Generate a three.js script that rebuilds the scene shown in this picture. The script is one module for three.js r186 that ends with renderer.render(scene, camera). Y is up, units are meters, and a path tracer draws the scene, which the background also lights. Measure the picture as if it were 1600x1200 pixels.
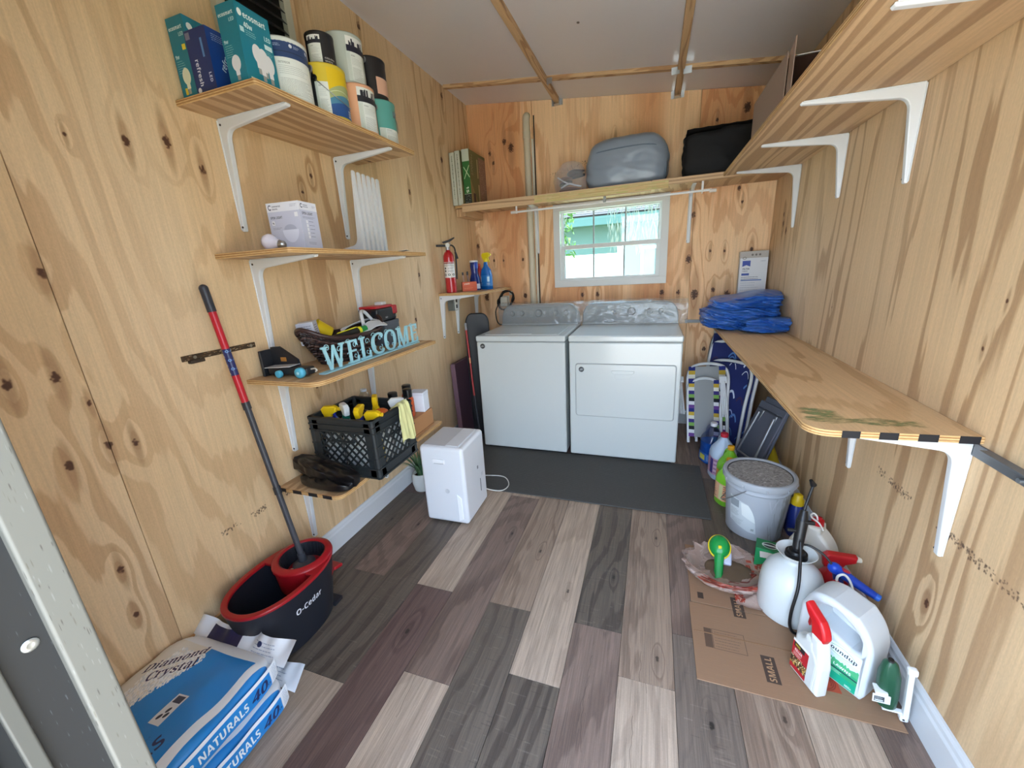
import * as THREE from 'three';
import { RoundedBoxGeometry } from 'three/addons/geometries/RoundedBoxGeometry.js';
import { TextGeometry } from 'three/addons/geometries/TextGeometry.js';
import { FontLoader } from 'three/addons/loaders/FontLoader.js';
import { ImprovedNoise } from 'three/addons/math/ImprovedNoise.js';
import * as BGU from 'three/addons/utils/BufferGeometryUtils.js';

// ---------------------------------------------------------------- camera, sky, sun, exposure
const scene = new THREE.Scene();
const camera = new THREE.PerspectiveCamera(88.64, 1600 / 1200, 0.02, 200);
camera.position.set(0, 1.4, 0);
camera.rotation.set(THREE.MathUtils.degToRad(-16.1446), THREE.MathUtils.degToRad(19.9605), THREE.MathUtils.degToRad(-3.4119), 'YXZ');
scene.add(camera);
const renderer = new THREE.WebGLRenderer();
renderer.toneMapping = THREE.LinearToneMapping;
renderer.toneMappingExposure = 10.2;
renderer.shadowMap.enabled = true;
{ // bright hazy sky: paler towards the horizon, blue-white overhead
  const w = 64, h = 64, d = new Float32Array(w * h * 4);
  for (let j = 0; j < h; j++) for (let i = 0; i < w; i++) {
    const el = Math.max(0, Math.sin(((j + 0.5) / h - 0.5) * Math.PI)), k = Math.pow(el, 0.6), o = (j * w + i) * 4;
    d[o] = 0.78 - 0.30 * k; d[o + 1] = 0.90 - 0.20 * k; d[o + 2] = 1.04; d[o + 3] = 1;
  }
  const t = new THREE.DataTexture(d, w, h, THREE.RGBAFormat, THREE.FloatType);
  t.mapping = THREE.EquirectangularReflectionMapping; t.magFilter = THREE.LinearFilter; t.needsUpdate = true;
  scene.background = t;
}
const sun = new THREE.DirectionalLight(0xfff1dc, 3.0);   // weak hazy sun, square to the side of the shed
sun.position.set(7, 9, 0); sun.target.position.set(0, 0, 0); sun.shadow.radius = 6;
sun.castShadow = true; sun.shadow.mapSize.set(2048, 2048);
Object.assign(sun.shadow.camera, { left: -9, right: 9, top: 9, bottom: -9, near: 0.5, far: 40 });
scene.add(sun, sun.target);

// ---------------------------------------------------------------- helpers
const V = (x, y, z) => new THREE.Vector3(x, y, z), PI = Math.PI;
const perlin = new ImprovedNoise();
let seed = 7;
const rnd = () => { seed = (seed + 0x6d2b79f5) | 0; let t = Math.imul(seed ^ (seed >>> 15), 1 | seed); t = (t + Math.imul(t ^ (t >>> 7), 61 | t)) ^ t; return ((t ^ (t >>> 14)) >>> 0) / 4294967296; };
const rr = (a, b) => a + (b - a) * rnd();
const table = new Float32Array(65536); for (let i = 0; i < 65536; i++) table[i] = rnd();
function vn(x, y) { // value noise
  const xi = Math.floor(x), yi = Math.floor(y); let fx = x - xi, fy = y - yi;
  fx = fx * fx * (3 - 2 * fx); fy = fy * fy * (3 - 2 * fy);
  const r0 = (yi & 255) << 8, r1 = ((yi + 1) & 255) << 8, c0 = xi & 255, c1 = (xi + 1) & 255;
  const a = table[r0 | c0], b = table[r0 | c1], c = table[r1 | c0], d = table[r1 | c1];
  return a + (b - a) * fx + (c - a + (a - b - c + d) * fx) * fy;
}
const ss = (a, b, x) => { const t = Math.min(1, Math.max(0, (x - a) / (b - a))); return t * t * (3 - 2 * t); };
const hex = (h) => [(h >> 16) & 255, (h >> 8) & 255, h & 255];
const mix3 = (a, b, t) => [a[0] + (b[0] - a[0]) * t, a[1] + (b[1] - a[1]) * t, a[2] + (b[2] - a[2]) * t];

const names = {};
function numbered(n) { const k = names[n] = (names[n] ?? -1) + 1; return k ? n + '_' + String(k).padStart(3, '0') : n; }
function thing(name, label, category, pos = [0, 0, 0], ry = 0, group) {
  const o = new THREE.Group(); o.name = numbered(name); o.position.set(...pos); o.rotation.y = ry;
  o.userData.label = label; o.userData.category = category; if (group) o.userData.group = group;
  scene.add(o); return o;
}
function shade(m) { m.castShadow = m.receiveShadow = true; return m; }
function part(name, geo, mat, parent, pos, rot) {
  const m = shade(new THREE.Mesh(geo, mat)); m.name = numbered(name);
  if (pos) m.position.set(...pos); if (rot) m.rotation.set(...rot);
  parent.add(m); return m;
}
function struct(name, geo, mat, pos, rot) { const m = part(name, geo, mat, scene, pos, rot); m.userData.kind = 'structure'; return m; }
function structGroup(name, pos = [0, 0, 0]) { const g = new THREE.Group(); g.name = numbered(name); g.userData.kind = 'structure'; g.position.set(...pos); scene.add(g); return g; }
function copyOf(src, label, pos, ry) { const c = src.clone(); c.name = numbered(src.name.replace(/_\d{3}$/, '')); c.userData = { ...src.userData, label }; if (pos) c.position.set(...pos); if (ry !== undefined) c.rotation.y = ry; scene.add(c); return c; }

const std = (color, roughness = 0.6, o = {}) => new THREE.MeshStandardMaterial({ color, roughness, ...o });
const phys = (color, roughness = 0.5, o = {}) => new THREE.MeshPhysicalMaterial({ color, roughness, ...o });
const clear = (color, roughness = 0.1, o = {}) => phys(color, roughness, { transmission: 1, thickness: 0, ...o });
const merge = (...g) => BGU.mergeGeometries(g.flat().map((x) => { const y = x.index ? x.toNonIndexed() : x.clone(); for (const k of Object.keys(y.attributes)) if (!['position', 'normal', 'uv'].includes(k)) y.deleteAttribute(k); return y; }));
const at = (g, x = 0, y = 0, z = 0, rx = 0, ry = 0, rz = 0) => { if (rx || ry || rz) g.applyMatrix4(new THREE.Matrix4().makeRotationFromEuler(new THREE.Euler(rx, ry, rz))); return g.translate(x, y, z); };
const box = (w, h, d) => new THREE.BoxGeometry(w, h, d);
const rbox = (w, h, d, r = 0.004, s = 3) => new RoundedBoxGeometry(w, h, d, s, Math.min(r, w / 2.01, h / 2.01, d / 2.01));
const cyl = (r1, r2, h, n = 32, open = false) => new THREE.CylinderGeometry(r1, r2, h, n, 1, open);
const lathe = (pts, n = 40) => new THREE.LatheGeometry(pts.map((p) => new THREE.Vector2(p[0], p[1])), n);
const tube = (pts, r, seg = 40, n = 10, closed = false) => new THREE.TubeGeometry(new THREE.CatmullRomCurve3(pts.map((p) => V(...p)), closed, 'catmullrom', 0.5), seg, r, n, closed);
function rod(a, b, r1, r2 = r1, n = 16) { // tapered bar from a to b
  const A = V(...a), B = V(...b), g = new THREE.CylinderGeometry(r2, r1, A.distanceTo(B), n);
  g.applyQuaternion(new THREE.Quaternion().setFromUnitVectors(V(0, 1, 0), B.clone().sub(A).normalize())); const c = A.add(B).multiplyScalar(0.5); return g.translate(c.x, c.y, c.z);
}
function bar(a, b, w, t) { // flat bar from a to b in the xy plane
  const dx = b[0] - a[0], dy = b[1] - a[1], g = box(Math.hypot(dx, dy), w, t); return at(g, (a[0] + b[0]) / 2, (a[1] + b[1]) / 2, a[2] ?? 0, 0, 0, Math.atan2(dy, dx));
}
function shape(pts) { const s = new THREE.Shape(); s.moveTo(...pts[0]); for (const p of pts.slice(1)) p.length === 2 ? s.lineTo(...p) : p.length === 4 ? s.quadraticCurveTo(...p) : s.bezierCurveTo(...p); s.closePath(); return s; }
const extr = (s, depth, bevel = 0.001, curve = 10, bs = 2) => { const g = new THREE.ExtrudeGeometry(s, { depth: Math.max(1e-4, depth - 2 * bevel), bevelEnabled: bevel > 0, bevelThickness: bevel, bevelSize: bevel, bevelOffset: -bevel, bevelSegments: bs, curveSegments: curve }); return g.translate(0, 0, bevel > 0 ? bevel : 0); };
function loft(secs, seg = 40, caps = true) { // superellipse sections {y, rx, rz, p, cx, cz}
  const pos = [], uv = [], idx = [], y0 = secs[0].y, y1 = secs[secs.length - 1].y;
  for (const s of secs) for (let j = 0; j <= seg; j++) {
    const a = (j / seg) * 2 * PI, e = 2 / (s.p ?? 2), c = Math.sin(a), d = Math.cos(a);
    pos.push((s.cx ?? 0) + s.rx * Math.sign(c) * Math.abs(c) ** e, s.y, (s.cz ?? 0) + (s.rz ?? s.rx) * Math.sign(d) * Math.abs(d) ** e); uv.push(j / seg, s.v ?? (s.y - y0) / (y1 - y0));
  }
  for (let i = 0; i < secs.length - 1; i++) for (let j = 0; j < seg; j++) { const a = i * (seg + 1) + j, b = a + 1, c = a + seg + 1, d = c + 1; idx.push(a, b, d, a, d, c); }
  const cap = (row, flip) => { const s = secs[row], k = pos.length / 3; pos.push(s.cx ?? 0, s.y, s.cz ?? 0); uv.push(0.5, 0.5); for (let j = 0; j < seg; j++) { const a = row * (seg + 1) + j; flip ? idx.push(k, a + 1, a) : idx.push(k, a, a + 1); } };
  if (caps) { cap(0, true); cap(secs.length - 1, false); }
  const g = new THREE.BufferGeometry(); g.setAttribute('position', new THREE.Float32BufferAttribute(pos, 3)); g.setAttribute('uv', new THREE.Float32BufferAttribute(uv, 2)); g.setIndex(idx);
  return BGU.toCreasedNormals(g, 0.7);
}
function blob(a, b, c, n, fn, ws = 72, hs = 48) { // superquadric lump, reshaped by fn(v, unit)
  const g = new THREE.SphereGeometry(1, ws, hs); g.deleteAttribute('uv'); g.deleteAttribute('normal');
  const m = BGU.mergeVertices(g, 1e-5), p = m.attributes.position, v = V(), u = V();
  for (let i = 0; i < p.count; i++) {
    u.fromBufferAttribute(p, i); const r = (Math.abs(u.x) ** n + Math.abs(u.y) ** n + Math.abs(u.z) ** n) ** (-1 / n);
    v.set(u.x * r * a, u.y * r * b, u.z * r * c); if (fn) fn(v, u); p.setXYZ(i, v.x, v.y, v.z);
  }
  const uv = new Float32Array(p.count * 2); for (let i = 0; i < p.count; i++) { uv[2 * i] = p.getX(i) / (2 * a) + 0.5; uv[2 * i + 1] = p.getY(i) / (2 * b) + 0.5; }
  m.setAttribute('uv', new THREE.BufferAttribute(uv, 2)); m.computeVertexNormals(); return m;
}
function displace(g, fn) { const p = g.attributes.position, v = V(); for (let i = 0; i < p.count; i++) { v.fromBufferAttribute(p, i); fn(v, i); p.setXYZ(i, v.x, v.y, v.z); } g.computeVertexNormals(); return g; }
const ridge = (x, y, z) => 1 - 2 * Math.abs(perlin.noise(x, y, z));

// canvas print
function print(w, h, fn) {
  const c = document.createElement('canvas'); c.width = w; c.height = h; const x = c.getContext('2d'); fn(x, w, h);
  const t = new THREE.CanvasTexture(c); t.colorSpace = THREE.SRGBColorSpace; t.magFilter = THREE.LinearFilter; t.anisotropy = 8; return t;
}
function txt(x, s, px, py, size, color, o = {}) {
  x.save(); x.translate(px, py); if (o.rot) x.rotate(o.rot); if (o.sx) x.scale(o.sx, 1); if (o.skew) x.transform(1, 0, o.skew, 1, 0, 0);
  x.font = (o.italic ? 'italic ' : '') + (o.bold === false ? '' : 'bold ') + size + 'px ' + (o.font ?? 'sans-serif'); x.fillStyle = color; x.textAlign = o.align ?? 'left'; x.textBaseline = 'middle'; x.fillText(s, 0, 0); x.restore();
}
const fill = (x, c, a, b, w, h) => { x.fillStyle = c; x.fillRect(a, b, w, h); };
function fine(x, color, a, b, w, rows, gap, th = 2) { x.fillStyle = color; for (let i = 0; i < rows; i++) { let p = a; const e = a + w * (0.7 + 0.3 * rnd()); while (p < e) { const l = 4 + rnd() * 14; x.fillRect(p, b + i * gap, Math.min(l, e - p), th); p += l + 3; } } }
const printed = (tex, rough = 0.55, o = {}) => new THREE.MeshStandardMaterial({ map: tex, roughness: rough, ...o });

// ---------------------------------------------------------------- wood
function plywood(W, H, wm, hm, o) { // grain runs up the texture; wm x hm metres
  const c = document.createElement('canvas'); c.width = W; c.height = H; const x = c.getContext('2d'), im = x.createImageData(W, H), D = im.data;
  const { light, dark, knotC = [70, 38, 20], freq = 7, seams = [], knots = [], s0 = 3, amp = 1, stretch = 1, fib = 0.55, slope = 0.5, pale = [222, 196, 156], paleA = 0.25, red = 0 } = o;
  for (let j = 0; j < H; j++) {
    const v = (1 - (j + 0.5) / H) * hm;
    for (let i = 0; i < W; i++) {
      const u = ((i + 0.5) / W) * wm; let p = 0; for (const q of seams) if (u > q) p++;
      const so = s0 + p * 17.3, y = v * stretch;
      const wob = (vn(u * 9 + so, y * 2.1) - 0.5) * 0.05 + (vn(u * 31 + so, y * 6.3) - 0.5) * 0.012;
      let h = vn(u * 1.25 + so, y * 0.34 + so) * 2.1 + vn((u + wob) * 3.4 + so, y * 0.8) * 0.8 + (u + wob) * slope + vn((u + wob) * 11, y * 2.4 + so) * 0.2 + (vn(u * 64, y * 4.5 + so) - 0.5) * 0.05, kd = 0, streak = 0;
      for (const k of knots) {
        const dx = (u - k[0]) / k[2], dy = (v - k[1]) / k[2], e = dx * dx + dy * dy * 0.12; if (e > 26) continue;
        h += (k[3] ?? 1) * 0.34 * Math.exp(-e * 0.16);
        const core = dx * dx + dy * dy * 0.42 + (vn(u * 160, v * 160) - 0.5) * 0.8; kd = Math.max(kd, 1 - ss(0.12, 0.75, core));
        streak = Math.max(streak, (1 - ss(0.5, 6, dx * dx * 3.2 + dy * dy * 0.09)) * 0.45);
      }
      const r = h * freq + (vn(u * 52 + so, y * 8) - 0.5) * 0.13 + (vn(u * 150, y * 22 + so) - 0.5) * 0.06, t = r - Math.floor(r);
      const loc = 0.35 + 0.65 * ss(0.3, 0.75, vn(u * 1.7 + so + 9, y * 0.6));
      const th = 0.3 + 0.5 * vn(u * 4.2 + so, y * 0.9 + 7), late = ss(th, th + 0.06 + 0.3 * vn(u * 2 + so, y) ** 2, t) * (1 - ss(0.93, 1, t)) * amp * loc;
      let col = mix3(light, dark, Math.min(1, late));
      col = mix3(col, pale, paleA * ss(0.5, 0.85, vn(u * 2.3 + so + 30, y * 0.75 + 4)));
      if (red) col = mix3(col, [205, 132, 80], red * ss(0.5, 0.8, vn(u * 3.1 + so + 50, y * 0.9 + 14)));
      const f = 1 + (vn(u * 480, y * 11) - 0.5) * 0.10 * fib + (vn(u * 130 + 5, y * 3) - 0.5) * 0.08 * fib + (vn(u * 700, y * 300) - 0.5) * 0.05;
      col = mix3(col, mix3(dark, knotC, 0.3), streak); col = mix3(col, knotC, kd * 0.92);
      const q = (j * W + i) * 4; D[q] = col[0] * f; D[q + 1] = col[1] * f; D[q + 2] = col[2] * f; D[q + 3] = 255;
    }
  }
  x.putImageData(im, 0, 0); o.after?.(x, W / wm, H / hm, H);
  const t = new THREE.CanvasTexture(c); t.colorSpace = THREE.SRGBColorSpace; t.magFilter = THREE.LinearFilter; t.wrapS = t.wrapT = THREE.MirroredRepeatWrapping; return t;
}
function stamp(x, px, py, w, h, n, col = 'rgba(60,40,30,0.6)') { x.fillStyle = col; for (let i = 0; i < n * 0.6; i++) { const a = px + rnd() * w, b = py + rnd() * h; x.fillRect(a, b, 1 + rnd() * 2, 1 + rnd() * 4); } }
// uv in metres from position: grain along the given axis
function woodUV(g, grain = 'x', off = [0, 0], sc = [1, 1]) {
  const p = g.attributes.position, n = g.attributes.normal, uv = new Float32Array(p.count * 2), I = { x: 0, y: 1, z: 2 }, gi = I[grain];
  for (let i = 0; i < p.count; i++) {
    const P = [p.getX(i), p.getY(i), p.getZ(i)], N = [Math.abs(n.getX(i)), Math.abs(n.getY(i)), Math.abs(n.getZ(i))]; let k = N.indexOf(Math.max(...N));
    let o = [0, 1, 2].filter((q) => q !== gi && q !== k); if (k === gi) o = [0, 1, 2].filter((q) => q !== gi);
    const along = k === gi ? P[o[1] ?? o[0]] : P[gi]; uv[2 * i] = (P[o[0]] + off[0]) * sc[0]; uv[2 * i + 1] = (along + off[1]) * sc[1];
  }
  g.setAttribute('uv', new THREE.BufferAttribute(uv, 2)); return g;
}

// ---------------------------------------------------------------- the shed
const XL = -1.57, XR = 0.815, ZB = -3.58, ZF = -0.16, ceilY = (x) => 2.775 - 0.115 * (x + 1.57);
const DL = ZF - ZB, SW = XR - XL;
const texLeft = plywood(1792, 1536, DL, 2.8, { light: [220, 189, 147], dark: [180, 140, 98], freq: 4.2, amp: 0.85, s0: 11, seams: [0.4825, 1.702, 2.92], stretch: 0.8, pale: [230, 206, 172], paleA: 0.5,
  knots: [[0.891, 1.883, 0.016], [0.77, 1.854, 0.013], [0.991, 1.815, 0.014], [0.474, 1.464, 0.013, 0.6], [0.424, 1.184, 0.014, 0.6], [0.334, 1.19, 0.013], [0.48, 0.952, 0.013], [0.544, 0.93, 0.012], [0.473, 1.091, 0.008, 0.5], [0.384, 0.93, 0.013, 0.5], [0.402, 0.553, 0.012], [0.396, 0.379, 0.01], [1.443, 1.808, 0.01], [1.513, 1.888, 0.01], [0.622, 1.835, 0.006], [2.257, 1.1, 0.014], [2.88, 2.242, 0.02], [2.368, 1.402, 0.015], [2.236, 0.434, 0.018], [2.98, 2.698, 0.02], [2.054, 2.726, 0.016], [2.371, 1.943, 0.016], [1.30, 0.9, 0.012]],
  after: (x, sx, sy, H) => { for (const [u, n] of [[0.70, 40], [0.83, 60], [1.0, 50]]) stamp(x, u * sx, H - 0.475 * sy, 0.08 * sx, 0.022 * sy, n); } });
const texBack = plywood(1536, 1664, SW, 2.8, { light: [241, 198, 150], dark: [208, 148, 100], freq: 4.8, amp: 0.8, s0: 47, seams: [0.58, 1.85], stretch: 0.9, red: 0.55, pale: [242, 210, 168], paleA: 0.45,
  knots: [[0.331, 2.452, 0.022], [0.388, 2.396, 0.03], [1.833, 1.402, 0.028], [1.894, 1.124, 0.034], [1.644, 1.149, 0.02], [1.77, 1.144, 0.018], [0.984, 1.156, 0.018], [1.118, 1.151, 0.018], [2.027, 1.155, 0.017], [2.131, 1.121, 0.026], [1.986, 1.454, 0.012], [2.085, 1.448, 0.01], [0.067, 1.164, 0.03], [0.455, 1.163, 0.022], [0.165, 1.494, 0.012], [0.26, 1.488, 0.01], [0.447, 1.488, 0.014], [2.15, 2.404, 0.03], [1.965, 2.355, 0.012], [1.849, 1.732, 0.02], [2.146, 1.884, 0.014], [2.268, 1.449, 0.016], [2.025, 0.34, 0.02], [1.252, 2.337, 0.012], [0.014, 1.629, 0.02], [2.176, 1.79, 0.01], [1.996, 0.675, 0.018], [0.19, 2.379, 0.016], [0.22, 2.3, 0.014]],
  after: (x, sx, sy, H) => { for (let k = 0; k < 9; k++) stamp(x, (0.72 + k * 0.09) * sx, H - (2.16 + k * 0.02) * sy, 0.07 * sx, 0.03 * sy, 34); } });
const texRight = plywood(1792, 1536, DL, 2.8, { light: [214, 183, 143], dark: [172, 137, 100], freq: 4.6, amp: 0.85, s0: 83, seams: [2.74], stretch: 0.55, pale: [222, 194, 158], paleA: 0.4,
  knots: [[1.13, 0.367, 0.013], [3.131, 1.597, 0.02, 0.3], [3.052, 1.547, 0.02, 0.3], [3.143, 1.654, 0.014, 0.3], [1.151, 1.259, 0.005, 0.3], [1.184, 1.134, 0.006, 0.3], [2.143, 1.141, 0.006, 0.3]],
  after: (x, sx, sy, H) => { for (const [u, w, n] of [[0.85, 0.2, 110], [1.02, 0.1, 70], [1.1, 0.07, 60], [1.3, 0.13, 110], [1.46, 0.05, 30]]) stamp(x, u * sx, H - 0.63 * sy, w * sx, 0.026 * sy, n); } });
const plyLeft = printed(texLeft, 0.62), plyBack = printed(texBack, 0.6), plyRight = printed(texRight, 0.62);
const rawWood = std(0xb98f5f, 0.8), darkGap = std(0x2a211a, 0.95);

// walls: framed slabs behind, sheets of plywood in front
function slopedPanel(x0, x1, y0, hole) { const s = shape([[x0, y0], [x1, y0], [x1, ceilY(x1)], [x0, ceilY(x0)]]); if (hole) { const h = new THREE.Path(); h.moveTo(hole[0], hole[2]); h.lineTo(hole[1], hole[2]); h.lineTo(hole[1], hole[3]); h.lineTo(hole[0], hole[3]); h.closePath(); s.holes.push(h); } return s; }
const WIN = [-0.80, 0.075, 1.25, 1.885];
const wallUV = (g, f) => { const p = g.attributes.position, uv = g.attributes.uv; for (let i = 0; i < p.count; i++) uv.setXY(i, ...f(p.getX(i), p.getY(i), p.getZ(i))); return g; };
{
  const wb = structGroup('wall_back');
  part('wall_core', at(extr(slopedPanel(XL - 0.11, XR + 0.11, -0.12, WIN), 0.09, 0), 0, 0, ZB - 0.104), rawWood, wb);
  for (const [a, b, hole] of [[XL, -0.992, null], [-0.988, 0.278, WIN], [0.282, XR, null]])
    part('plywood_sheet', wallUV(at(extr(slopedPanel(a, b, 0.0, hole), 0.0125, 0.0008), 0, 0, ZB - 0.0125), (x, y) => [(x - XL) / SW, y / 2.8]), plyBack, wb);
  const side = (name, xs, dir, mat, cuts) => {
    const g = structGroup(name), topY = ceilY(xs);
    part('wall_core', at(box(0.096, topY + 0.12, DL + 0.26), xs + dir * 0.062, (topY - 0.12) / 2, (ZF + ZB) / 2), rawWood, g);
    for (let i = 0; i < cuts.length - 1; i++) {
      const z0 = cuts[i] - 0.001, z1 = cuts[i + 1] + 0.001, b = rbox(0.013, topY, z0 - z1, 0.001, 1);
      part('plywood_sheet', wallUV(at(b, xs + dir * 0.0066, topY / 2, (z0 + z1) / 2), (x, y, z) => [(ZF - z) / DL, y / 2.8]), mat, g);
    }
    return g;
  };
  const wl = side('wall_left', XL, -1, plyLeft, [ZF, -0.6425, -1.862, -3.08, ZB]);
  part('bottom_strip', wallUV(at(rbox(0.012, 0.165, 0.8, 0.001, 1), XL + 0.006, 0.0825, -0.57), (x, y, z) => [(ZF - z) / DL * 0.6 + 0.1, y / 0.6 + 0.15]), printed(plywood(512, 256, 1, 0.4, { light: [196, 150, 98], dark: [140, 92, 54], freq: 9, s0: 5, knots: [[0.42, 0.2, 0.02]] }), 0.65), wl);
  side('wall_right', XR, 1, plyRight, [ZF, -2.90, ZB]);
  const wf = structGroup('wall_front');   // beside and above the open doorway
  const frontMat = std(0xc49a66, 0.7);
  const jl = -0.53, jr = 0.62, jt = 2.14;
  part('wall_section', at(box(jl - 0.01 - XL + 0.11, 2.9, 0.10), (XL - 0.11 + jl - 0.01) / 2, 1.33, ZF + 0.052), frontMat, wf);
  part('wall_section', at(box(XR + 0.11 - jr, 2.8, 0.10), (jr + XR + 0.11) / 2, 1.28, ZF + 0.052), frontMat, wf);
  part('lintel', at(box(jr - jl + 0.01, 0.66, 0.10), (jl + jr - 0.01) / 2, jt + 0.33, ZF + 0.052), frontMat, wf);
}
{ // door frame at the camera's left
  const g = structGroup('door_1');
  const alu = std(0x4d4b45, 0.5), rubber = std(0x0b0c0d, 0.8), outer = std(0x7c828c, 0.5);
  const chipTex = print(256, 1024, (x, w, h) => { fill(x, '#65625a', 0, 0, w, h); for (let i = 0; i < 420; i++) { x.fillStyle = ['rgba(120,118,112,.7)', 'rgba(40,36,30,.5)', 'rgba(74,68,54,.5)'][i % 3]; x.fillRect(rnd() * w, rnd() * h, 2 + rnd() * 9, 1 + rnd() * 3); } });
  const faceTex = print(256, 1024, (x, w, h) => { fill(x, '#1a1b1d', 0, 0, w, h); for (let i = 0; i < 260; i++) { x.fillStyle = `rgba(140,145,150,${0.1 + rnd() * 0.3})`; const s = 1 + rnd() * 5; x.fillRect(rnd() * w, rnd() * h, s, s * rr(0.2, 0.6)); } });
  const H = 2.14, y = H / 2;
  part('jamb_edge', at(rbox(0.03, H, 0.026, 0.003), -0.541, y, -0.142), printed(chipTex, 0.5), g);
  part('jamb_face', at(box(0.012, H, 0.034), -0.542, y, -0.112), printed(faceTex, 0.5), g);
  const sc = part('screw', at(lathe([[0, 0.0], [0.0058, 0], [0.0062, 0.0012], [0.0035, 0.0024], [0.0022, 0.0018], [0, 0.0018]], 20), 0, 0, 0, 0, 0, -PI / 2), std(0xb9b9b4, 0.35, { metalness: 0.8 }), g, [-0.536, 1.09, -0.1165]);
  part('jamb_strip', at(rbox(0.02, H, 0.012, 0.002), -0.536, y, -0.089), alu, g);
  part('weatherstrip', at(box(0.014, H, 0.012), -0.539, y, -0.077), rubber, g);
  part('outer_trim', at(rbox(0.05, H, 0.05, 0.004), -0.55, y, -0.045), outer, g);
}
{ // ceiling: sloping insulated panels, faced with smooth off-white sheet
  const g = structGroup('ceiling'), a = Math.atan(0.115), skin = phys(0xd9d3d0, 0.3, { clearcoat: 0.3, clearcoatRoughness: 0.25 });
  const mid = (XL + XR) / 2, W = (SW + 0.3) / Math.cos(a);
  part('roof_core', at(box(W, 0.08, DL + 0.5), mid, ceilY(mid) + 0.056, (ZF + ZB) / 2 + 0.02, 0, 0, -a), std(0x9a958f, 0.7), g);
  const xs = [XL - 0.02, -0.765, 0.12, XR + 0.02], zs = [ZF + 0.02, -1.62, -3.17, ZB - 0.01];
  for (let i = 0; i < 3; i++) for (let j = 0; j < 3; j++) {
    const w = (xs[i + 1] - xs[i]) / Math.cos(a) - 0.002, m = (xs[i] + xs[i + 1]) / 2;
    part('ceiling_panel', at(rbox(w, 0.012, zs[j] - zs[j + 1] - 0.002, 0.001, 1), m, ceilY(m) + 0.008, (zs[j] + zs[j + 1]) / 2, 0, 0, -a), skin, g);
  }
  part('nail_head', at(cyl(0.008, 0.008, 0.003, 12), -0.43, ceilY(-0.43) + 0.001, -2.55, 0, 0, -a), std(0x6d655f, 0.5), g);
  // battens
  const bt = printed(plywood(256, 512, 0.25, 1, { light: [204, 168, 124], dark: [172, 132, 92], freq: 10, s0: 61 }), 0.6);
  const hang = std(0xb9bcc0, 0.3, { metalness: 0.85 });
  const rafter = (x, wd) => { const r = structGroup('trim_1'); part('batten', woodUV(at(rbox(wd, 0.03, DL - 0.02, 0.002, 1), x, ceilY(x) - 0.012, (ZF + ZB) / 2), 'z', [0.1, 0], [4, 1]), bt, r); return r; };
  const r1 = rafter(-0.775, 0.042), r2 = rafter(0.118, 0.042);
  const cross = structGroup('trim_2'); part('batten', woodUV(at(rbox(W - 0.32, 0.024, 0.036, 0.002, 1), mid, ceilY(mid) - 0.009, -3.17, 0, 0, -a), 'x', [0.1, 0], [4, 1]), bt, cross);
  for (const [r, x] of [[r1, -0.775], [r2, 0.118]]) { // folded steel hangers at the back wall
    const y = ceilY(x) - 0.02, parts = [at(box(0.002, 0.05, 0.04), x - 0.0225, y, ZB + 0.022), at(box(0.002, 0.05, 0.04), x + 0.0225, y, ZB + 0.022), at(box(0.046, 0.002, 0.04), x, y - 0.025, ZB + 0.022), at(box(0.022, 0.05, 0.002), x - 0.034, y, ZB + 0.002), at(box(0.022, 0.05, 0.002), x + 0.034, y, ZB + 0.002)];
    part('hanger', merge(...parts), hang, r);
  }
  part('clip', merge(at(box(0.05, 0.04, 0.002), 0.085, ceilY(0.1) - 0.03, -3.15), at(box(0.05, 0.04, 0.002), 0.155, ceilY(0.16) - 0.03, -3.15), at(box(0.002, 0.04, 0.04), 0.142, ceilY(0.14) - 0.03, -3.17), at(box(0.002, 0.04, 0.04), 0.095, ceilY(0.1) - 0.03, -3.17)), hang, cross);
  part('clip', merge(at(box(0.04, 0.035, 0.002), -0.735, ceilY(-0.735) - 0.03, -3.15), at(box(0.002, 0.035, 0.04), -0.753, ceilY(-0.75) - 0.03, -3.17)), hang, cross);
}
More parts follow.
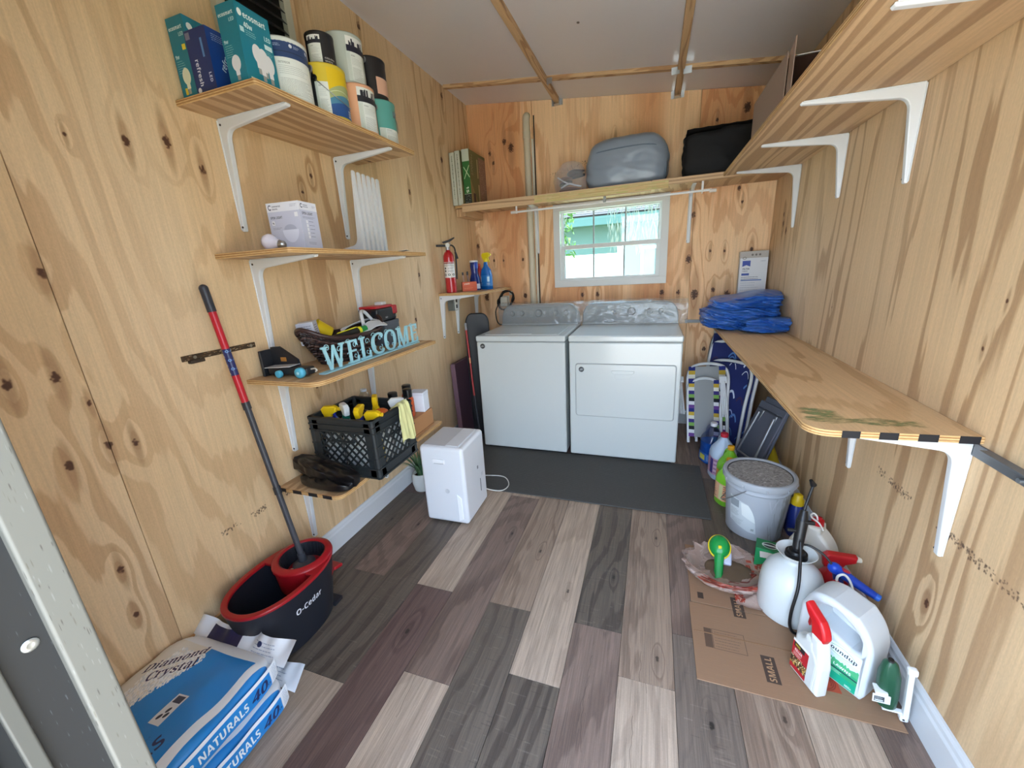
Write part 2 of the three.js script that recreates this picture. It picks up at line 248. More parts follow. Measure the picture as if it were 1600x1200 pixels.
{ // floor: vinyl planks running front to back
  const g = structGroup('floor');
  part('subfloor', at(box(SW + 0.2, 0.1, DL + 0.3), (XL + XR) / 2, -0.058, (ZF + ZB) / 2 + 0.02), darkGap, g);
  const tones = { light: [[172, 152, 134], [146, 126, 110], 1.6], beige: [[150, 129, 112], [118, 98, 84], 2], mid: [[124, 104, 93], [92, 75, 67], 2.2], plum: [[104, 83, 77], [78, 60, 57], 2.2], dark: [[98, 87, 77], [68, 59, 53], 2.4], grey: [[112, 99, 89], [82, 71, 64], 2.4] };
  const mats = {}, R = plankTex => printed(plankTex, 0.5);
  let s = 101;
  for (const k in tones) mats[k] = [0, 1].map(() => R(plywood(256, 1024, 0.2, 1.25, { light: tones[k][0], dark: tones[k][1], freq: tones[k][2] * 2.2, s0: (s += 13), stretch: 1.3, amp: 0.7, fib: 1.7, slope: 2, pale: tones[k][0].map((q) => q + 12), paleA: 0.4, knots: rnd() < 0.5 ? [[0.1, 0.5, 0.012]] : [[0.13, 0.9, 0.009]], knotC: tones[k][1].map((q) => q * 0.55),
    after: (x, sx, sy, H) => { for (let i = 0; i < 200; i++) { x.fillStyle = `rgba(${rnd() < 0.5 ? '30,24,20' : '200,190,175'},${0.05 + rnd() * 0.14})`; if (k === 'dark' || k === 'grey') x.fillRect(rnd() * 256, rnd() * H, 10 + rnd() * 60, 1 + rnd() * 2); else x.fillRect(rnd() * 256, rnd() * H, 1 + rnd(), 20 + rnd() * 90); } if (k !== 'dark') for (let q = 0; q < 2; q++) { x.strokeStyle = 'rgba(40,30,24,.5)'; x.lineWidth = 1.5; x.beginPath(); let px = 40 + rnd() * 170, py = rnd() * H; x.moveTo(px, py); for (let i = 0; i < 14; i++) { px += rr(-6, 6); py += 14; x.lineTo(px, py); } x.stroke(); } } })));
  const cols = [ // left edge of the row, [tone, far end] from the door backwards
    [-1.5625, [['grey', -0.75], ['dark', -1.97], ['plum', -3.19], ['mid', -3.6]]],
    [-1.375, [['dark', -1.272], ['mid', -2.49], ['dark', -3.6]]],
    [-1.1875, [['light', -0.783], ['dark', -2.0], ['beige', -3.22], ['mid', -3.6]]],
    [-1.0, [['plum', -1.272], ['light', -2.49], ['mid', -3.6]]],
    [-0.8125, [['light', -0.886], ['mid', -2.1], ['light', -3.32], ['dark', -3.6]]],
    [-0.625, [['dark', -1.266], ['beige', -2.48], ['plum', -3.6]]],
    [-0.4375, [['dark', -0.988], ['light', -2.2], ['mid', -3.42], ['dark', -3.6]]],
    [-0.25, [['mid', -1.265], ['dark', -2.48], ['beige', -3.6]]],
    [-0.0625, [['light', -1.09], ['beige', -2.31], ['dark', -3.53], ['mid', -3.6]]],
    [0.125, [['grey', -1.32], ['mid', -2.54], ['beige', -3.6]]],
    [0.3125, [['dark', -0.9], ['beige', -1.88], ['dark', -2.6], ['mid', -3.6]]],
    [0.5, [['light', -1.22], ['dark', -2.44], ['dark', -3.6]]],
    [0.6875, [['light', -0.95], ['mid', -2.17], ['dark', -3.39], ['grey', -3.6]]]];
  let n = 0;
  for (const [x0, list] of cols) {
    let z = ZF + 0.1; const x1 = Math.min(x0 + 0.1875, XR);
    for (const [tone, zend] of list) {
      const ze = Math.max(zend, ZB), w = x1 - x0 - 0.0012, l = z - ze - 0.0012, b = rbox(w, 0.008, l, 0.0008, 1), off = rnd() * 3, lift = rr(-0.0003, 0);
      const p = b.attributes.position, uv = b.attributes.uv; for (let i = 0; i < p.count; i++) uv.setXY(i, (p.getX(i) + w / 2) / 0.2, (p.getZ(i) + l / 2) / 1.25 + off);
      part('plank', at(b, (x0 + x1) / 2, -0.004 + lift, (z + ze) / 2), mats[tone][n++ % 2], g); z = ze;
    }
  }
}
{ // white skirting
  const white = std(0xd2d4d6, 0.4), prof = shape([[0, 0], [0.016, 0], [0.016, 0.095], [0.012, 0.104], [0.011, 0.116], [0.006, 0.126], [0, 0.128]]);
  const mk = (name, len, x, z, ry) => struct(name, at(extr(prof, len, 0), 0, 0, 0), white, [x, 0, z], [0, ry, 0]);
  mk('baseboard_left', 2.62, XL + 0.0005, ZB + 0.016, 0); // runs along +z
  mk('baseboard_right', 3.36, XR - 0.0005, ZF - 0.04, PI);
  mk('baseboard_back', SW - 0.04, XR - 0.02, ZB + 0.0005, -PI / 2);
}
{ // vinyl window in the back wall
  const g = structGroup('window_1'), vin = std(0xd3d5d2, 0.42), glassM = clear(0xf4fbfa, 0.01), gridM = std(0x9aa09c, 0.5), track = std(0x8f9698, 0.5);
  const [x0, x1, y0, y1] = [-0.828, 0.102, 1.225, 1.908], F = 0.056, zf = ZB + 0.012;
  const frame = (a, b, c, d, w, dep, z) => merge(at(rbox(b - a, w, dep, 0.003), (a + b) / 2, c + w / 2, z), at(rbox(b - a, w, dep, 0.003), (a + b) / 2, d - w / 2, z), at(rbox(w, d - c - 2 * w + 0.001, dep - 0.0004, 0.001), a + w / 2, (c + d) / 2, z), at(rbox(w, d - c - 2 * w + 0.001, dep - 0.0004, 0.001), b - w / 2, (c + d) / 2, z));
  part('window_frame', frame(x0, x1, y0, y1, F, 0.024, zf - 0.001), vin, g);
  part('window_liner', merge(at(box(0.87, 0.006, 0.1), -0.3625, 1.254, ZB - 0.05), at(box(0.87, 0.006, 0.1), -0.3625, 1.881, ZB - 0.05), at(box(0.006, 0.63, 0.1), -0.797, 1.5675, ZB - 0.05), at(box(0.006, 0.63, 0.1), 0.072, 1.5675, ZB - 0.05)), vin, g);
  const sash = (a, b, c, d, z, w) => {
    const s = part('sash', frame(a, b, c, d, w, 0.03, z), vin, g), W = (b - a - 2 * w) / 3;
    for (let i = 0; i < 3; i++) part('pane', box(W - 0.012, d - c - 2 * w - 0.001, 0.004), glassM, s, [a + w + W * (i + 0.5), (c + d) / 2, z]);
    for (let i = 1; i < 3; i++) part('muntin', at(rbox(0.013, d - c - 2 * w, 0.01, 0.002), a + w + W * i, (c + d) / 2, z), gridM, s);
    for (let i = 0; i < 3; i++) part('glazing_bead', merge(at(box(0.003, d - c - 2 * w, 0.012), a + w + W * i + 0.004, (c + d) / 2, z), at(box(0.003, d - c - 2 * w, 0.012), a + w + W * (i + 1) - 0.004, (c + d) / 2, z)), track, s);
    return s;
  };
  sash(-0.775, 0.049, 1.555, 1.862, ZB - 0.05, 0.02);
  const low = sash(-0.775, 0.049, 1.268, 1.575, ZB - 0.018, 0.034);
  part('finger_rail', merge(at(rbox(0.12, 0.006, 0.012, 0.002), -0.6, 1.276, ZB + 0.002), at(rbox(0.12, 0.006, 0.012, 0.002), -0.12, 1.276, ZB + 0.002)), vin, low);
  part('latch', at(rbox(0.03, 0.012, 0.014, 0.003), -0.728, 1.585, ZB - 0.02), vin, low);
}
{ // black louvre vent high on the left wall
  const g = structGroup('window_2'), blk = std(0x17171a, 0.45), fr = std(0xb9b9a8, 0.55);
  const z0 = -1.37, z1 = -1.665, y0 = 2.30, y1 = 2.72, zc = (z0 + z1) / 2;
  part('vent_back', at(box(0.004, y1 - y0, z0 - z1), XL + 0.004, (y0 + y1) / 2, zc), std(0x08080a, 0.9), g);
  for (let i = 0; i < 10; i++) part('louvre', at(rbox(0.003, 0.036, z0 - z1, 0.001, 1), 0, 0, 0, 0, 0, 0.75), blk, g, [XL + 0.016, y0 + 0.03 + i * 0.04, zc]);
  part('vent_frame', at(rbox(0.03, y1 - y0 + 0.08, 0.04, 0.003), XL + 0.015, (y0 + y1) / 2, z1 - 0.018), fr, g);
  part('vent_frame', at(rbox(0.03, y1 - y0 + 0.08, 0.04, 0.003), XL + 0.015, (y0 + y1) / 2, z0 + 0.018), fr, g);
  part('vent_frame', at(rbox(0.03, 0.04, z0 - z1, 0.003), XL + 0.015, y1 + 0.02, zc), fr, g);
}
// ---------------------------------------------------------------- outside
{
  const gt = print(512, 512, (x, w, h) => { fill(x, '#9aa07f', 0, 0, w, h); for (let i = 0; i < 9000; i++) { x.fillStyle = ['#8a9468', '#a9ab8c', '#7d8a5c', '#b3b09a'][i & 3]; x.fillRect(rnd() * w, rnd() * h, 2, 5); } }); gt.wrapS = gt.wrapT = THREE.RepeatWrapping; gt.repeat.set(40, 40);
  struct('ground', box(60, 0.1, 60), printed(gt, 0.95), [0, -0.18, -6]);
  const bounceSlab = std(0xc4c0b8, 0.9); struct('path', box(5.4, 0.06, 6), bounceSlab, [0, -0.125, 3.06]);  // unseen pale slab outside the door, enlarged to bounce light into the shed
  // neighbouring house
  const h = thing('neighbour_house', 'pale green house with grey shingled roof beyond the window', 'house', [-1, -0.13, -10.4]);
  const wallM = std(0x56706a, 0.8), fascia = std(0x4c6c66, 0.7), shing = [0x37373a, 0x454548, 0x2c2c30].map((c) => std(c, 0.9));
  part('house_wall', at(box(12, 2.55, 0.2), 0, 1.275, -0.1), wallM, h);
  part('fascia', at(box(12.4, 0.2, 0.05), 0, 2.52, 0.45), fascia, h);
  part('soffit', at(box(12.4, 0.03, 0.5), 0, 2.44, 0.2), fascia, h);
  const up = 0.42; // roof pitch, radians
  part('roof_deck', at(box(12.4, 0.04, 4.4), 0, 2.60 + Math.sin(up) * 2.2, 0.47 - Math.cos(up) * 2.2, up, 0, 0), shing[2], h);
  for (let r = 0; r < 9; r++) for (let i = 0; i < 20; i++) { const d = 0.06 + r * 0.14; part('shingle', at(box(0.295, 0.014, 0.17), 0, 0, 0, up - 0.06, 0, 0), shing[(r * 7 + i * 5 + (i % 3)) % 3], h, [-3.1 + i * 0.3 + (r % 2) * 0.15, 2.645 + Math.sin(up) * d, 0.47 - Math.cos(up) * d]); }
  const wn = part('house_window', at(rbox(0.9, 1.1, 0.06, 0.01), 1.15, 1.35, 0.02), std(0xe9eeec, 0.5), h); part('pane', box(0.76, 0.96, 0.02), std(0x5d7f80, 0.1), wn, [1.15, 1.35, 0.05]);
  // white vinyl fence
  const f = thing('vinyl_fence', 'bright white board fence seen through the lower window panes', 'fence', [-2.2, -0.13, -7.4]), fm = std(0xf2f3f0, 0.5);
  for (let i = 0; i < 13; i++) part('fence_board', at(rbox(0.196, 1.62, 0.03, 0.004, 1), -0.9 + i * 0.2, 0.85, 0), fm, f);
  part('rail', at(rbox(2.7, 0.1, 0.05, 0.006, 1), 0.3, 1.66, 0), fm, f); part('rail', at(rbox(2.7, 0.1, 0.05, 0.006, 1), 0.3, 0.1, 0), fm, f);
  for (const x of [-1.06, 1.66]) part('post', at(rbox(0.12, 1.85, 0.12, 0.01, 1), x, 0.925, 0), fm, f);
  // foliage
  const leafG = (n, R, len, fn) => { const out = [], q = new THREE.Quaternion(), m = new THREE.Matrix4(), e = new THREE.Euler(); const base = new THREE.PlaneGeometry(1, 1, 1, 2); { const p = base.attributes.position; for (let i = 0; i < 6; i++) { const y = p.getY(i); p.setX(i, p.getX(i) * (Math.abs(y) > 0.4 ? 0.15 : 1)); p.setZ(i, 0.12 * y * y); } base.computeVertexNormals(); } for (let i = 0; i < n; i++) { const g = base.clone(), P = fn(i); q.setFromEuler(e.set(...P.rot)); m.compose(V(...P.p), q, V(P.w ?? len * 0.45, P.l ?? len, len)); out.push(g.applyMatrix4(m)); } return BGU.mergeGeometries(out); };
  const leafM = phys(0x3f6a2b, 0.7, { side: THREE.DoubleSide }), mossM = phys(0x707a6e, 0.9, { side: THREE.DoubleSide }), bark = std(0x6b5a48, 0.9);
  const b = thing('leafy_shrub', 'light green leafy shrub at left outside the window', 'shrub', [-1.62, -0.13, -7.0]);
  part('stem', merge(rod([0, 0, 0], [0.05, 1.6, 0], 0.03, 0.015), rod([0.04, 1.2, 0], [-0.15, 2.2, 0.05], 0.015, 0.006), rod([0.04, 1.2, 0], [0.2, 2.3, 0], 0.015, 0.006)), bark, b);
  part('foliage', leafG(420, 1, 0.11, () => { const a = rnd() * 6.28, r = Math.sqrt(rnd()) * 0.36, y = 1.7 + rnd() * 1.0; return { p: [r * Math.cos(a), y, r * Math.sin(a) * 0.7], rot: [rnd() * 6, rnd() * 6, rnd() * 6] }; }), leafM, b);
  const t = thing('mossy_tree', 'tree hung with pale grey moss at right outside the window', 'tree', [0.55, -0.13, -8.3]);
  part('trunk', merge(rod([0, 0, 0], [-0.1, 2.4, 0], 0.16, 0.11), rod([-0.1, 2.3, 0], [-1.2, 3.2, 0.1], 0.07, 0.03), rod([-0.1, 2.4, 0], [0.5, 3.6, 0], 0.07, 0.03)), bark, t);
  part('moss', leafG(900, 1, 0.12, () => { const c = Math.floor(rnd() * 16), x = -1.35 + (c % 16) * 0.11 + rr(-0.06, 0.06), top = 3.1 - Math.abs(x + 0.3) * 0.15, y = top - rnd() * (1.0 + vn(x * 7, 3) * 0.6); return { p: [x, y, rr(-0.3, 0.4)], rot: [rr(-0.3, 0.3), rnd() * 6, rr(-0.25, 0.25)], w: 0.022, l: 0.15 }; }), mossM, t);
  part('foliage', leafG(700, 1, 0.09, () => ({ p: [rr(-1.3, 0.6), rr(2.9, 3.6), rr(-0.5, 0.5)], rot: [rnd() * 6, rnd() * 6, rnd() * 6] })), leafM, t);
}

// ---------------------------------------------------------------- shelves
const veneer = printed(plywood(768, 768, 1.2, 1.2, { light: [206, 172, 130], dark: [160, 122, 84], freq: 5, s0: 131, stretch: 0.9, amp: 0.7, knots: [[0.3, 0.5, 0.01], [0.8, 0.9, 0.012]] }), 0.62);
const veneer2 = printed(plywood(768, 768, 1.2, 1.2, { light: [206, 174, 134], dark: [156, 122, 88], freq: 6, s0: 177, stretch: 0.35, amp: 0.85, slope: 2.6 }), 0.62);
const veneer3 = printed(plywood(768, 768, 1.2, 1.2, { light: [210, 176, 132], dark: [178, 138, 94], freq: 4.5, s0: 211, stretch: 0.8, amp: 0.75, slope: 0.9, knots: [[0.5, 0.3, 0.008]] }), 0.6);
const edgeTex = print(256, 64, (x, w, h) => { for (let i = 0; i < 5; i++) fill(x, ['#d8b27a', '#a97c49', '#dcb880', '#a07243', '#d4ad74'][i], 0, i * h / 5, w, h / 5 + 1); for (let i = 0; i < 260; i++) fill(x, ['rgba(80,50,25,.35)', 'rgba(240,210,160,.35)'][i & 1], rnd() * w, rnd() * h, 3 + rnd() * 16, 1); });
edgeTex.wrapS = edgeTex.wrapT = THREE.RepeatWrapping;
const edgeM = printed(edgeTex, 0.7);
// board lying flat; outline in (x, z); top at y = 0
function shelfBoard(name, outline, t, parent, mat, sc = 1 / 1.2, off = [0, 0]) {
  const g = extr(shape(outline), t, 0.0012, 8, 1), uv = g.attributes.uv, n = g.attributes.normal, p = g.attributes.position;
  for (let i = 0; i < uv.count; i++) if (Math.abs(n.getZ(i)) > 0.6) uv.setXY(i, (p.getX(i) + off[0]) * sc, (p.getY(i) + off[1]) * sc); else uv.setXY(i, (p.getX(i) + p.getY(i)) * 4, p.getZ(i) / t);
  g.rotateX(PI / 2); return part(name, g, [mat, edgeM], parent);
}
const bracketM = std(0xdadddf, 0.38), screwM = std(0x4a4640, 0.5, { metalness: 0.6 });
const bracketGeo = {};
function bracketShape(A, B) { // pressed steel: tapered arm out (x), tapered leg down (-y), folded flange at the edges
  const key = A + '_' + B; if (bracketGeo[key]) return bracketGeo[key];
  const s = shape([[0.004, 0], [A - 0.004, 0], [A, -0.001, A, -0.005], [A - 0.004, -0.010], [0.075, -0.036], [0.036, -0.038, 0.034, -0.078], [0.011, -B + 0.004], [0.009, -B, 0.005, -B], [0, -B, 0, -B + 0.004], [0, -0.004], [0, 0, 0.004, 0]]);
  const web = at(extr(s, 0.020, 0.003, 8), 0, 0, -0.010);
  const fl = merge(at(rbox(A - 0.01, 0.003, 0.028, 0.0014, 1), A / 2, -0.0016, 0), at(rbox(0.003, B - 0.01, 0.028, 0.0014, 1), 0.0016, -B / 2, 0));
  return bracketGeo[key] = merge(web, fl);
}
const screwG = cyl(0.0042, 0.0042, 0.0022, 12);
function bracket(parent, pos, A, B, ry = 0) {
  const b = part('bracket', bracketShape(A, B), bracketM, parent, pos, [0, ry, 0]);
  for (const [x, y] of [[0.013, -0.02], [0.008, -B + 0.016]]) part('screw', at(screwG.clone(), x, y, 0.0105, PI / 2), screwM, b);
  part('screw', at(screwG.clone(), A - 0.018, -0.0085, 0, 0, 0, 0.35), screwM, b);
  return b;
}
function wallShelf(label, y, z0, z1, depth, opts = {}) {
  const t = thing('wall_shelf', label, 'shelf', [XL + 0.0005, y, 0]), d = depth, r = opts.r ?? 0.012;
  shelfBoard('board', [[0, z0], [0, z1], [d - 0.01, z1], [d, z1, d, z1 + 0.01], [d, z0 - r], [d, z0, d - r, z0]], 0.0185, t, opts.mat ?? veneer, 1 / 1.2, opts.off ?? [0, 0]);
  for (const bz of opts.br ?? [-1.26, -1.855]) bracket(t, [0.0008, -0.0192, bz], opts.A ?? 0.345, opts.B ?? 0.39, 0);
  return t;
}
wallShelf('plywood wall shelf, topmost on the left wall, with paint cans', 2.0235, -1.115, -2.03, 0.37, { off: [0.2, 0.1], B: 0.395 });
wallShelf('plywood wall shelf holding the white bracket stack and a carton', 1.5215, -1.115, -2.03, 0.37, { off: [0.5, 0.6], B: 0.385 });
wallShelf('plywood wall shelf with rounded corner holding a wicker basket', 1.0265, -1.115, -2.03, 0.37, { r: 0.06, off: [0.1, 1.3], B: 0.37 });
const lowShelf = wallShelf('plywood wall shelf nearest the floor, black striped end, under the crate', 0.5135, -1.135, -2.03, 0.35, { r: 0.05, off: [0.7, 0.3], A: 0.32, B: 0.33 });
const blackPaint = std(0x17161a, 0.7);
for (const x of [0.02, 0.11, 0.2, 0.28]) part('paint_mark', at(box(0.05, 0.0165, 0.0008), x, -0.0093, -1.1348), blackPaint, lowShelf);
const cs = thing('wall_shelf', 'small corner shelf carrying the red fire extinguisher', 'shelf', [XL + 0.0005, 1.2555, 0]);
shelfBoard('board', [[0, -2.775], [0, -3.47], [0.345, -3.47], [0.36, -3.47, 0.36, -3.455], [0.36, -2.80], [0.36, -2.775, 0.335, -2.775]], 0.0185, cs, veneer2, 1 / 1.2, [0.3, 0.2]);
for (const z of [-2.79, -3.04, -3.44]) bracket(cs, [0.0008, -0.0192, z], 0.3, 0.335, 0);

// ---- top left shelf: bulb cartons and paint cans
const TEAL = '#0f7c92';
function bulbCarton(w, h, d, front, sideT, label, pos, cat = 'box', group) {
  const t = thing('bulb_carton', label, cat, pos, 0, group), m = [printed(sideT, 0.45), printed(sideT, 0.45), std(TEAL, 0.5), std(TEAL, 0.5), printed(front, 0.45), printed(front, 0.45)];
  part('carton', at(box(w, h, d), 0, h / 2, 0), m, t); part('flap_seam', at(box(w * 0.98, 0.001, 0.002), 0, h + 0.0004, d * 0.2), std(TEAL, 0.6), t); return t;
}
const bulbDraw = (x, cx, cy, r, c = '#e9ebe4') => { x.fillStyle = c; x.beginPath(); x.ellipse(cx, cy, r, r * 1.15, 0, 0, 7); x.fill(); x.fillRect(cx - r * 0.45, cy + r * 0.8, r * 0.9, r * 0.9); x.fillStyle = '#9a9c9a'; x.fillRect(cx - r * 0.35, cy + r * 1.7, r * 0.7, r * 0.7); };
const tealFront = (bulbs) => print(192, 512, (x, w, h) => { fill(x, TEAL, 0, 0, w, h); txt(x, 'ecosmart', 12, 66, 34, '#eaf3f3', { sx: 1 }); txt(x, 'LED', 110, 108, 32, '#bfe0e4'); txt(x, '9w', 16, 236, 34, '#d6eaec'); fine(x, '#9fd0d6', 20, 262, 90, 6, 14, 3); if (bulbs === 1) { fill(x, '#e8d33a', 120, 170, 40, 34); bulbDraw(x, 92, 360, 46, '#e8e9cf'); fill(x, '#e2c832', 40, 430, 30, 42); } else { bulbDraw(x, 100, 380, 46, '#e3e4ea'); } });
const tealSide = print(384, 512, (x, w, h) => { fill(x, TEAL, 0, 0, w, h); txt(x, 'ecosmart', 80, 62, 56, '#f0f6f6'); x.fillStyle = '#f0f6f6'; x.beginPath(); x.arc(46, 60, 24, 0, 7); x.fill(); txt(x, '40w', 70, 128, 50, '#eaf3f3'); fine(x, '#9fd0d6', 76, 160, 130, 3, 14, 4); txt(x, 'LED', 290, 150, 44, '#d5eaee'); fill(x, '#cfe6ea', 280, 190, 90, 34); fine(x, '#9fd0d6', 284, 236, 84, 3, 12, 3); fill(x, '#bcdde2', 20, 150, 44, 34); for (const [a, b] of [[170, 290], [240, 300], [300, 330], [210, 330]]) bulbDraw(x, a, b, 56, '#dedfe3'); fill(x, '#d8433a', 200, 480, 60, 22); fill(x, '#e5e7df', 40, 470, 40, 30); });
const TY = 2.024;
bulbCarton(0.078, 0.238, 0.16, tealFront(1), tealSide, 'teal bulb carton with cream bulb print, against the left wall on the top shelf', [-1.522, TY, -1.222]);
bulbCarton(0.078, 0.212, 0.12, tealFront(2), tealSide, 'larger teal bulb carton with several white bulbs printed on its side', [-1.274, TY, -1.187]);
{
  const f = print(192, 384, (x, w, h) => { fill(x, '#14306e', 0, 0, w, h); fill(x, '#7c7f9c', 6, 12, 40, 40); txt(x, 'refresh', 62, 250, 46, '#dfe6f5', { rot: PI / 2, align: 'center' }); txt(x, 'LED', 158, 290, 34, '#dfe6f5', { rot: PI / 2, align: 'center' }); x.fillStyle = 'rgba(110,170,230,.8)'; x.fillRect(128, 60, 18, 110); x.fillStyle = '#e8edf5'; x.beginPath(); x.arc(30, 350, 17, 0, 7); x.fill(); });
  const s = print(256, 384, (x, w, h) => { fill(x, '#16408a', 0, 0, w, h); x.fillStyle = '#5b93bb'; x.beginPath(); x.moveTo(60, 384); x.lineTo(256, 120); x.lineTo(256, 384); x.fill(); x.fillStyle = '#c8d9a6'; x.beginPath(); x.moveTo(190, 384); x.quadraticCurveTo(230, 230, 180, 150); x.quadraticCurveTo(270, 230, 256, 384); x.fill(); txt(x, 'refresh', 60, 240, 44, '#d4e6f2', { rot: -1.2, italic: true }); txt(x, '11.2', 170, 90, 50, '#b8bede'); fine(x, '#c9d4ea', 30, 30, 90, 4, 12, 3); });
  const t = thing('bulb_carton', 'dark blue bulb carton standing between the two teal cartons', 'box', [-1.434, TY, -1.21]);
  part('carton', at(box(0.096, 0.184, 0.15), 0, 0.092, 0), [printed(s, 0.4), printed(s, 0.4), std(0x14306e, 0.5), std(0x14306e, 0.5), printed(f, 0.4), printed(f, 0.4)], t);
}
const tin = std(0xa9acb0, 0.3, { metalness: 0.9 });
function paintCan(label, pos, r, h, ry, bodyM, lab, o = {}) {
  const t = thing('paint_can', label, 'paint can', pos, ry, o.group);
  part('can', lathe([[0, 0.002], [r * 0.94, 0.002], [r * 0.985, 0], [r, 0.004], [r, 0.009], [r * 0.985, 0.012], [r * 0.985, h - 0.016], [r, h - 0.012], [r * 1.005, h - 0.006], [r, h - 0.001], [r * 0.9, h - 0.001], [0, h - 0.003]], 48), bodyM, t);
  part('lid', lathe([[0, h - 0.004], [r * 0.78, h - 0.004], [r * 0.80, h + 0.001], [r * 0.93, h + 0.001], [r * 0.95, h - 0.002]], 48), o.lid ?? tin, t);
  for (const [tex, y0, y1, a0, a1] of lab) part('label', at(new THREE.CylinderGeometry(r * 0.9905, r * 0.9905, y1 - y0, 40, 1, true, a0, a1 - a0), 0, (y0 + y1) / 2, 0), tex.isTexture ? printed(tex, 0.45) : tex, t);
  if (o.bail !== undefined) { const b = o.bail, R = r * 1.03; const pts = []; for (let i = 0; i <= 12; i++) { const a = b + PI * i / 12, dr = Math.sin(PI * i / 12); pts.push([R * Math.sin(a) * (1 + 0.02 * dr), h * (0.72 - 0.42 * dr), R * Math.cos(a) * (1 + 0.02 * dr)]); } const hd = part('handle', tube(pts, 0.0016, 40, 6), tin, t); for (const a of [b, b + PI]) part('lug', at(cyl(0.011, 0.013, 0.006, 20), 0, 0, 0, PI / 2, a, 0).translate(r * 1.0 * Math.sin(a), h * 0.72, r * 1.0 * Math.cos(a)), o.lug ?? tin, hd); }
  return t;
}
const navyBand = print(1024, 96, (x, w, h) => { fill(x, '#24406e', 0, 0, w, h); fill(x, '#1a2f52', 0, 60, w, 6); for (let i = 0; i < 8; i++) { x.fillStyle = '#cfd6e2'; x.beginPath(); x.arc(60 + i * 128, 26, 11, 0, 7); x.fill(); fine(x, '#aebdd4', 80 + i * 128, 22, 44, 2, 9, 4); } });
const whiteLab = print(512, 320, (x, w, h) => { fill(x, '#dfe4e0', 0, 0, w, h); fill(x, '#cdd6cf', 0, 0, 110, h); txt(x, 'INTERIOR', 130, 40, 26, '#5f6a6c', { bold: false }); fine(x, '#97a09f', 130, 66, 330, 5, 16, 3); fine(x, '#7f8887', 130, 170, 360, 12, 12, 3); fine(x, '#9aa39f', 12, 30, 80, 20, 14, 2); });
const GAL = [0.084, 0.19];
const canA = paintCan('navy-topped white gallon paint can, nearest can to the teal carton', [-1.296, TY, -1.345], ...GAL, 0, std(0xd7dcd8, 0.4), [[navyBand, 0.128, 0.178, 0, 2 * PI], [whiteLab, 0.012, 0.127, 0.05, 2.1], [std(0x1d2229, 0.4), 0.012, 0.127, 2.1, 2.5]], { bail: 2.35 });
const yelLab = print(640, 400, (x, w, h) => { fill(x, '#e6c416', 0, 0, w, h); x.fillStyle = '#a9b27a'; x.beginPath(); x.moveTo(0, 190); x.quadraticCurveTo(320, 60, 640, 170); x.lineTo(640, 400); x.lineTo(0, 400); x.fill(); x.fillStyle = '#4d86a4'; x.beginPath(); x.moveTo(0, 260); x.quadraticCurveTo(360, 150, 640, 300); x.lineTo(640, 400); x.lineTo(0, 400); x.fill(); x.fillStyle = '#24508f'; x.beginPath(); x.moveTo(0, 310); x.quadraticCurveTo(330, 240, 640, 340); x.lineTo(640, 400); x.lineTo(0, 400); x.fill(); x.strokeStyle = '#d9e0bd'; x.lineWidth = 5; x.beginPath(); x.moveTo(0, 210); x.quadraticCurveTo(300, 120, 640, 290); x.stroke(); txt(x, 'Lucite', 380, 190, 56, '#eef0e4', { font: 'serif', italic: true }); fill(x, '#3c4c84', 570, 40, 40, 70); fine(x, '#cfe0ec', 400, 290, 180, 2, 14, 5); txt(x, 'INTERIOR', 330, 330, 24, '#eaf1f6'); txt(x, 'EGGSHELL', 330, 352, 24, '#eaf1f6'); txt(x, 'WHITE BASE', 330, 374, 24, '#eaf1f6'); });
paintCan('yellow and blue gallon paint can under the small black can', [-1.296, TY, -1.545], ...GAL, 0, std(0xdcc23a, 0.4), [[yelLab, 0.012, 0.177, 0.85, 2.7], [whiteLab, 0.012, 0.125, 0.25, 0.85], [std(0x24272c, 0.4), 0.012, 0.177, -0.4, 0.25]], { bail: 0.25, lug: std(0x16171a, 0.4) });
const dripTex = (base) => print(256, 128, (x, w, h) => { fill(x, '#e6e8e4', 0, 0, w, h); x.fillStyle = base; x.fillRect(0, 76, w, 60); for (let i = 0; i < 14; i++) { const s = 8 + rnd() * 16; x.fillRect(20 + rnd() * 200, 20 + rnd() * 40, s, 70); } });
paintCan('small black paint can with white label, standing on the yellow can', [-1.306, TY + 0.1915, -1.565], 0.054, 0.125, 0, std(0x1b1c20, 0.35), [[dripTex('#1e2230'), 0.083, 0.113, -0.3, 0.75], [whiteLab, 0.012, 0.083, -0.3, 0.75], [print(128, 256, (x, w, h) => { fill(x, '#1b1c21', 0, 0, w, h); txt(x, 'CEILING', 16, 196, 20, '#d8d8d8'); txt(x, 'WHITE', 16, 222, 20, '#d8d8d8'); }), 0.012, 0.113, 0.75, 2.0]], { lid: std(0x9aa3a6, 0.35, { metalness: 0.6 }) });
const peach = paintCan('peach gallon paint can with black drips under the grey one', [-1.30, TY, -1.735], ...GAL, 0, std(0xe0a884, 0.4), [[dripTex('#20222c'), 0.12, 0.178, 0.75, 2.0], [whiteLab, 0.012, 0.12, 0.75, 1.9], [std(0x1b1d22, 0.35), 0.012, 0.178, 2.0, 2.6]], { bail: 2.5 });
paintCan('grey-green gallon paint can with dark drips, topmost of the far stack', [-1.33, TY + 0.1915, -1.735], ...GAL, 0, std(0xb9c2ba, 0.4), [[dripTex('#1d1f33'), 0.12, 0.178, 0.85, 2.0], [whiteLab, 0.012, 0.12, 0.8, 1.75], [std(0x16171c, 0.35), 0.012, 0.178, 2.0, 2.6]], { bail: 2.45 });
paintCan('teal paint can at the far end of the top shelf', [-1.315, TY, -1.915], ...GAL, 0, std(0x5aa39a, 0.4), [[whiteLab, 0.012, 0.07, 0.6, 2.2], [std(0x202427, 0.35), 0.012, 0.178, 2.2, 2.8]], { bail: 1.6 });
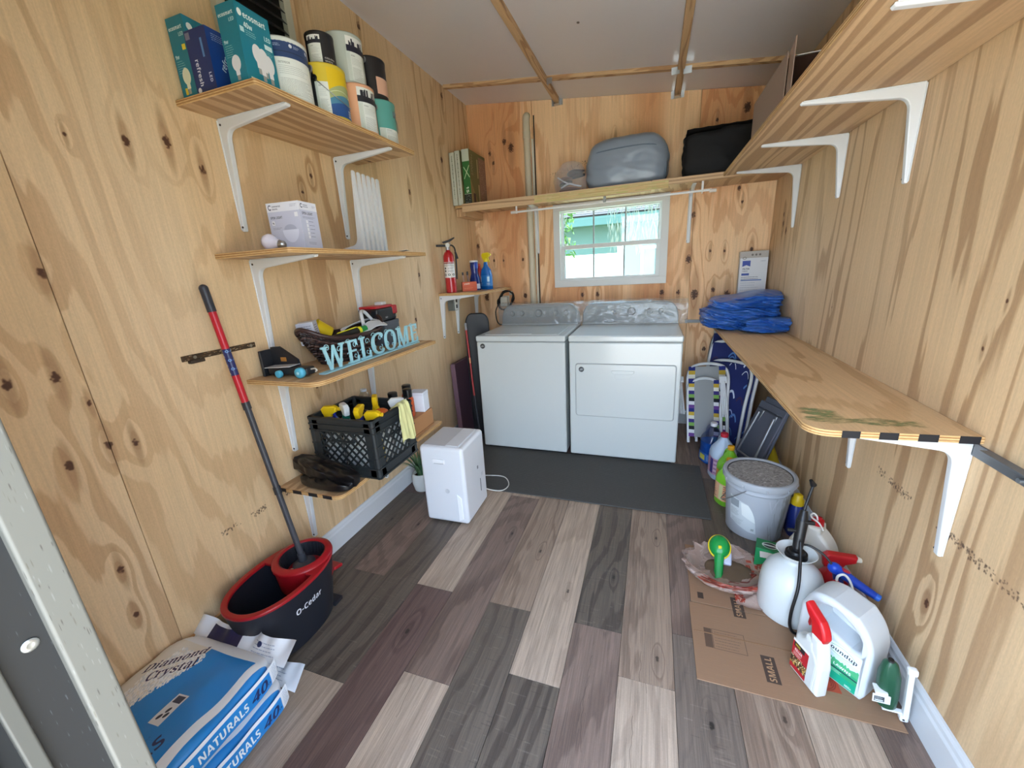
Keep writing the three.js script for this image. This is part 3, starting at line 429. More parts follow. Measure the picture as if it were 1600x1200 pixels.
paintCan('black paint can with peach patch, stacked on the teal can', [-1.34, TY + 0.1915, -1.92], 0.08, 0.18, 0, std(0x1c1b1e, 0.35), [[std(0xdcae95, 0.45), 0.03, 0.1, 1.0, 2.0]], {});

// ---- second shelf: ceiling light carton, bulb, spare brackets
{
  const f = print(384, 384, (x, w, h) => { fill(x, '#c7cbe0', 0, 0, w, h); fill(x, '#e6e8f2', 0, 0, w, 70); x.strokeStyle = '#3a3f5c'; x.lineWidth = 8; x.beginPath(); x.arc(40, 36, 17, 0.7, 5.6); x.stroke(); txt(x, 'commercial', 66, 28, 18, '#4a4f66'); txt(x, 'electric', 66, 48, 18, '#4a4f66'); fine(x, '#8a90a8', 280, 22, 80, 2, 12, 3); txt(x, 'SPIN LIGHT', 26, 116, 26, '#3f455e'); fill(x, '#e9ebf4', 34, 140, 34, 34); txt(x, '%', 40, 158, 24, '#4a4f66'); fine(x, '#7d83a0', 36, 194, 110, 2, 10, 3); x.fillStyle = '#aeb4cd'; x.beginPath(); x.ellipse(240, 214, 74, 40, 0, PI, 0); x.fill(); x.fillStyle = '#dfe3f6'; x.beginPath(); x.ellipse(240, 216, 96, 100, 0, 0, PI); x.fill(); fine(x, '#b59a84', 40, 340, 110, 2, 12, 4); fill(x, '#e9ebf4', 318, 84, 40, 34); });
  const s = print(256, 384, (x, w, h) => { fill(x, '#c7cbe0', 0, 0, w, h); fill(x, '#e6e8f2', 0, 0, w, 66); x.strokeStyle = '#3a3f5c'; x.lineWidth = 7; x.beginPath(); x.arc(40, 34, 14, 0.7, 5.6); x.stroke(); fine(x, '#565c78', 62, 24, 90, 2, 14, 5); fine(x, '#8a90a8', 190, 26, 50, 2, 10, 3); txt(x, 'SPIN LIGHT', 30, 92, 28, '#3f455e'); fine(x, '#6b7190', 30, 118, 190, 2, 10, 3); for (let i = 0; i < 5; i++) { fill(x, '#e9ebf4', 70, 146 + i * 30, 26, 24); fine(x, '#6b7190', 110, 152 + i * 30, 80, 1, 10, 4); } fine(x, '#6b7190', 60, 320, 120, 2, 12, 3); });
  const t = thing('light_carton', 'pale lilac ceiling light carton on the second shelf', 'box', [-1.362, 1.522, -1.318], 0.12);
  part('carton', at(box(0.145, 0.178, 0.10), 0, 0.089, 0), [printed(s, 0.5), printed(s, 0.5), std(0xc7cbe0, 0.6), std(0xc7cbe0, 0.6), printed(f, 0.5), printed(f, 0.5)], t);
  const b = thing('light_bulb', 'white light bulb lying in front of the ceiling light carton', 'light bulb', [-1.36, 1.522, -1.185]);
  part('globe', at(lathe([[0, 0], [0.012, 0.001], [0.024, 0.008], [0.03, 0.022], [0.029, 0.034], [0.022, 0.05], [0.016, 0.062], [0.0155, 0.075]], 32), 0, 0.0302, 0, 0, 0, -PI / 2 - 0.2).translate(-0.025, 0.004, 0), std(0xe4e0f0, 0.25), b);
  part('screw_base', at(lathe([[0.0155, 0.075], [0.0145, 0.076], [0.0135, 0.078], [0.0142, 0.08], [0.0132, 0.083], [0.0142, 0.086], [0.0132, 0.089], [0.0138, 0.092], [0.006, 0.099], [0, 0.1]], 24), 0, 0.0302, 0, 0, 0, -PI / 2 - 0.2).translate(-0.025, 0.004, 0), tin, b);
  const G = 'spare white shelf brackets on the second shelf';
  const mk = (label) => { const t2 = thing('shelf_bracket', label, 'bracket', [0, 0, 0], 0, G); const bg = bracketShape(0.25, 0.365).clone(); bg.scale(1, 1, 0.7); bg.rotateX(PI); part('arm', bg, bracketM, t2); for (const q of [[0.013, 0.02], [0.009, 0.35]]) part('rivet', at(screwG.clone(), q[0], q[1], 0.0105, PI / 2), screwM, t2); return t2; };
  const ord = ['nearest', 'second', 'third', 'fourth', 'fifth', 'farthest'];
  for (let i = 0; i < 6; i++) { const b2 = mk(`spare white shelf bracket standing upright, ${ord[i]} of the six from the carton`); b2.position.set(-1.335 - i * 0.004, 1.522, -1.69 - i * 0.041); b2.rotation.y = PI + 0.02 * (i - 2); }
  const k = thing('metal_hook', 'small grey metal latch lying beside the spare brackets', 'hook', [-1.33, 1.522, -1.975], 0.2);
  part('plate', at(rbox(0.09, 0.004, 0.03, 0.0015), 0, 0.012, 0, 0, 0, 0.08), std(0xb4b6b4, 0.35, { metalness: 0.8 }), k); part('pin', at(cyl(0.006, 0.006, 0.05, 16), 0.01, 0.006, 0, PI / 2, 0, 0), std(0x8d8f8e, 0.4, { metalness: 0.8 }), k); part('tongue', at(rbox(0.05, 0.003, 0.022, 0.001), -0.045, 0.005, 0.004, 0, 0.3, 0.1), std(0x6f706e, 0.45, { metalness: 0.7 }), k);
}
// ---- third shelf: basket, sign, sprinkler, charger
const S3 = 1.027;
{ // folded black edging tool with two pale blue wheels
  const t = thing('dust_pan', 'black plastic dustpan with light blue wheels at the shelf corner', 'dustpan', [-1.44, S3, -1.20], 0.05), bk = std(0x1e2026, 0.42), bl = std(0x58b7d6, 0.4);
  part('side_plate', at(extr(shape([[-0.09, 0.005], [-0.09, 0.10], [-0.075, 0.118], [-0.035, 0.12], [0.05, 0.065], [0.056, 0.035]]), 0.012, 0.002), 0, 0, -0.03), bk, t);
  part('back_plate', at(rbox(0.012, 0.108, 0.07, 0.003), -0.086, 0.056, 0.0), bk, t);
  part('body', at(rbox(0.2, 0.032, 0.05, 0.008), 0.03, 0.024, 0.0), bk, t);
  part('lip', at(rbox(0.13, 0.003, 0.06, 0.001), -0.01, 0.043, 0.005, 0, 0, 0.05), std(0xc9cbcf, 0.35), t);
  const wh = part('wheel', at(lathe([[0, -0.012], [0.014, -0.012], [0.021, -0.009], [0.022, 0], [0.021, 0.009], [0.014, 0.012], [0, 0.012]], 28), 0.105, 0.0225, 0.034, PI / 2), bl, t); part('hub', at(lathe([[0, 0], [0.008, 0], [0.006, 0.004], [0, 0.005]], 16), 0.105, 0.0225, 0.0455, PI / 2), std(0xa9dcea, 0.4), wh);
  part('wheel', at(lathe([[0, -0.009], [0.012, -0.009], [0.0155, -0.006], [0.0155, 0.006], [0.012, 0.009], [0, 0.009]], 24), 0.0, 0.016, 0.038, PI / 2, 0.3), bl, t);
  part('print_patch', at(rbox(0.03, 0.018, 0.001, 0.0004, 1), -0.02, 0.066, -0.0172), std(0xb07a3a, 0.6), t);
  part('hook', tube([[0.128, 0.03, 0], [0.15, 0.033, 0], [0.158, 0.026, 0], [0.15, 0.02, 0]], 0.003, 20, 8), std(0xd8d4c8, 0.5), t);
}
{ // boat shaped wicker basket
  const t = thing('wicker_basket', 'dark brown boat-shaped wicker basket behind the WELCOME sign', 'basket', [-1.425, S3, -1.55]);
  const strands = [[], [], []], NR = 13;
  for (let k = 0; k < NR; k++) {
    const f = k / (NR - 1), a = 0.075 + 0.048 * f, b = 0.155 + 0.085 * f, pts = [];
    for (let i = 0; i < 72; i++) { const q = (i / 72) * 2 * PI, wv = ((i + k) % 2 ? 1 : -1) * 0.005, ends = Math.pow(Math.abs(Math.cos(q)), 5); pts.push([(a + wv) * Math.sin(q), 0.006 + f * 0.105 + f * 0.055 * ends, (b + wv) * Math.cos(q) * (1 + 0.04 * f * ends)]); }
    strands[k % 3].push(tube(pts, 0.0046, 216, 6, true));
  }
  const wm = [std(0x3a2726, 0.4), std(0x5a4440, 0.4), std(0x241819, 0.5)];
  strands.forEach((s, i) => part('weave', merge(s), wm[i], t));
  part('rim', (() => { const pts = []; for (let i = 0; i < 72; i++) { const q = (i / 72) * 2 * PI, ends = Math.pow(Math.abs(Math.cos(q)), 5); pts.push([0.128 * Math.sin(q), 0.12 + 0.058 * ends, 0.242 * Math.cos(q) * (1 + 0.05 * ends)]); } return tube(pts, 0.009, 120, 8, true); })(), wm[0], t);
  part('bottom', at(loft([{ y: 0, rx: 0.072, rz: 0.15 }, { y: 0.008, rx: 0.076, rz: 0.155 }], 40)), wm[2], t);
  // things in it
  const wb = thing('small_carton', 'small white carton standing in the wicker basket', 'box', [-1.478, S3 + 0.10, -1.39], 0.5), wt = print(128, 128, (x, w, h) => { fill(x, '#c9cbd6', 0, 0, w, h); fine(x, '#6d7084', 14, 20, 100, 7, 13, 4); fill(x, '#9a9cae', 70, 70, 36, 34); });
  part('carton', at(rbox(0.075, 0.1, 0.06, 0.002), 0, 0.05, 0, 0.05, 0, 0.1), [printed(wt), printed(wt), std(0xd6d8e0), std(0xd6d8e0), printed(wt), printed(wt)], wb);
  const yc = thing('plastic_cup', 'yellow plastic cup lying in the wicker basket', 'cup', [-1.485, S3 + 0.092, -1.525]);
  part('cup', at(lathe([[0, 0], [0.032, 0], [0.034, 0.004], [0.041, 0.075], [0.043, 0.078], [0.040, 0.078], [0.031, 0.006], [0, 0.005]], 32), 0, 0.03, 0, 0.9, 0, 0.5), std(0xe3c21c, 0.4), yc); part('rim_bead', at(new THREE.TorusGeometry(0.0425, 0.002, 8, 32), 0, 0, 0, PI / 2).translate(0, 0.077, 0).applyMatrix4(new THREE.Matrix4().makeRotationFromEuler(new THREE.Euler(0.9, 0, 0.5))).translate(0, 0.03, 0), std(0xcfae16, 0.4), yc);
  const gn = thing('hose_nozzle', 'black hose nozzle with yellow bands and green tip in the basket', 'nozzle', [-1.36, S3 + 0.122, -1.50], 0);
  part('barrel', rod([0, 0.0, 0.1], [0.02, 0.012, -0.06], 0.012, 0.017), std(0x1d1f1c, 0.5), gn); part('stripe', merge(rod([-0.004, 0.015, 0.06], [0.014, 0.028, -0.05], 0.004, 0.004), rod([0.018, 0.01, -0.05], [0.0205, 0.0125, -0.066], 0.0185, 0.0185)), std(0xe0dd2a, 0.45), gn); part('tip', rod([0.0205, 0.0125, -0.066], [0.026, 0.015, -0.10], 0.0155, 0.017), std(0x1f8a45, 0.4), gn);
  const wd = thing('wicker_dish', 'white wire hanger basket with round handle piled in the wicker basket', 'wire basket', [-1.415, S3 + 0.112, -1.665]), wl = std(0xd9dde0, 0.45);
  const ws = []; for (let i = 0; i < 11; i++) { const q = i / 10; ws.push(tube([[0.09 - q * 0.03, 0.0 + q * 0.01, 0.13 - q * 0.03], [0.1 - q * 0.05, 0.028 + q * 0.02, 0.0], [0.085 - q * 0.04, 0.02 + q * 0.02, -0.1], [-0.02, 0.045 + q * 0.006, -0.125 + q * 0.02], [-0.08 + q * 0.06, 0.03 + 0.02 * q, -0.02], [-0.04, 0.02, 0.1 - q * 0.02]], 0.0034, 50, 6, true)); }
  part('wire', merge(ws), wl, wd); part('handle', tube([[0.06, 0.04, 0.05], [0.03, 0.085, 0.02], [0.0, 0.1, -0.02], [-0.01, 0.09, -0.06], [0.0, 0.05, -0.09]], 0.009, 40, 10), wl, wd);
}
{ // WELCOME sign, pale teal metal letters on a bar
  const t = thing('welcome_sign', 'pale teal metal WELCOME sign with curled scrolls on the third shelf', 'sign', [-1.283, S3, -1.235], PI / 2), m = std(0x9fd0da, 0.45);
  const font = await new FontLoader().loadAsync('fonts/droid/droid_serif_regular.typeface.json');
  part('base_bar', at(rbox(0.73, 0.006, 0.034, 0.0015), 0.36, 0.003, 0), m, t);
  let x = 0.012; const W = 0.70;
  for (const ch of 'WELCOME') {
    const g = new TextGeometry(ch, { font, size: 0.103, depth: 0.006, curveSegments: 6, bevelEnabled: true, bevelThickness: 0.0008, bevelSize: 0.0008, bevelSegments: 1 });
    g.computeBoundingBox(); const bb = g.boundingBox, w0 = bb.max.x - bb.min.x, want = { W: 0.135, E: 0.075, L: 0.075, C: 0.092, O: 0.095, M: 0.115 }[ch];
    g.translate(-bb.min.x, -bb.min.y, -0.003); g.scale(want / w0, 1, 1); const L = part('letter', at(g, x, 0.0066, 0), m, t);
    const curls = []; for (const [cx, cy, s] of [[0.2, 0.3, 1], [0.75, 0.72, -1], [0.25, 0.9, 1], [0.72, 0.25, 1]]) { const pts = []; for (let i = 0; i <= 14; i++) { const a = i * 0.5 * s + cx * 9, r = 0.002 + i * 0.0011; pts.push([cx * want + r * Math.cos(a), 0.008 + cy * 0.1 + r * Math.sin(a), 0]); } curls.push(tube(pts, 0.0017, 26, 5)); }
    part('scroll', at(merge(curls), x, 0.004, 0), m, L); x += want + 0.0105;
  }
}
{ // black and red charger on a grey box
  const b = thing('grey_box', 'dark grey box under the black and red battery charger', 'box', [-1.475, S3, -1.915], 0.1);
  part('carton', at(rbox(0.13, 0.135, 0.16, 0.004), 0, 0.0675, 0), std(0x5b6068, 0.6), b); part('lid_edge', at(rbox(0.132, 0.02, 0.162, 0.003), 0, 0.126, 0), std(0x555a62, 0.6), b);
  const c = thing('battery_charger', 'black battery charger with red casing on the grey box', 'charger', [-1.475, S3 + 0.1368, -1.90], 0.1), bk = std(0x17181c, 0.4), rd = std(0xb4232c, 0.4);
  part('body', at(rbox(0.12, 0.075, 0.2, 0.012), 0, 0.0375, 0.01), bk, c); part('side_cap', at(cyl(0.034, 0.034, 0.03, 28), 0.005, 0.038, 0.12, PI / 2), bk, c);
  part('red_shell', merge(at(rbox(0.11, 0.014, 0.17, 0.005), 0, 0.081, 0.02), at(rbox(0.122, 0.05, 0.05, 0.008), 0.003, 0.056, -0.075)), rd, c); part('contact_block', at(rbox(0.05, 0.02, 0.045, 0.004), 0, 0.094, -0.03), std(0xe1e2e2, 0.4), c);
  part('lettering', at(box(0.0008, 0.016, 0.035), 0.0603, 0.02, 0.02), printed(print(64, 32, (x, w, h) => { fill(x, '#17181c', 0, 0, w, h); fine(x, '#d6d6d6', 6, 8, 50, 2, 10, 5); }), 0.4), c); part('screw', at(cyl(0.006, 0.006, 0.003, 12), 0.061, 0.02, -0.08, 0, 0, PI / 2), tin, c);
}

// ---- low shelf: milk crate with bottles, folded bag, cans, carton
const S4 = 0.514;
{
  const t = thing('milk_crate', 'black plastic milk crate full of spray bottles on the lowest shelf', 'crate', [-1.318, S4, -1.46]), m = std(0x23282a, 0.5);
  const W = 0.36, D = 0.31, H = 0.285, T = 0.008;
  const panel = (w, hole) => { // lattice wall in xy, centred in x
    const out = [], h = H, x0 = -w / 2 + 0.045, x1 = w / 2 - 0.045, y0 = 0.05, y1 = 0.215;
    out.push(at(rbox(w, 0.05, T, 0.002, 1), 0, 0.026, 0), at(rbox(w, 0.07, T, 0.002, 1), 0, h - 0.036, 0), at(rbox(w, 0.014, 0.018, 0.003, 1), 0, h - 0.007, 0), at(rbox(w, 0.006, 0.016, 0.002, 1), 0, h - 0.034, 0.002), at(rbox(w, 0.006, 0.016, 0.002, 1), 0, h - 0.062, 0.002), at(rbox(w, 0.008, 0.016, 0.002, 1), 0, 0.05, 0.002), at(rbox(w, 0.008, 0.016, 0.002, 1), 0, 0.006, 0.002));
    for (const s of [-1, 1]) { out.push(at(rbox(0.05, h - 0.01, T, 0.002, 1), s * (w / 2 - 0.026), h / 2, 0)); for (const y of [0.1, 0.155]) out.push(at(rbox(0.05, 0.006, 0.016, 0.002, 1), s * (w / 2 - 0.026), y, 0.002)); }
    const step = 0.042; for (const s of [-1, 1]) for (let k = -14; k <= 14; k++) { // clipped diagonals
      const c = k * step, pts = []; const xa = x0, xb = x1; const Y = (x) => s * (x - 0) + c + 0.13; let xs = [xa, xb].map((x) => x), p = [];
      for (const x of xs) { const y = Y(x); if (y >= y0 && y <= y1) p.push([x, y]); } for (const y of [y0, y1]) { const x = (y - c - 0.13) / s; if (x > xa && x < xb) p.push([x, y]); }
      if (p.length === 2 && Math.hypot(p[0][0] - p[1][0], p[0][1] - p[1][1]) > 0.01) out.push(bar(p[0], p[1], 0.0075, 0.006));
    }
    if (hole) out.push(at(rbox(0.13, 0.008, 0.014, 0.002, 1), 0, 0.172, 0.001), at(rbox(0.006, 0.045, 0.012, 0.002, 1), -0.062, 0.194, 0), at(rbox(0.006, 0.045, 0.012, 0.002, 1), 0.062, 0.194, 0));
    return merge(out);
  };
  part('side_panel', panel(W, true), m, t, [0, 0, D / 2 - T / 2]); part('side_panel', panel(W, true), m, t, [0, 0, -D / 2 + T / 2], [0, PI, 0]);
  part('side_panel', panel(D, true), m, t, [W / 2 - T / 2, 0, 0], [0, PI / 2, 0]); part('side_panel', panel(D, true), m, t, [-W / 2 + T / 2, 0, 0], [0, -PI / 2, 0]);
  for (const sx of [-1, 1]) for (const sz of [-1, 1]) part('corner_post', at(loft([{ y: 0, rx: 0.014 }, { y: H, rx: 0.014 }], 16), sx * (W / 2 - 0.01), 0, sz * (D / 2 - 0.01)), m, t);
  const base = []; for (let i = 0; i < 8; i++) { base.push(at(box(W - 0.02, 0.006, 0.006), 0, 0.006, -D / 2 + 0.02 + i * 0.0386), at(box(0.006, 0.006, D - 0.02), -W / 2 + 0.02 + i * 0.0457, 0.006, 0)); } part('base_grid', merge(base), m, t);
}
const CY = S4 + 0.0105;
// generic spray bottle: body, neck collar, trigger head pointing along +x
function sprayBottle(label, pos, ry, o) {
  const t = thing('spray_bottle', label, 'spray bottle', pos, ry, o.group), h = (o.h ?? 0.2) + (o.up ?? 0), r = o.r ?? 0.036, rz = o.rz ?? r * 0.8;
  part('bottle', loft([{ y: 0, rx: r * 0.93, rz: rz * 0.93, p: 3 }, { y: 0.006, rx: r, rz, p: 3 }, { y: h * 0.55, rx: r, rz, p: 3 }, { y: h * 0.72, rx: r * 0.82, rz: rz * 0.9, p: 2.6 }, { y: h * 0.86, rx: 0.019, rz: 0.019 }, { y: h, rx: 0.015, rz: 0.015 }], 32), o.body, t);
  if (o.label) part('label', at(loft([{ y: h * 0.12, rx: r * 1.012, rz: rz * 1.012, p: 3 }, { y: h * 0.52, rx: r * 1.012, rz: rz * 1.012, p: 3 }], 32, false)), o.label, t);
  part('collar', at(cyl(0.0165, 0.0175, 0.02, 24), 0, h + 0.01, 0), o.collar ?? o.head, t);
  part('trigger_head', at(extr(shape([[-0.02, 0.018], [0.016, 0.018], [0.018, 0.03], [0.044, 0.044], [0.046, 0.066], [0.03, 0.074], [-0.018, 0.072], [-0.034, 0.058], [-0.03, 0.04]]), 0.026, 0.006, 6, 3), 0, h, -0.013), o.head, t);
  part('trigger', at(extr(shape([[0.018, 0.042], [0.03, 0.046], [0.034, 0.02], [0.045, 0.0], [0.04, -0.004], [0.026, 0.014]]), 0.012, 0.002), 0, h, -0.006), o.trig ?? o.head, t);
  part('nozzle', at(cyl(0.008, 0.009, 0.014, 16), 0.051, h + 0.056, 0, 0, 0, PI / 2), o.nozzle ?? o.head, t);
  return t;
}
const yel = std(0xe6bf14, 0.4), blu = std(0x27318f, 0.4), wht = std(0xdfe3e2, 0.4), grn = std(0x0f6f5c, 0.4), orange = std(0xd4601c, 0.4);
sprayBottle('spray bottle with yellow head, lone one at the left corner of the crate', [-1.435, CY, -1.372], 0.2, { body: wht, head: yel, collar: blu, trig: blu, h: 0.235 });
sprayBottle('white spray bottle with green collar in the crate', [-1.345, CY, -1.382], 2.6, { body: wht, head: wht, collar: grn, trig: grn, h: 0.245 });
sprayBottle('spray bottle with tall yellow head next to the green-collared one', [-1.265, CY, -1.378], 1.9, { body: wht, head: yel, collar: blu, trig: blu, h: 0.24 });
sprayBottle('spray bottle with yellow head nearest the front corner of the crate', [-1.19, CY, -1.372], 0.1, { body: yel, head: yel, collar: blu, trig: wht, h: 0.225, r: 0.034 });
sprayBottle('spray bottle with yellow head deepest inside the crate', [-1.265, CY, -1.50], 2.2, { body: wht, head: yel, h: 0.25 });
sprayBottle('spray bottle with white head under the yellow cloth', [-1.195, CY, -1.56], 0.3, { body: wht, head: wht, h: 0.225, r: 0.034 });
{
  const t = thing('plastic_tub', 'orange capped tub standing in the crate beside the cloth', 'tub', [-1.21, CY, -1.465]);
  part('tub', loft([{ y: 0, rx: 0.036 }, { y: 0.006, rx: 0.038 }, { y: 0.18, rx: 0.038 }, { y: 0.195, rx: 0.03 }], 32), wht, t); part('cap', at(lathe([[0.036, 0], [0.037, 0.045], [0.033, 0.07], [0.02, 0.079], [0, 0.08]], 32), 0, 0.192, 0), orange, t);
  const g = thing('cleaner_bottle', 'green and yellow bottle seen through the crate lattice', 'bottle', [-1.18, CY + 0.001, -1.345]);
  const b = [{ y: 0, rx: 0.02, rz: 0.016 }, { y: 0.09, rx: 0.02, rz: 0.016 }, { y: 0.13, rx: 0.013, rz: 0.012 }, { y: 0.15, rx: 0.011 }]; part('bottle', loft(b, 24), std(0x35b06a, 0.4), g); part('label', loft([{ y: 0.05, rx: 0.0203, rz: 0.0163 }, { y: 0.09, rx: 0.0203, rz: 0.0163 }], 24, false), std(0xdcc62c, 0.45), g); part('cap', at(cyl(0.012, 0.013, 0.02, 20), 0, 0.16, 0), wht, g);
  const c = thing('dust_cloth', 'pale yellow cleaning cloth draped over the crate rim', 'cloth', [-1.134, S4, -1.52]);
  // hangs over the rim: strip following an arch, wrinkled
  const n = 36, mcols = 14, pos = [], uv = [], idx = [];
  const path = []; for (let i = 0; i <= n; i++) { const q = i / n; let x, y; if (q < 0.22) { x = -0.055 + q / 0.22 * 0.03; y = 0.262 + q / 0.22 * 0.025; } else if (q < 0.34) { const a = (q - 0.22) / 0.12 * PI * 0.55; x = -0.025 + 0.034 * Math.sin(a); y = 0.287 + 0.012 * Math.sin(a * 1.8); } else { x = 0.011 + 0.012 * (q - 0.34); y = 0.285 - (q - 0.34) / 0.66 * 0.175; } path.push([x, y]); }
  for (let i = 0; i <= n; i++) for (let j = 0; j <= mcols; j++) { const q = i / n, z = (j / mcols - 0.5) * (0.06 + 0.055 * q), w = 0.006 * Math.sin(j * 0.8 + q * 3) + 0.003 * Math.sin(j * 1.7 + 1); pos.push(path[i][0] + Math.abs(w) * (q > 0.3 ? 1 : 0.3) + (q > 0.3 ? 0.003 : 0), path[i][1] + (q < 0.3 ? w : 0) - (q > 0.9 ? 0.012 * Math.sin(j * 0.42 + 0.5) * (q - 0.9) * 10 : 0), z); uv.push(j / mcols, q); }
  for (let i = 0; i < n; i++) for (let j = 0; j < mcols; j++) { const a = i * (mcols + 1) + j; idx.push(a, a + 1, a + mcols + 2, a, a + mcols + 2, a + mcols + 1); }
  const gg = new THREE.BufferGeometry(); gg.setAttribute('position', new THREE.Float32BufferAttribute(pos, 3)); gg.setAttribute('uv', new THREE.Float32BufferAttribute(uv, 2)); gg.setIndex(idx); gg.computeVertexNormals();
  part('cloth', gg, std(0xd7d597, 0.9, { side: THREE.DoubleSide }), c);
  const bag = thing('folded_bag', 'black crumpled bag lying at the front of the lowest shelf', 'bag', [-1.355, S4, -1.217], -0.05), bm = std(0x0c0b0e, 0.38);
  part('roll', at(blob(0.18, 0.03, 0.045, 2.6, (v) => { const k = ridge(v.x * 7 + v.y * 20, v.y * 22, v.z * 20) * 0.013 + ridge(v.x * 16, v.y * 44, v.z * 40) * 0.006; v.y += k * Math.sign(v.y || 1); v.z += k; }, 110, 60), 0, 0.071, -0.012, 0, 0, -0.13), bm, bag);
  part('flap', at(blob(0.145, 0.022, 0.066, 3, (v) => { const k = ridge(v.x * 12 + v.z * 8, 3, v.z * 22) * 0.013 + ridge(v.x * 34, 3, v.z * 40) * 0.004; v.y = Math.max(-0.0215, v.y + k * (v.y > 0 ? 1 : 0.2)); }, 110, 60), 0.015, 0.0222, 0.004), bm, bag);
  const ct = thing('small_carton', 'plain brown carton beyond the crate on the lowest shelf', 'box', [-1.345, S4, -1.835], 0.03), kraft = std(0xb17f52, 0.8);
  part('carton', at(rbox(0.21, 0.105, 0.27, 0.003), 0, 0.0525, 0), kraft, ct); part('flap', at(rbox(0.1, 0.003, 0.266, 0.001), -0.053, 0.1065, 0), kraft, ct); part('flap', at(rbox(0.1, 0.003, 0.266, 0.001), 0.053, 0.1065, 0), kraft, ct); part('bottom_seam', at(box(0.001, 0.004, 0.268), 0.1053, 0.012, 0), std(0x6d4a2c, 0.9), ct);
  const top = S4 + 0.1085, can = (label, p, bodyM) => { const k = thing('aerosol_can', label, 'spray can', p); part('body', lathe([[0, 0], [0.029, 0], [0.031, 0.003], [0.031, 0.10], [0.027, 0.112], [0.024, 0.116]], 28), bodyM, k); part('cap', at(lathe([[0.0255, 0], [0.0265, 0.045], [0.024, 0.05], [0, 0.051]], 28), 0, 0.112, 0), std(0x141416, 0.3), k); part('band', at(cyl(0.0313, 0.0313, 0.02, 28, true), 0, 0.085, 0), orange, k); return k; };
  const ob = std(0xc6552a, 0.4); can('black-capped aerosol can nearest the white box, front one of two', [-1.30, top, -1.82], ob); can('black-capped aerosol can against the wall behind the others', [-1.355, top, -1.895], ob); can('short-looking black-capped can just behind the crate rim', [-1.345, top, -1.745], std(0x2b2d33, 0.4));
  const k3 = can('black-capped can with white and blue label at the carton edge', [-1.275, top, -1.745], std(0xdfe2e6, 0.4)); k3.scale.y = 0.82;
  const wb = thing('small_carton', 'small white box behind the black-capped cans', 'box', [-1.293, top, -1.918], 0.15); part('carton', at(rbox(0.09, 0.115, 0.075, 0.003), 0, 0.0575, 0), std(0xe3e6ee, 0.5), wb); part('lid', at(rbox(0.092, 0.02, 0.077, 0.003), 0, 0.11, 0), std(0xdadde6, 0.5), wb);
  const cb = thing('clear_container', 'clear ribbed plastic bottle against the wall behind the crate', 'bottle', [-1.50, S4, -1.70]); const prof = []; for (let i = 0; i <= 24; i++) prof.push([0.026 + (i % 2) * 0.0022, 0.004 + i * 0.011]); part('bottle', lathe([[0, 0], [0.024, 0], ...prof, [0.018, 0.28], [0.016, 0.29]], 28), clear(0xe8edf0, 0.12), cb); part('cap', at(cyl(0.017, 0.017, 0.012, 20), 0, 0.291, 0), std(0xd9dde0, 0.4), cb);
}
// ---------------------------------------------------------------- left floor
{ // dehumidifier
  const t = thing('dehumidifier', 'white boxy dehumidifier standing on the floor before the washer', 'dehumidifier', [-1.078, 0, -1.878], 0.02), m = std(0xe2e4e8, 0.32), g = std(0xc6c7ca, 0.45);
  const W = 0.27, D = 0.30, H = 0.475;
  part('body', at(rbox(W, H, D, 0.02, 5), 0, H / 2 + 0.008, 0), m, t);
  part('top_panel', at(rbox(W - 0.05, 0.004, D - 0.04, 0.0018), -0.006, H + 0.0088, 0), g, t); part('control_strip', at(rbox(0.08, 0.004, D - 0.05, 0.0018), 0.062, H + 0.0115, 0), m, t);
  const recess = part('handle', at(rbox(0.075, 0.026, 0.012, 0.005), -0.015, 0.40, D / 2 + 0.002), std(0xf3f4f6, 0.35), t); part('handle_slot', at(rbox(0.06, 0.006, 0.003, 0.001), -0.012, 0.389, D / 2 + 0.0085), g, recess);
  part('tank_grip', at(extr(shape([[0, 0], [0.028, 0.015], [0.026, 0.15], [0, 0.17]]), 0.008, 0.003), 0.078, 0.03, D / 2 - 0.002), std(0xf4f6fa, 0.35), t);
  part('drain_plug', at(lathe([[0.014, 0], [0.013, 0.002], [0.010, 0.002], [0.009, 0.0005], [0, 0.0005]], 24), 0, 0, 0, PI / 2).translate(0.02, 0.215, D / 2), g, t);
  part('water_gauge', at(rbox(0.002, 0.085, 0.006, 0.0008), W / 2 + 0.0006, 0.155, -0.055), std(0x3e4146, 0.3), t); part('badge', at(rbox(0.0016, 0.02, 0.014, 0.0006), W / 2 + 0.0006, 0.285, -0.03), std(0x82868c, 0.4), t); part('small_badge', at(rbox(0.0014, 0.02, 0.02, 0.0006), W / 2 + 0.0005, 0.215, -0.085), std(0xcfd1d6, 0.4), t);
  for (const sx of [-1, 1]) for (const sz of [-1, 1]) part('castor', at(cyl(0.012, 0.014, 0.012, 16), sx * 0.1, 0.006, sz * 0.115), std(0x2b2c2e, 0.6), t);
  part('power_cord', tube([[0.06, 0.10, -D / 2], [0.12, 0.04, -0.19], [0.2, 0.016, -0.23], [0.222, 0.016, -0.31], [0.16, 0.016, -0.40], [0.05, 0.016, -0.40], [-0.06, 0.016, -0.36], [-0.1, 0.06, -0.2], [-0.08, 0.08, -D / 2]], 0.0035, 70, 8), std(0xd8d7d2, 0.5), t);
}
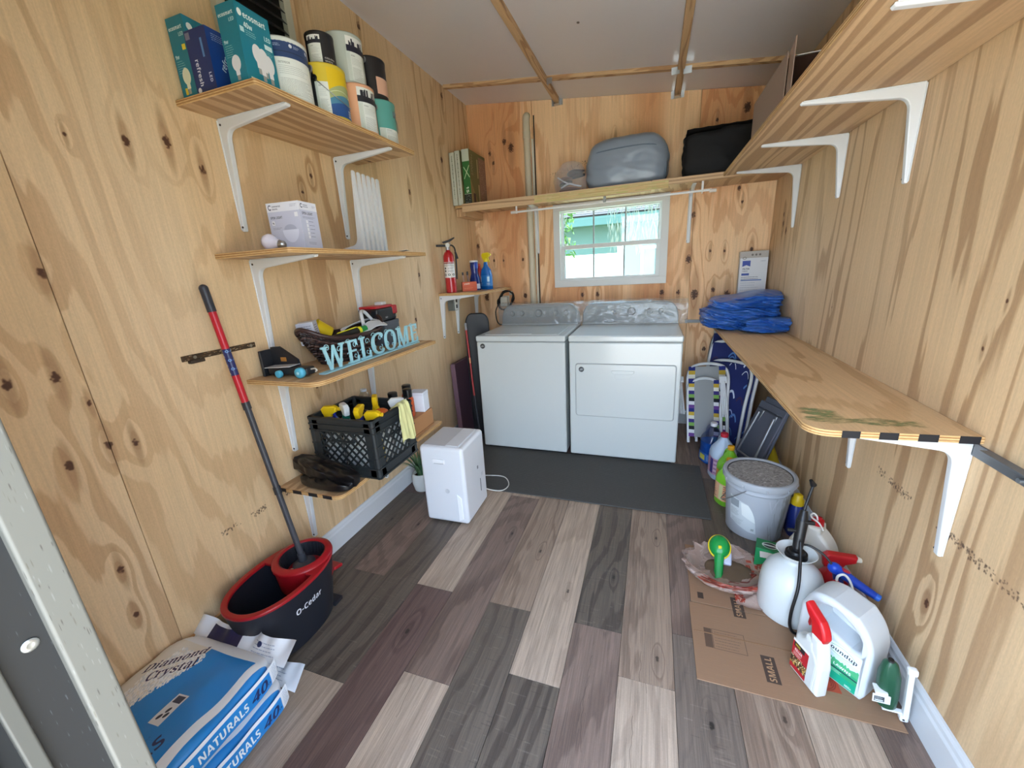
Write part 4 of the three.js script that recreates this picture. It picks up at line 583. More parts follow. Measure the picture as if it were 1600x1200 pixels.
{
  const t = thing('potted_plant', 'small green plant in a white pot beside the dehumidifier', 'potted plant', [-1.43, 0, -2.03]);
  part('pot', lathe([[0, 0], [0.045, 0], [0.05, 0.006], [0.062, 0.06], [0.06, 0.105], [0.052, 0.125], [0.047, 0.125], [0.054, 0.1], [0.05, 0.08], [0, 0.08]], 36), std(0xd9dbd8, 0.35), t);
  part('soil', at(lathe([[0.052, 0], [0.03, 0.006], [0, 0.008]], 24), 0, 0.10, 0), std(0x2a221c, 0.95), t);
  const lm = [0x4f7a52, 0x3c6647, 0x678c60].map((c) => std(c, 0.6, { side: THREE.DoubleSide }));
  for (let i = 0; i < 34; i++) { const a = i * 2.4, l = rr(0.13, 0.22), lean = rr(0.25, 0.95); const g = new THREE.PlaneGeometry(0.014, l, 2, 8), p = g.attributes.position; for (let k = 0; k < p.count; k++) { const y = p.getY(k) + l / 2, q = y / l, x = p.getX(k) * (1 - q * q) * (0.6 + q); p.setXYZ(k, x, Math.cos(lean * q) * y, Math.sin(lean * q) * y + 0.1 * Math.abs(x)); } g.computeVertexNormals(); part('leaf', g, lm[i % 3], t, [0.02 * Math.sin(a), 0.103, 0.02 * Math.cos(a)], [0, a, 0]); }
}
// spin mop bucket
{
  const t = thing('mop_bucket', 'black and red spin mop bucket against the left wall', 'bucket', [-1.372, 0, -0.915]), bk = std(0x1c1f28, 0.45), rd = std(0xa3141f, 0.38);
  const H = 0.275;
  const sec = (y, s, o = 0) => ({ y, rx: (0.112 + 0.034 * s) + o, rz: (0.175 + 0.04 * s) + o, p: 2.25, cz: 0 });
  part('tub', loft([{ ...sec(0, 0), rx: 0.105, rz: 0.168 }, sec(0.006, 0), sec(0.09, 0.35), sec(0.18, 0.68), sec(0.235, 0.9), sec(0.262, 1), sec(0.262, 1, -0.006), sec(0.18, 0.68, -0.006), sec(0.02, 0.05, -0.006)], 64), bk, t);
  // red ring with a broad collar around the wringer
  const ring = new THREE.Shape(); const N = 64; for (let i = 0; i < N; i++) { const a = (i / N) * 2 * PI, e = 2 / 2.25, c = Math.cos(a), s = Math.sin(a), x = 0.149 * Math.sign(c) * Math.abs(c) ** e, y = 0.218 * Math.sign(s) * Math.abs(s) ** e; i ? ring.lineTo(x, y) : ring.moveTo(x, y); }
  const hole1 = new THREE.Path(), hole2 = new THREE.Path(); hole2.absellipse(0.004, -0.105, 0.085, 0.083, 0, 2 * PI, true);
  { // opening at the near end
    const p = []; for (let i = 0; i <= 40; i++) { const a = -0.12 + (i / 40) * (PI + 0.24), e = 2 / 2.25, c = Math.cos(a), s = Math.sin(a); p.push([0.127 * Math.sign(c) * Math.abs(c) ** e, 0.196 * Math.sign(s) * Math.abs(s) ** e]); } p.push([-0.09, -0.03], [-0.045, 0.002], [0, 0.012], [0.045, 0.002], [0.09, -0.03]); p.reverse(); p.forEach((q, i) => i ? hole1.lineTo(...q) : hole1.moveTo(...q)); hole1.closePath(); }
  ring.holes.push(hole1, hole2);
  part('rim', at(extr(ring, 0.014, 0.004, 24), 0, 0, 0).rotateX(PI / 2).translate(0, 0.276, 0), rd, t);
  part('collar', at(lathe([[0.086, 0.0], [0.088, 0.02], [0.096, 0.024], [0.116, 0.016], [0.118, 0.006], [0.112, -0.01], [0.108, -0.05], [0.104, -0.10], [0.098, -0.10], [0.088, -0.02]], 48), 0.004, 0.268, -0.105), rd, t);
  const bsk = part('wringer_basket', at(lathe([[0.0, -0.068], [0.05, -0.066], [0.066, -0.06], [0.076, -0.03], [0.084, 0.016], [0.088, 0.018], [0.088, 0.0], [0.08, -0.04], [0.06, -0.08], [0, -0.085]], 48), 0.004, 0.268, -0.105), bk, t);
  for (let i = 0; i < 32; i++) { const a = (i / 32) * 2 * PI; part('rib', rod([0.004 + 0.074 * Math.sin(a), 0.235, -0.105 + 0.074 * Math.cos(a)], [0.004 + 0.083 * Math.sin(a), 0.282, -0.105 + 0.083 * Math.cos(a)], 0.0022, 0.0022, 6), bk, bsk); }
  const head = part('spin_plate', at(lathe([[0, 0.012], [0.03, 0.01], [0.06, 0.004], [0.07, 0], [0.066, -0.006], [0, -0.008]], 40), 0.004, 0.226, -0.105), rd, t); part('lettering', at(box(0.034, 0.0008, 0.007), -0.02, 0.2335, -0.075, 0, 0.5, 0), std(0xd8d5d2, 0.5), head);
  part('pedal', at(rbox(0.075, 0.016, 0.05, 0.005), 0.02, 0.135, -0.225, -0.25, 0, 0), rd, t); part('pedal_arm', rod([0.02, 0.13, -0.2], [0.02, 0.05, -0.175], 0.014, 0.012), bk, t); part('foot', at(rbox(0.07, 0.02, 0.05, 0.005), 0.055, 0.011, -0.16), bk, t);
  { // white lettering wrapped on the side that faces the room
    const tex = print(512, 128, (x, w, h) => { fill(x, '#1c1f28', 0, 0, w, h); txt(x, 'O-Cedar', 256, 66, 100, '#d4d6de', { align: 'center' }); });
    const g = new THREE.PlaneGeometry(1, 1, 24, 4), p = g.attributes.position;
    for (let i = 0; i < p.count; i++) { const u = p.getX(i), v = p.getY(i), y = 0.182 + v * 0.046, z = 0.01 - u * 0.16, s = 0.68 + (y - 0.18) * 4, rx = 0.112 + 0.034 * s, rz = 0.175 + 0.04 * s, k = Math.pow(1 - Math.pow(Math.abs(z) / rz, 2.25), 1 / 2.25); p.setXYZ(i, rx * k + 0.0012, y, z); }
    g.computeVertexNormals(); part('lettering', g, printed(tex, 0.45), t);
  }
}
{ // mop
  const t = thing('spin_mop', 'spin mop with red and grey pole standing in the bucket', 'mop', [-1.368, 0.24, -1.02]);
  const top = [-0.132, 1.177, 0.025], P = (q) => top.map((c) => c * q), grey = std(0x3f4148, 0.4), red = std(0xbe2130, 0.35, {});
  part('head_joint', merge(rod(P(0), P(0.045), 0.02, 0.014), at(lathe([[0.001, 0], [0.04, 0.001], [0.045, 0.006], [0.03, 0.014], [0.014, 0.02]], 28), 0, 0.0, 0)), grey, t);
  part('lower_pole', rod(P(0.03), P(0.62), 0.0115), grey, t); for (const q of [0.29, 0.6]) part('joint', rod(P(q), P(q + 0.025), 0.0145), std(0x33353b, 0.4), t);
  part('red_tube', rod(P(0.62), P(0.92), 0.0128), red, t); part('grip', merge(rod(P(0.915), P(0.985), 0.0145), at(new THREE.SphereGeometry(0.0145, 20, 12), ...P(0.985))), std(0x34363f, 0.45), t);
  part('sticker', rod(P(0.715), P(0.80), 0.0131), printed(print(128, 256, (x, w, h) => { fill(x, '#2a2f63', 0, 0, w, h); for (let i = 0; i < 6; i++) txt(x, 'O-Cedar', 8 + (i % 2) * 40, 24 + i * 42, 30, i % 2 ? '#c6d6f2' : '#7fb2e8'); }), 0.35), t);
  const h = thing('rusty_bracket', 'rusty metal strip screwed to the left wall behind the mop pole', 'hook', [XL, 1.162, -1.044]);
  part('strip', at(rbox(0.006, 0.02, 0.285, 0.002), 0.0035, 0, 0), printed(print(256, 32, (x, w, hh) => { fill(x, '#4a3a2a', 0, 0, w, hh); for (let i = 0; i < 160; i++) fill(x, ['#6f5233', '#2c241c', '#8a6a45', '#b7a98c'][i & 3], rnd() * w, rnd() * hh, 2 + rnd() * 8, 1 + rnd() * 4); }), 0.6, { metalness: 0.3 }), h);
  for (const z of [-0.12, -0.03, 0.1]) part('screw', at(cyl(0.005, 0.006, 0.004, 12), 0.008, 0, z, 0, 0, PI / 2), std(0xa9a291, 0.4, { metalness: 0.7 }), h); part('lip', at(rbox(0.018, 0.012, 0.05, 0.002), 0.012, -0.014, 0.1), std(0x3e3226, 0.6), h);
}
{ // two sacks of water softener salt
  const W = 0.425, L = 0.52;
  const top = print(1024, 1024, (x, w, h) => { // u along the sack (far end at u = 1), v across: room side v = 0
    fill(x, '#1d84cf', 0, 0, w, h); fill(x, '#e7eaee', 930, 0, 94, h);
    x.fillStyle = '#e2dfd6'; x.beginPath(); x.moveTo(930, 420); x.quadraticCurveTo(760, 470, 420, 200); x.lineTo(500, 0); x.lineTo(930, 0); x.fill();
    for (let i = 0; i < 1500; i++) { const q = rnd(), s = rnd(), a = 880 - q * 640, b = 330 - q * 190 + (s - 0.5) * (300 - q * 210); x.fillStyle = ['#eef2f4', '#d6dfe6', '#f6f7f5'][i % 3]; x.beginPath(); x.ellipse(a, b, 5 + rnd() * 9, 3 + rnd() * 4, -0.6, 0, 7); x.fill(); }
    txt(x, 'Diamond', 800, 250, 84, '#2b2250', { font: 'serif', italic: true, rot: 0.95, align: 'center' }); txt(x, 'Crystal', 738, 310, 84, '#2b2250', { font: 'serif', italic: true, rot: 0.95, align: 'center' });
    fill(x, '#dfe3e8', 480, 560, 170, 110); fill(x, '#27304a', 600, 575, 40, 80); x.fillStyle = '#20283e'; for (const [a, b] of [[520, 600], [560, 620], [535, 640]]) { x.beginPath(); x.ellipse(a, b, 18, 12, 0.6, 0, 7); x.fill(); }
    txt(x, 'Solar Salt', 220, 560, 46, '#14598f', { bold: false }); txt(x, 'Crystals', 250, 610, 46, '#14598f', { bold: false }); fine(x, '#17659f', 200, 650, 240, 4, 18, 4);
    txt(x, 'NATURALS', -160, 790, 120, '#20285c', { italic: true });
    fill(x, '#e8ebef', 0, 905, 930, 70); fill(x, '#1d84cf', 0, 975, 1024, 60);
  });
  const side = print(1024, 160, (x, w, h) => { fill(x, '#e7ebf0', 0, 0, w, h); fill(x, '#1f86d2', 0, 26, 950, 134); txt(x, 'SOLAR NATURALS', 772, 98, 96, '#f1f3f5', { sx: 0.66, align: 'right' }); txt(x, '40', 790, 96, 112, '#1d2358', { italic: true }); txt(x, 'LB', 918, 116, 22, '#1d2358'); fill(x, '#e7ebf0', 960, 0, 64, h); fine(x, '#8ba0c0', 966, 20, 50, 8, 16, 4); });
  const mk = (label, y, dx, dz, s) => {
    const t = thing('salt_bag', label, 'salt bag', [-1.345 + dx, y, -0.431 + dz], s, 'sacks of softener salt by the door');
    const g = blob(W / 2, 0.052, L / 2, 5.5, (v, u) => { v.y *= 1 - 0.35 * Math.pow(Math.abs(v.z) / (L / 2), 6); const k = perlin.noise(v.x * 9 + y * 40, v.y * 14, v.z * 9) * 0.012 + ridge(v.x * 7, 4 + y * 9, v.z * 6) * 0.004; v.y += v.y > 0 ? k : k * 0.15; v.x += k * 0.4 * Math.sign(v.x); if (v.y < -0.046) v.y = -0.046; }, 96, 64);
    g.rotateX(0); const p = g.attributes.position, n = g.attributes.normal, uv = g.attributes.uv; for (let i = 0; i < p.count; i++) uv.setXY(i, 0.5 - p.getZ(i) / L, p.getX(i) * -1 / W + 0.5);
    part('sack', at(g, 0, 0.0465, 0), printed(top, 0.4), t);
    const ss2 = new THREE.PlaneGeometry(1, 1, 40, 8), q = ss2.attributes.position; for (let i = 0; i < q.count; i++) { const u = q.getX(i), v = q.getY(i), yy = 0.05 + v * 0.066, z = -u * L * 0.95, bul = Math.pow(1 - Math.pow(Math.min(1, Math.abs(yy - 0.0465) / 0.056), 5.5), 1 / 5.5); q.setXYZ(i, (W / 2) * bul + 0.009 + perlin.noise(z * 14, yy * 30, y * 9) * 0.003 - 0.02 * Math.pow(Math.abs(u) * 2, 8), yy, z); } ss2.computeVertexNormals(); part('side_print', ss2, printed(side, 0.4), t);
    // crimped seam at the far end
    const fg = new THREE.PlaneGeometry(W * 1.08, 0.075, 40, 6); displace(fg, (v) => { const q2 = (v.y + 0.0375) / 0.075; v.z += 0.010 * Math.sin(v.x * 38 + y * 30) * q2 + 0.006 * Math.sin(v.x * 90) * q2; v.y += 0.006 * Math.sin(v.x * 30 + 1) * q2; });
    const seam = print(512, 96, (x, w, h) => { fill(x, '#e3e6ea', 0, 0, w, h); fill(x, '#1b1f45', 90, 18, 170, 78); fine(x, '#9aa4b8', 330, 30, 120, 4, 14, 3); x.fillStyle = '#23305e'; x.beginPath(); x.arc(360, 40, 12, 0, 7); x.fill(); });
    part('crimped_end', at(fg, 0, 0, 0, -0.95, 0, 0).translate(0.004, 0.072, -L / 2 - 0.018), printed(seam, 0.45, { side: THREE.DoubleSide }), t);
    return t;
  };
  mk('blue and white softener salt sack lying on the floor, lower of two', 0.0005, 0.006, 0.0, 0);
  mk('blue and white softener salt sack with printed top, upper of two', 0.104, -0.008, 0.006, 0.03);
}

// ---------------------------------------------------------------- laundry corner
const enamel = phys(0xd0d6d4, 0.22, { clearcoat: 0.4, clearcoatRoughness: 0.1 }), seamShade = std(0x8b9090, 0.6), consoleM = phys(0x8f9194, 0.35, { clearcoat: 0.2 }), darkBase = std(0x1b1c1e, 0.7);
const chromeM = std(0x8e9296, 0.25, { metalness: 0.9 });
function badge(parent, x, y, z) {
  const b = part('badge', at(cyl(0.019, 0.0195, 0.004, 32), 0, 0, 0, PI / 2), std(0x4b5054, 0.35, { metalness: 0.6 }), parent, [x, y, z]);
  part('ring', at(new THREE.TorusGeometry(0.016, 0.0018, 8, 32), 0, 0, 0.002), chromeM, b);
  part('swirl', merge(tube([[-0.011, -0.003, 0.003], [-0.003, 0.004, 0.003], [0.004, 0.003, 0.003], [0.010, 0.006, 0.003]], 0.0018, 20, 6), tube([[-0.009, -0.008, 0.003], [0.0, -0.004, 0.003], [0.006, -0.005, 0.003], [0.010, -0.001, 0.003]], 0.0018, 20, 6)), std(0xd7dbdc, 0.3, { metalness: 0.5 }), b);
}
function knob(parent, x, y, z, r) {
  const k = part('knob', at(lathe([[0, 0.02], [r * 0.78, 0.02], [r * 0.86, 0.017], [r, 0.003], [r * 1.05, 0], [0, 0]], 36), 0, 0, 0, PI / 2), std(0x8a8c90, 0.35), parent, [x, y, z], [-0.12, 0, 0]);
  part('knob_ring', at(new THREE.TorusGeometry(r * 1.06, 0.0016, 8, 36), 0, 0, 0.001), std(0xb9bcc0, 0.25, { metalness: 0.7 }), k); part('pointer', at(box(0.002, r * 0.6, 0.001), 0, r * 0.4, 0.0205), std(0xdedede, 0.4), k);
}
function appliance(name, label, cat, x0, x1, knobs) {
  const w = x1 - x0, t = thing(name, label, cat, [(x0 + x1) / 2, 0, -3.07]), D = 0.68, zf = D / 2;
  part('cabinet', at(rbox(w, 0.862, D, 0.012, 4), 0, 0.453, 0), enamel, t);
  part('toe_base', at(box(w - 0.06, 0.03, D - 0.06), 0, 0.018, 0), darkBase, t);
  for (const sx of [-1, 1]) for (const sz of [-1, 1]) part('foot', at(cyl(0.016, 0.02, 0.016, 16), sx * (w / 2 - 0.05), 0.008, sz * (zf - 0.05)), darkBase, t);
  part('top_seam_shade', at(box(w - 0.004, 0.004, D - 0.004), 0, 0.885, 0), seamShade, t);  // shade of the seam put in as a darker grey strip
  part('top', at(rbox(w + 0.006, 0.044, D + 0.006, 0.012, 4), 0, 0.909, 0.002), enamel, t);
  const h = 0.172, r = 0.085, s = shape([[-w / 2 + 0.004, 0], [w / 2 - 0.004, 0], [w / 2 - 0.006, 0.05], [w / 2 - 0.012, h - 0.02, w / 2 - r, h - 0.006], [0, h + 0.004, -w / 2 + r, h - 0.006], [-w / 2 + 0.012, h - 0.02, -w / 2 + 0.006, 0.05]]);
  const c = part('console', at(extr(s, 0.09, 0.008, 20, 3), 0, 0.9305, -zf + 0.02, -0.06, 0, 0), consoleM, t);
  part('console_trim', at(extr(s, 0.088, 0.002, 20), 0, 0.9303, -zf + 0.006, -0.06, 0, 0).scale(1.004, 1.004, 1).translate(0, -0.0035, 0), std(0xc3c5c6, 0.35), t);
  part('console_foot', at(rbox(w - 0.01, 0.012, 0.012, 0.003), 0, 0.9375, -zf + 0.113), std(0xb9bdbd, 0.4), t);
  for (const [x, r2] of knobs) knob(c, x, 1.03, -zf + 0.105, r2);
  part('panel_print', at(new THREE.PlaneGeometry(w - 0.16, 0.07), 0, 1.025, -zf + 0.1045, -0.06), printed(print(512, 64, (x, W, H) => { fill(x, '#8f9194', 0, 0, W, H); for (let i = 0; i < 9; i++) fine(x, '#c3c5c8', 10 + i * 56, 6 + (i % 2) * 6, 34, 5, 10, 2); }), 0.4), c);
  return [t, zf, w];
}
{
  const [t, zf, w] = appliance('washing_machine', 'white top-loading washing machine, left of the two appliances', 'washer', -1.262, -0.574, [[-0.24, 0.021], [-0.15, 0.02], [0.0, 0.03], [0.15, 0.02], [0.24, 0.021]]);
  part('lid', at(rbox(w - 0.11, 0.006, 0.44, 0.003), 0, 0.9325, 0.07), enamel, t); part('lid_grip', at(rbox(0.16, 0.006, 0.02, 0.002), 0, 0.9355, 0.275), enamel, t);
  badge(t, -w / 2 + 0.05, 0.853, zf + 0.001);
}
{
  const [t, zf, w] = appliance('clothes_dryer', 'white front-loading clothes dryer, right of the two appliances', 'dryer', -0.546, 0.202, [[-0.12, 0.016], [0.02, 0.03], [0.16, 0.021], [0.24, 0.018]]);
  const rr2 = (a, b, c, d, r) => shape([[a + r, c], [b - r, c], [b, c, b, c + r], [b, d - r], [b, d, b - r, d], [a + r, d], [a, d, a, d - r], [a, c + r], [a, c, a + r, c]]);
  part('door_gap_shade', at(extr(rr2(-0.330, 0.345, 0.338, 0.736, 0.024), 0.003, 0.0008), 0, 0, zf - 0.001), std(0x9da2a3, 0.5), t);  // grey strip, its colour stands in for the shade in the door gap
  const d = part('door', at(extr(rr2(-0.325, 0.340, 0.343, 0.731, 0.022), 0.013, 0.005, 12, 3), 0, 0, zf), enamel, t);
  part('door_handle', at(extr(shape([[-0.075, 0.022], [0.075, 0.022], [0.075, 0.008], [0.068, -0.002, 0.058, -0.004], [-0.058, -0.004], [-0.068, -0.002, -0.075, 0.008]]), 0.012, 0.004, 8, 3), 0.0, 0.668, zf + 0.008), enamel, d);
  part('handle_pocket', at(extr(shape([[-0.055, 0.0], [0.055, 0.0], [0.05, -0.028], [0.035, -0.034, 0.03, -0.034], [-0.03, -0.034], [-0.045, -0.034, -0.05, -0.028]]), 0.003, 0.0012), 0, 0.663, zf + 0.0115), enamel, d);
  badge(d, -0.284, 0.694, zf + 0.0135);
}
{ // clear protective film hanging over both consoles
  const t = thing('plastic_film', 'clear crinkled plastic film draped over both appliance consoles', 'plastic sheet', [-0.505, 0.936, -3.275]);
  const g = new THREE.PlaneGeometry(1.53, 0.19, 180, 30);
  displace(g, (v) => { const y = v.y + 0.095, q = y / 0.19; v.y = y - (q > 0.8 ? 0.008 * ridge(v.x * 5, 2, 1) : 0); v.z = 0.012 - 0.012 * q + 0.004 * ridge(v.x * 13, y * 18 + v.x * 4, 3) + 0.0025 * ridge(v.x * 34, y * 40, 7) - (q > 0.86 ? (q - 0.86) * 0.3 : 0); v.z += 0.03 * Math.max(0, ridge(v.x * 2.6, y * 5 - v.x * 3, 5) - 0.72) + 0.018 * Math.max(0, ridge(v.x * 7 + y * 9, y * 12, 9) - 0.7); });
  part('film', g, phys(0xeef1f1, 0.2, { transmission: 0.84, thickness: 0, side: THREE.DoubleSide }), t);
  part('film_top', at(displace(new THREE.PlaneGeometry(1.5, 0.10, 120, 8), (v) => { v.z = 0.004 * ridge(v.x * 9, v.y * 20, 2); }), -0.0, 0.186, -0.07, -PI / 2), clear(0xf4f6f6, 0.16, { side: THREE.DoubleSide }), t);
}
{
  const mt = print(512, 512, (x, w, h) => { fill(x, '#4b4a48', 0, 0, w, h); for (let i = 0; i < 5000; i++) fill(x, ['#53524f', '#434240', '#4e4c49', '#5a5855'][i & 3], rnd() * w, rnd() * h, 2, 2); for (let i = 0; i < 30; i++) fill(x, 'rgba(120,114,106,.25)', rnd() * w, rnd() * h, 3 + rnd() * 30, 1 + rnd() * 3); });
  const t = thing('rubber_mat', 'dark grey rubber mat on the floor in front of the appliances', 'mat', [-0.455, 0, -2.44]);
  part('mat', at(rbox(1.63, 0.008, 0.632, 0.003), 0, 0.0042, 0), printed(mt, 0.75), t); const ribs = []; for (let i = 0; i < 52; i++) ribs.push(at(box(1.61, 0.0008, 0.004), 0, 0.0084, -0.306 + i * 0.012)); part('ribbing', merge(ribs), std(0x4a4947, 0.8), t);
}
// things leaning between washer and wall
{
  const p = thing('folding_table', 'dull plum-brown folded table leaning on the left wall by the washer', 'panel', [-1.497, 0, -2.87], 0.0);
  part('panel', at(rbox(0.035, 0.70, 0.30, 0.006), 0, 0.35, -0.03, 0, 0, 0.03).translate(0.012, 0.002, 0), std(0x4b3540, 0.55), p); part('edge_trim', at(rbox(0.040, 0.69, 0.012, 0.003), 0.012, 0.352, 0.124, 0, 0, 0.03), std(0x705563, 0.5), p);
  const b = thing('black_board', 'black padded board with rounded top standing behind the washer corner', 'board', [-1.375, 0, -3.02], 0.35);
  part('board', at(extr(shape([[-0.1, 0.0], [0.1, 0.0], [0.1, 0.98], [0.1, 1.07, 0.03, 1.075], [-0.04, 1.075], [-0.09, 1.07, -0.1, 0.98]]), 0.035, 0.01, 12, 3), 0, 0.001, 0, 0, 0, 0), std(0x18181b, 0.5), b); part('edge_strip', at(rbox(0.006, 0.95, 0.02, 0.002), -0.102, 0.5, 0.017), std(0x2c2c30, 0.4), b);
  const s = thing('broom_stick', 'thin pole with red and copper sleeve leaning beside the washer', 'pole', [-1.315, 0.0, -2.78]);
  part('lower_pole', rod([0.0, 0.004, 0], [-0.045, 0.42, -0.035], 0.007), std(0x2a2b33, 0.4), s); part('red_sleeve', rod([-0.045, 0.42, -0.035], [-0.105, 0.95, -0.115], 0.0085), std(0x9c3432, 0.35, { metalness: 0.3 }), s); part('cap', merge(rod([-0.105, 0.95, -0.115], [-0.1105, 1.0, -0.1225], 0.0095), at(new THREE.SphereGeometry(0.0095, 16, 10), -0.1105, 1.0, -0.1225)), std(0x8c9096, 0.35), s); part('band', rod([-0.075, 0.685, -0.075], [-0.08, 0.73, -0.082], 0.0092), std(0xc98a63, 0.35, { metalness: 0.5 }), s);
}
// ---- corner shelf things
const S5 = 1.256;
{
  const t = thing('fire_extinguisher', 'red fire extinguisher with white label on the corner shelf', 'fire extinguisher', [-1.487, S5, -2.84], 0.35), red = phys(0xb5121f, 0.3, { clearcoat: 0.4 }), bk = std(0x17181b, 0.45);
  part('cylinder', lathe([[0, 0.004], [0.036, 0.002], [0.04, 0], [0.0415, 0.006], [0.0415, 0.255], [0.039, 0.278], [0.03, 0.297], [0.018, 0.308], [0.016, 0.318], [0, 0.318]], 44), red, t);
  const lb = print(256, 256, (x, w, h) => { fill(x, '#e3e0dc', 0, 0, w, h); fill(x, '#8c2a30', 20, 8, 216, 16); fine(x, '#4e4e55', 20, 34, 210, 4, 10, 3); for (let i = 0; i < 2; i++) { x.fillStyle = '#3c3c46'; x.beginPath(); x.arc(70, 100 + i * 46, 15, 0, 7); x.fill(); fine(x, '#55555e', 110, 90 + i * 46, 110, 3, 10, 3); } for (let i = 0; i < 3; i++) { x.fillStyle = ['#4a4f55', '#33463a', '#2b3a30'][i]; x.beginPath(); x.arc(60 + i * 66, 208, 20, 0, 7); x.fill(); x.fillStyle = '#e3e0dc'; x.fillRect(52 + i * 66, 200, 16, 16); } });
  part('label', at(new THREE.CylinderGeometry(0.0418, 0.0418, 0.115, 40, 1, true, -1.6, 3.2), 0, 0.172, 0), printed(lb, 0.4), t);
  const v = part('valve', merge(at(cyl(0.014, 0.016, 0.03, 20), 0, 0.33, 0), at(rbox(0.03, 0.03, 0.028, 0.005), 0, 0.352, 0)), std(0xb9bcbf, 0.3, { metalness: 0.8 }), t); part('gauge', at(cyl(0.016, 0.016, 0.012, 24), 0.004, 0.352, 0.019, PI / 2), std(0xd9d9d4, 0.4), v);
  part('carry_handle', rod([-0.015, 0.35, 0.0], [-0.085, 0.352, 0.015], 0.008, 0.0075), bk, t); part('lever', at(extr(shape([[-0.03, 0], [0.02, 0.012], [0.066, 0.03], [0.068, 0.022], [0.03, -0.002], [-0.02, -0.012]]), 0.018, 0.003), -0.01, 0.378, -0.009), bk, t);
  part('hose', tube([[0.012, 0.355, -0.004], [0.04, 0.345, -0.004], [0.055, 0.31, 0.0], [0.054, 0.2, 0.0], [0.049, 0.1, 0.0]], 0.006, 40, 10), bk, t); part('nozzle', rod([0.055, 0.3, 0.0], [0.066, 0.25, 0.0], 0.008, 0.010), bk, t); part('pull_pin', at(new THREE.TorusGeometry(0.011, 0.0016, 6, 20), 0.016, 0.362, 0.016), tin, t);
  const ob = print(128, 96, (x, w, h) => { fill(x, '#d7561d', 0, 0, w, h); txt(x, 'FREE', 16, 22, 22, '#f0d9c6', { rot: -0.15 }); fine(x, '#e98f5b', 14, 60, 90, 2, 10, 3); });
  const o = thing('orange_carton', 'small bright orange carton beside the fire extinguisher', 'box', [-1.405, S5, -2.99], 0.55), om = printed(ob, 0.45); part('carton', at(box(0.115, 0.07, 0.09), 0, 0.035, 0), [om, om, std(0xd7561d), std(0xd7561d), om, om], o); part('top_flap', at(rbox(0.117, 0.002, 0.05, 0.0008), 0, 0.0713, -0.018), std(0xd7561d, 0.5), o);
  const h = thing('hand_tool', 'small tool with two pale handles behind the orange carton', 'tool', [-1.455, S5, -3.075], 0.4); part('handle', rod([-0.022, 0.0, 0], [-0.034, 0.125, 0], 0.008, 0.007), std(0xc9a898, 0.5), h); part('handle', rod([0.012, 0.0, 0], [0.004, 0.125, 0.0], 0.008, 0.007), std(0x9f8a86, 0.5), h); part('jaw', merge(at(rbox(0.014, 0.026, 0.01, 0.003), -0.035, 0.136, 0), at(rbox(0.016, 0.03, 0.012, 0.003), 0.003, 0.138, 0)), std(0x2b2426, 0.5), h);
  // bottles
  const wl = clear(0x2f86d8, 0.08, { thickness: 0.01, attenuationColor: new THREE.Color(0x1a66c8), attenuationDistance: 0.03 });
  const gb = sprayBottle('clear blue glass cleaner bottle with yellow trigger on the corner shelf', [-1.318, S5, -3.16], -0.3, { body: phys(0x1668b8, 0.15, { clearcoat: 0.6 }), head: std(0xe8d21c, 0.4), h: 0.22, r: 0.05, rz: 0.034, label: printed(print(256, 128, (x, w, hh) => { fill(x, '#2a7cc6', 0, 0, w, hh); for (let i = 0; i < 4; i++) { fill(x, '#b9d8ec', 20 + i * 64, 16, 26, 60); fine(x, '#d6e8f4', 14 + i * 64, 90, 44, 3, 10, 3); } }), 0.35) });
  const bb = thing('cleaner_bottle', 'dark blue waisted bottle with white cap on the corner shelf', 'bottle', [-1.395, S5, -3.095]);
  part('bottle', lathe([[0, 0], [0.046, 0], [0.048, 0.006], [0.046, 0.05], [0.042, 0.09], [0.03, 0.13], [0.029, 0.15], [0.034, 0.19], [0.034, 0.222], [0, 0.222]], 36), phys(0x16307c, 0.25, { clearcoat: 0.5 }), bb); part('cap', at(cyl(0.033, 0.035, 0.014, 32), 0, 0.229, 0), wht, bb); part('emblem', at(new THREE.CylinderGeometry(0.0475, 0.0485, 0.04, 24, 1, true, 0.3, 1.1), 0, 0.032, 0), std(0xc9d6e8, 0.4), bb); part('stripe', at(new THREE.CylinderGeometry(0.0352, 0.0352, 0.05, 24, 1, true, 0.5, 1.0), 0, 0.198, 0), std(0x2547a8, 0.3), bb);
  const rb = thing('red_bottle', 'small red bottle half hidden between the two blue bottles', 'bottle', [-1.40, S5, -3.20]); part('bottle', lathe([[0, 0], [0.035, 0], [0.037, 0.006], [0.036, 0.13], [0.022, 0.17], [0.014, 0.18], [0.014, 0.195], [0, 0.195]], 32), std(0xa8231f, 0.35), rb); part('cap', at(cyl(0.016, 0.017, 0.022, 20), 0, 0.2, 0), std(0xc0301f, 0.4), rb);
}
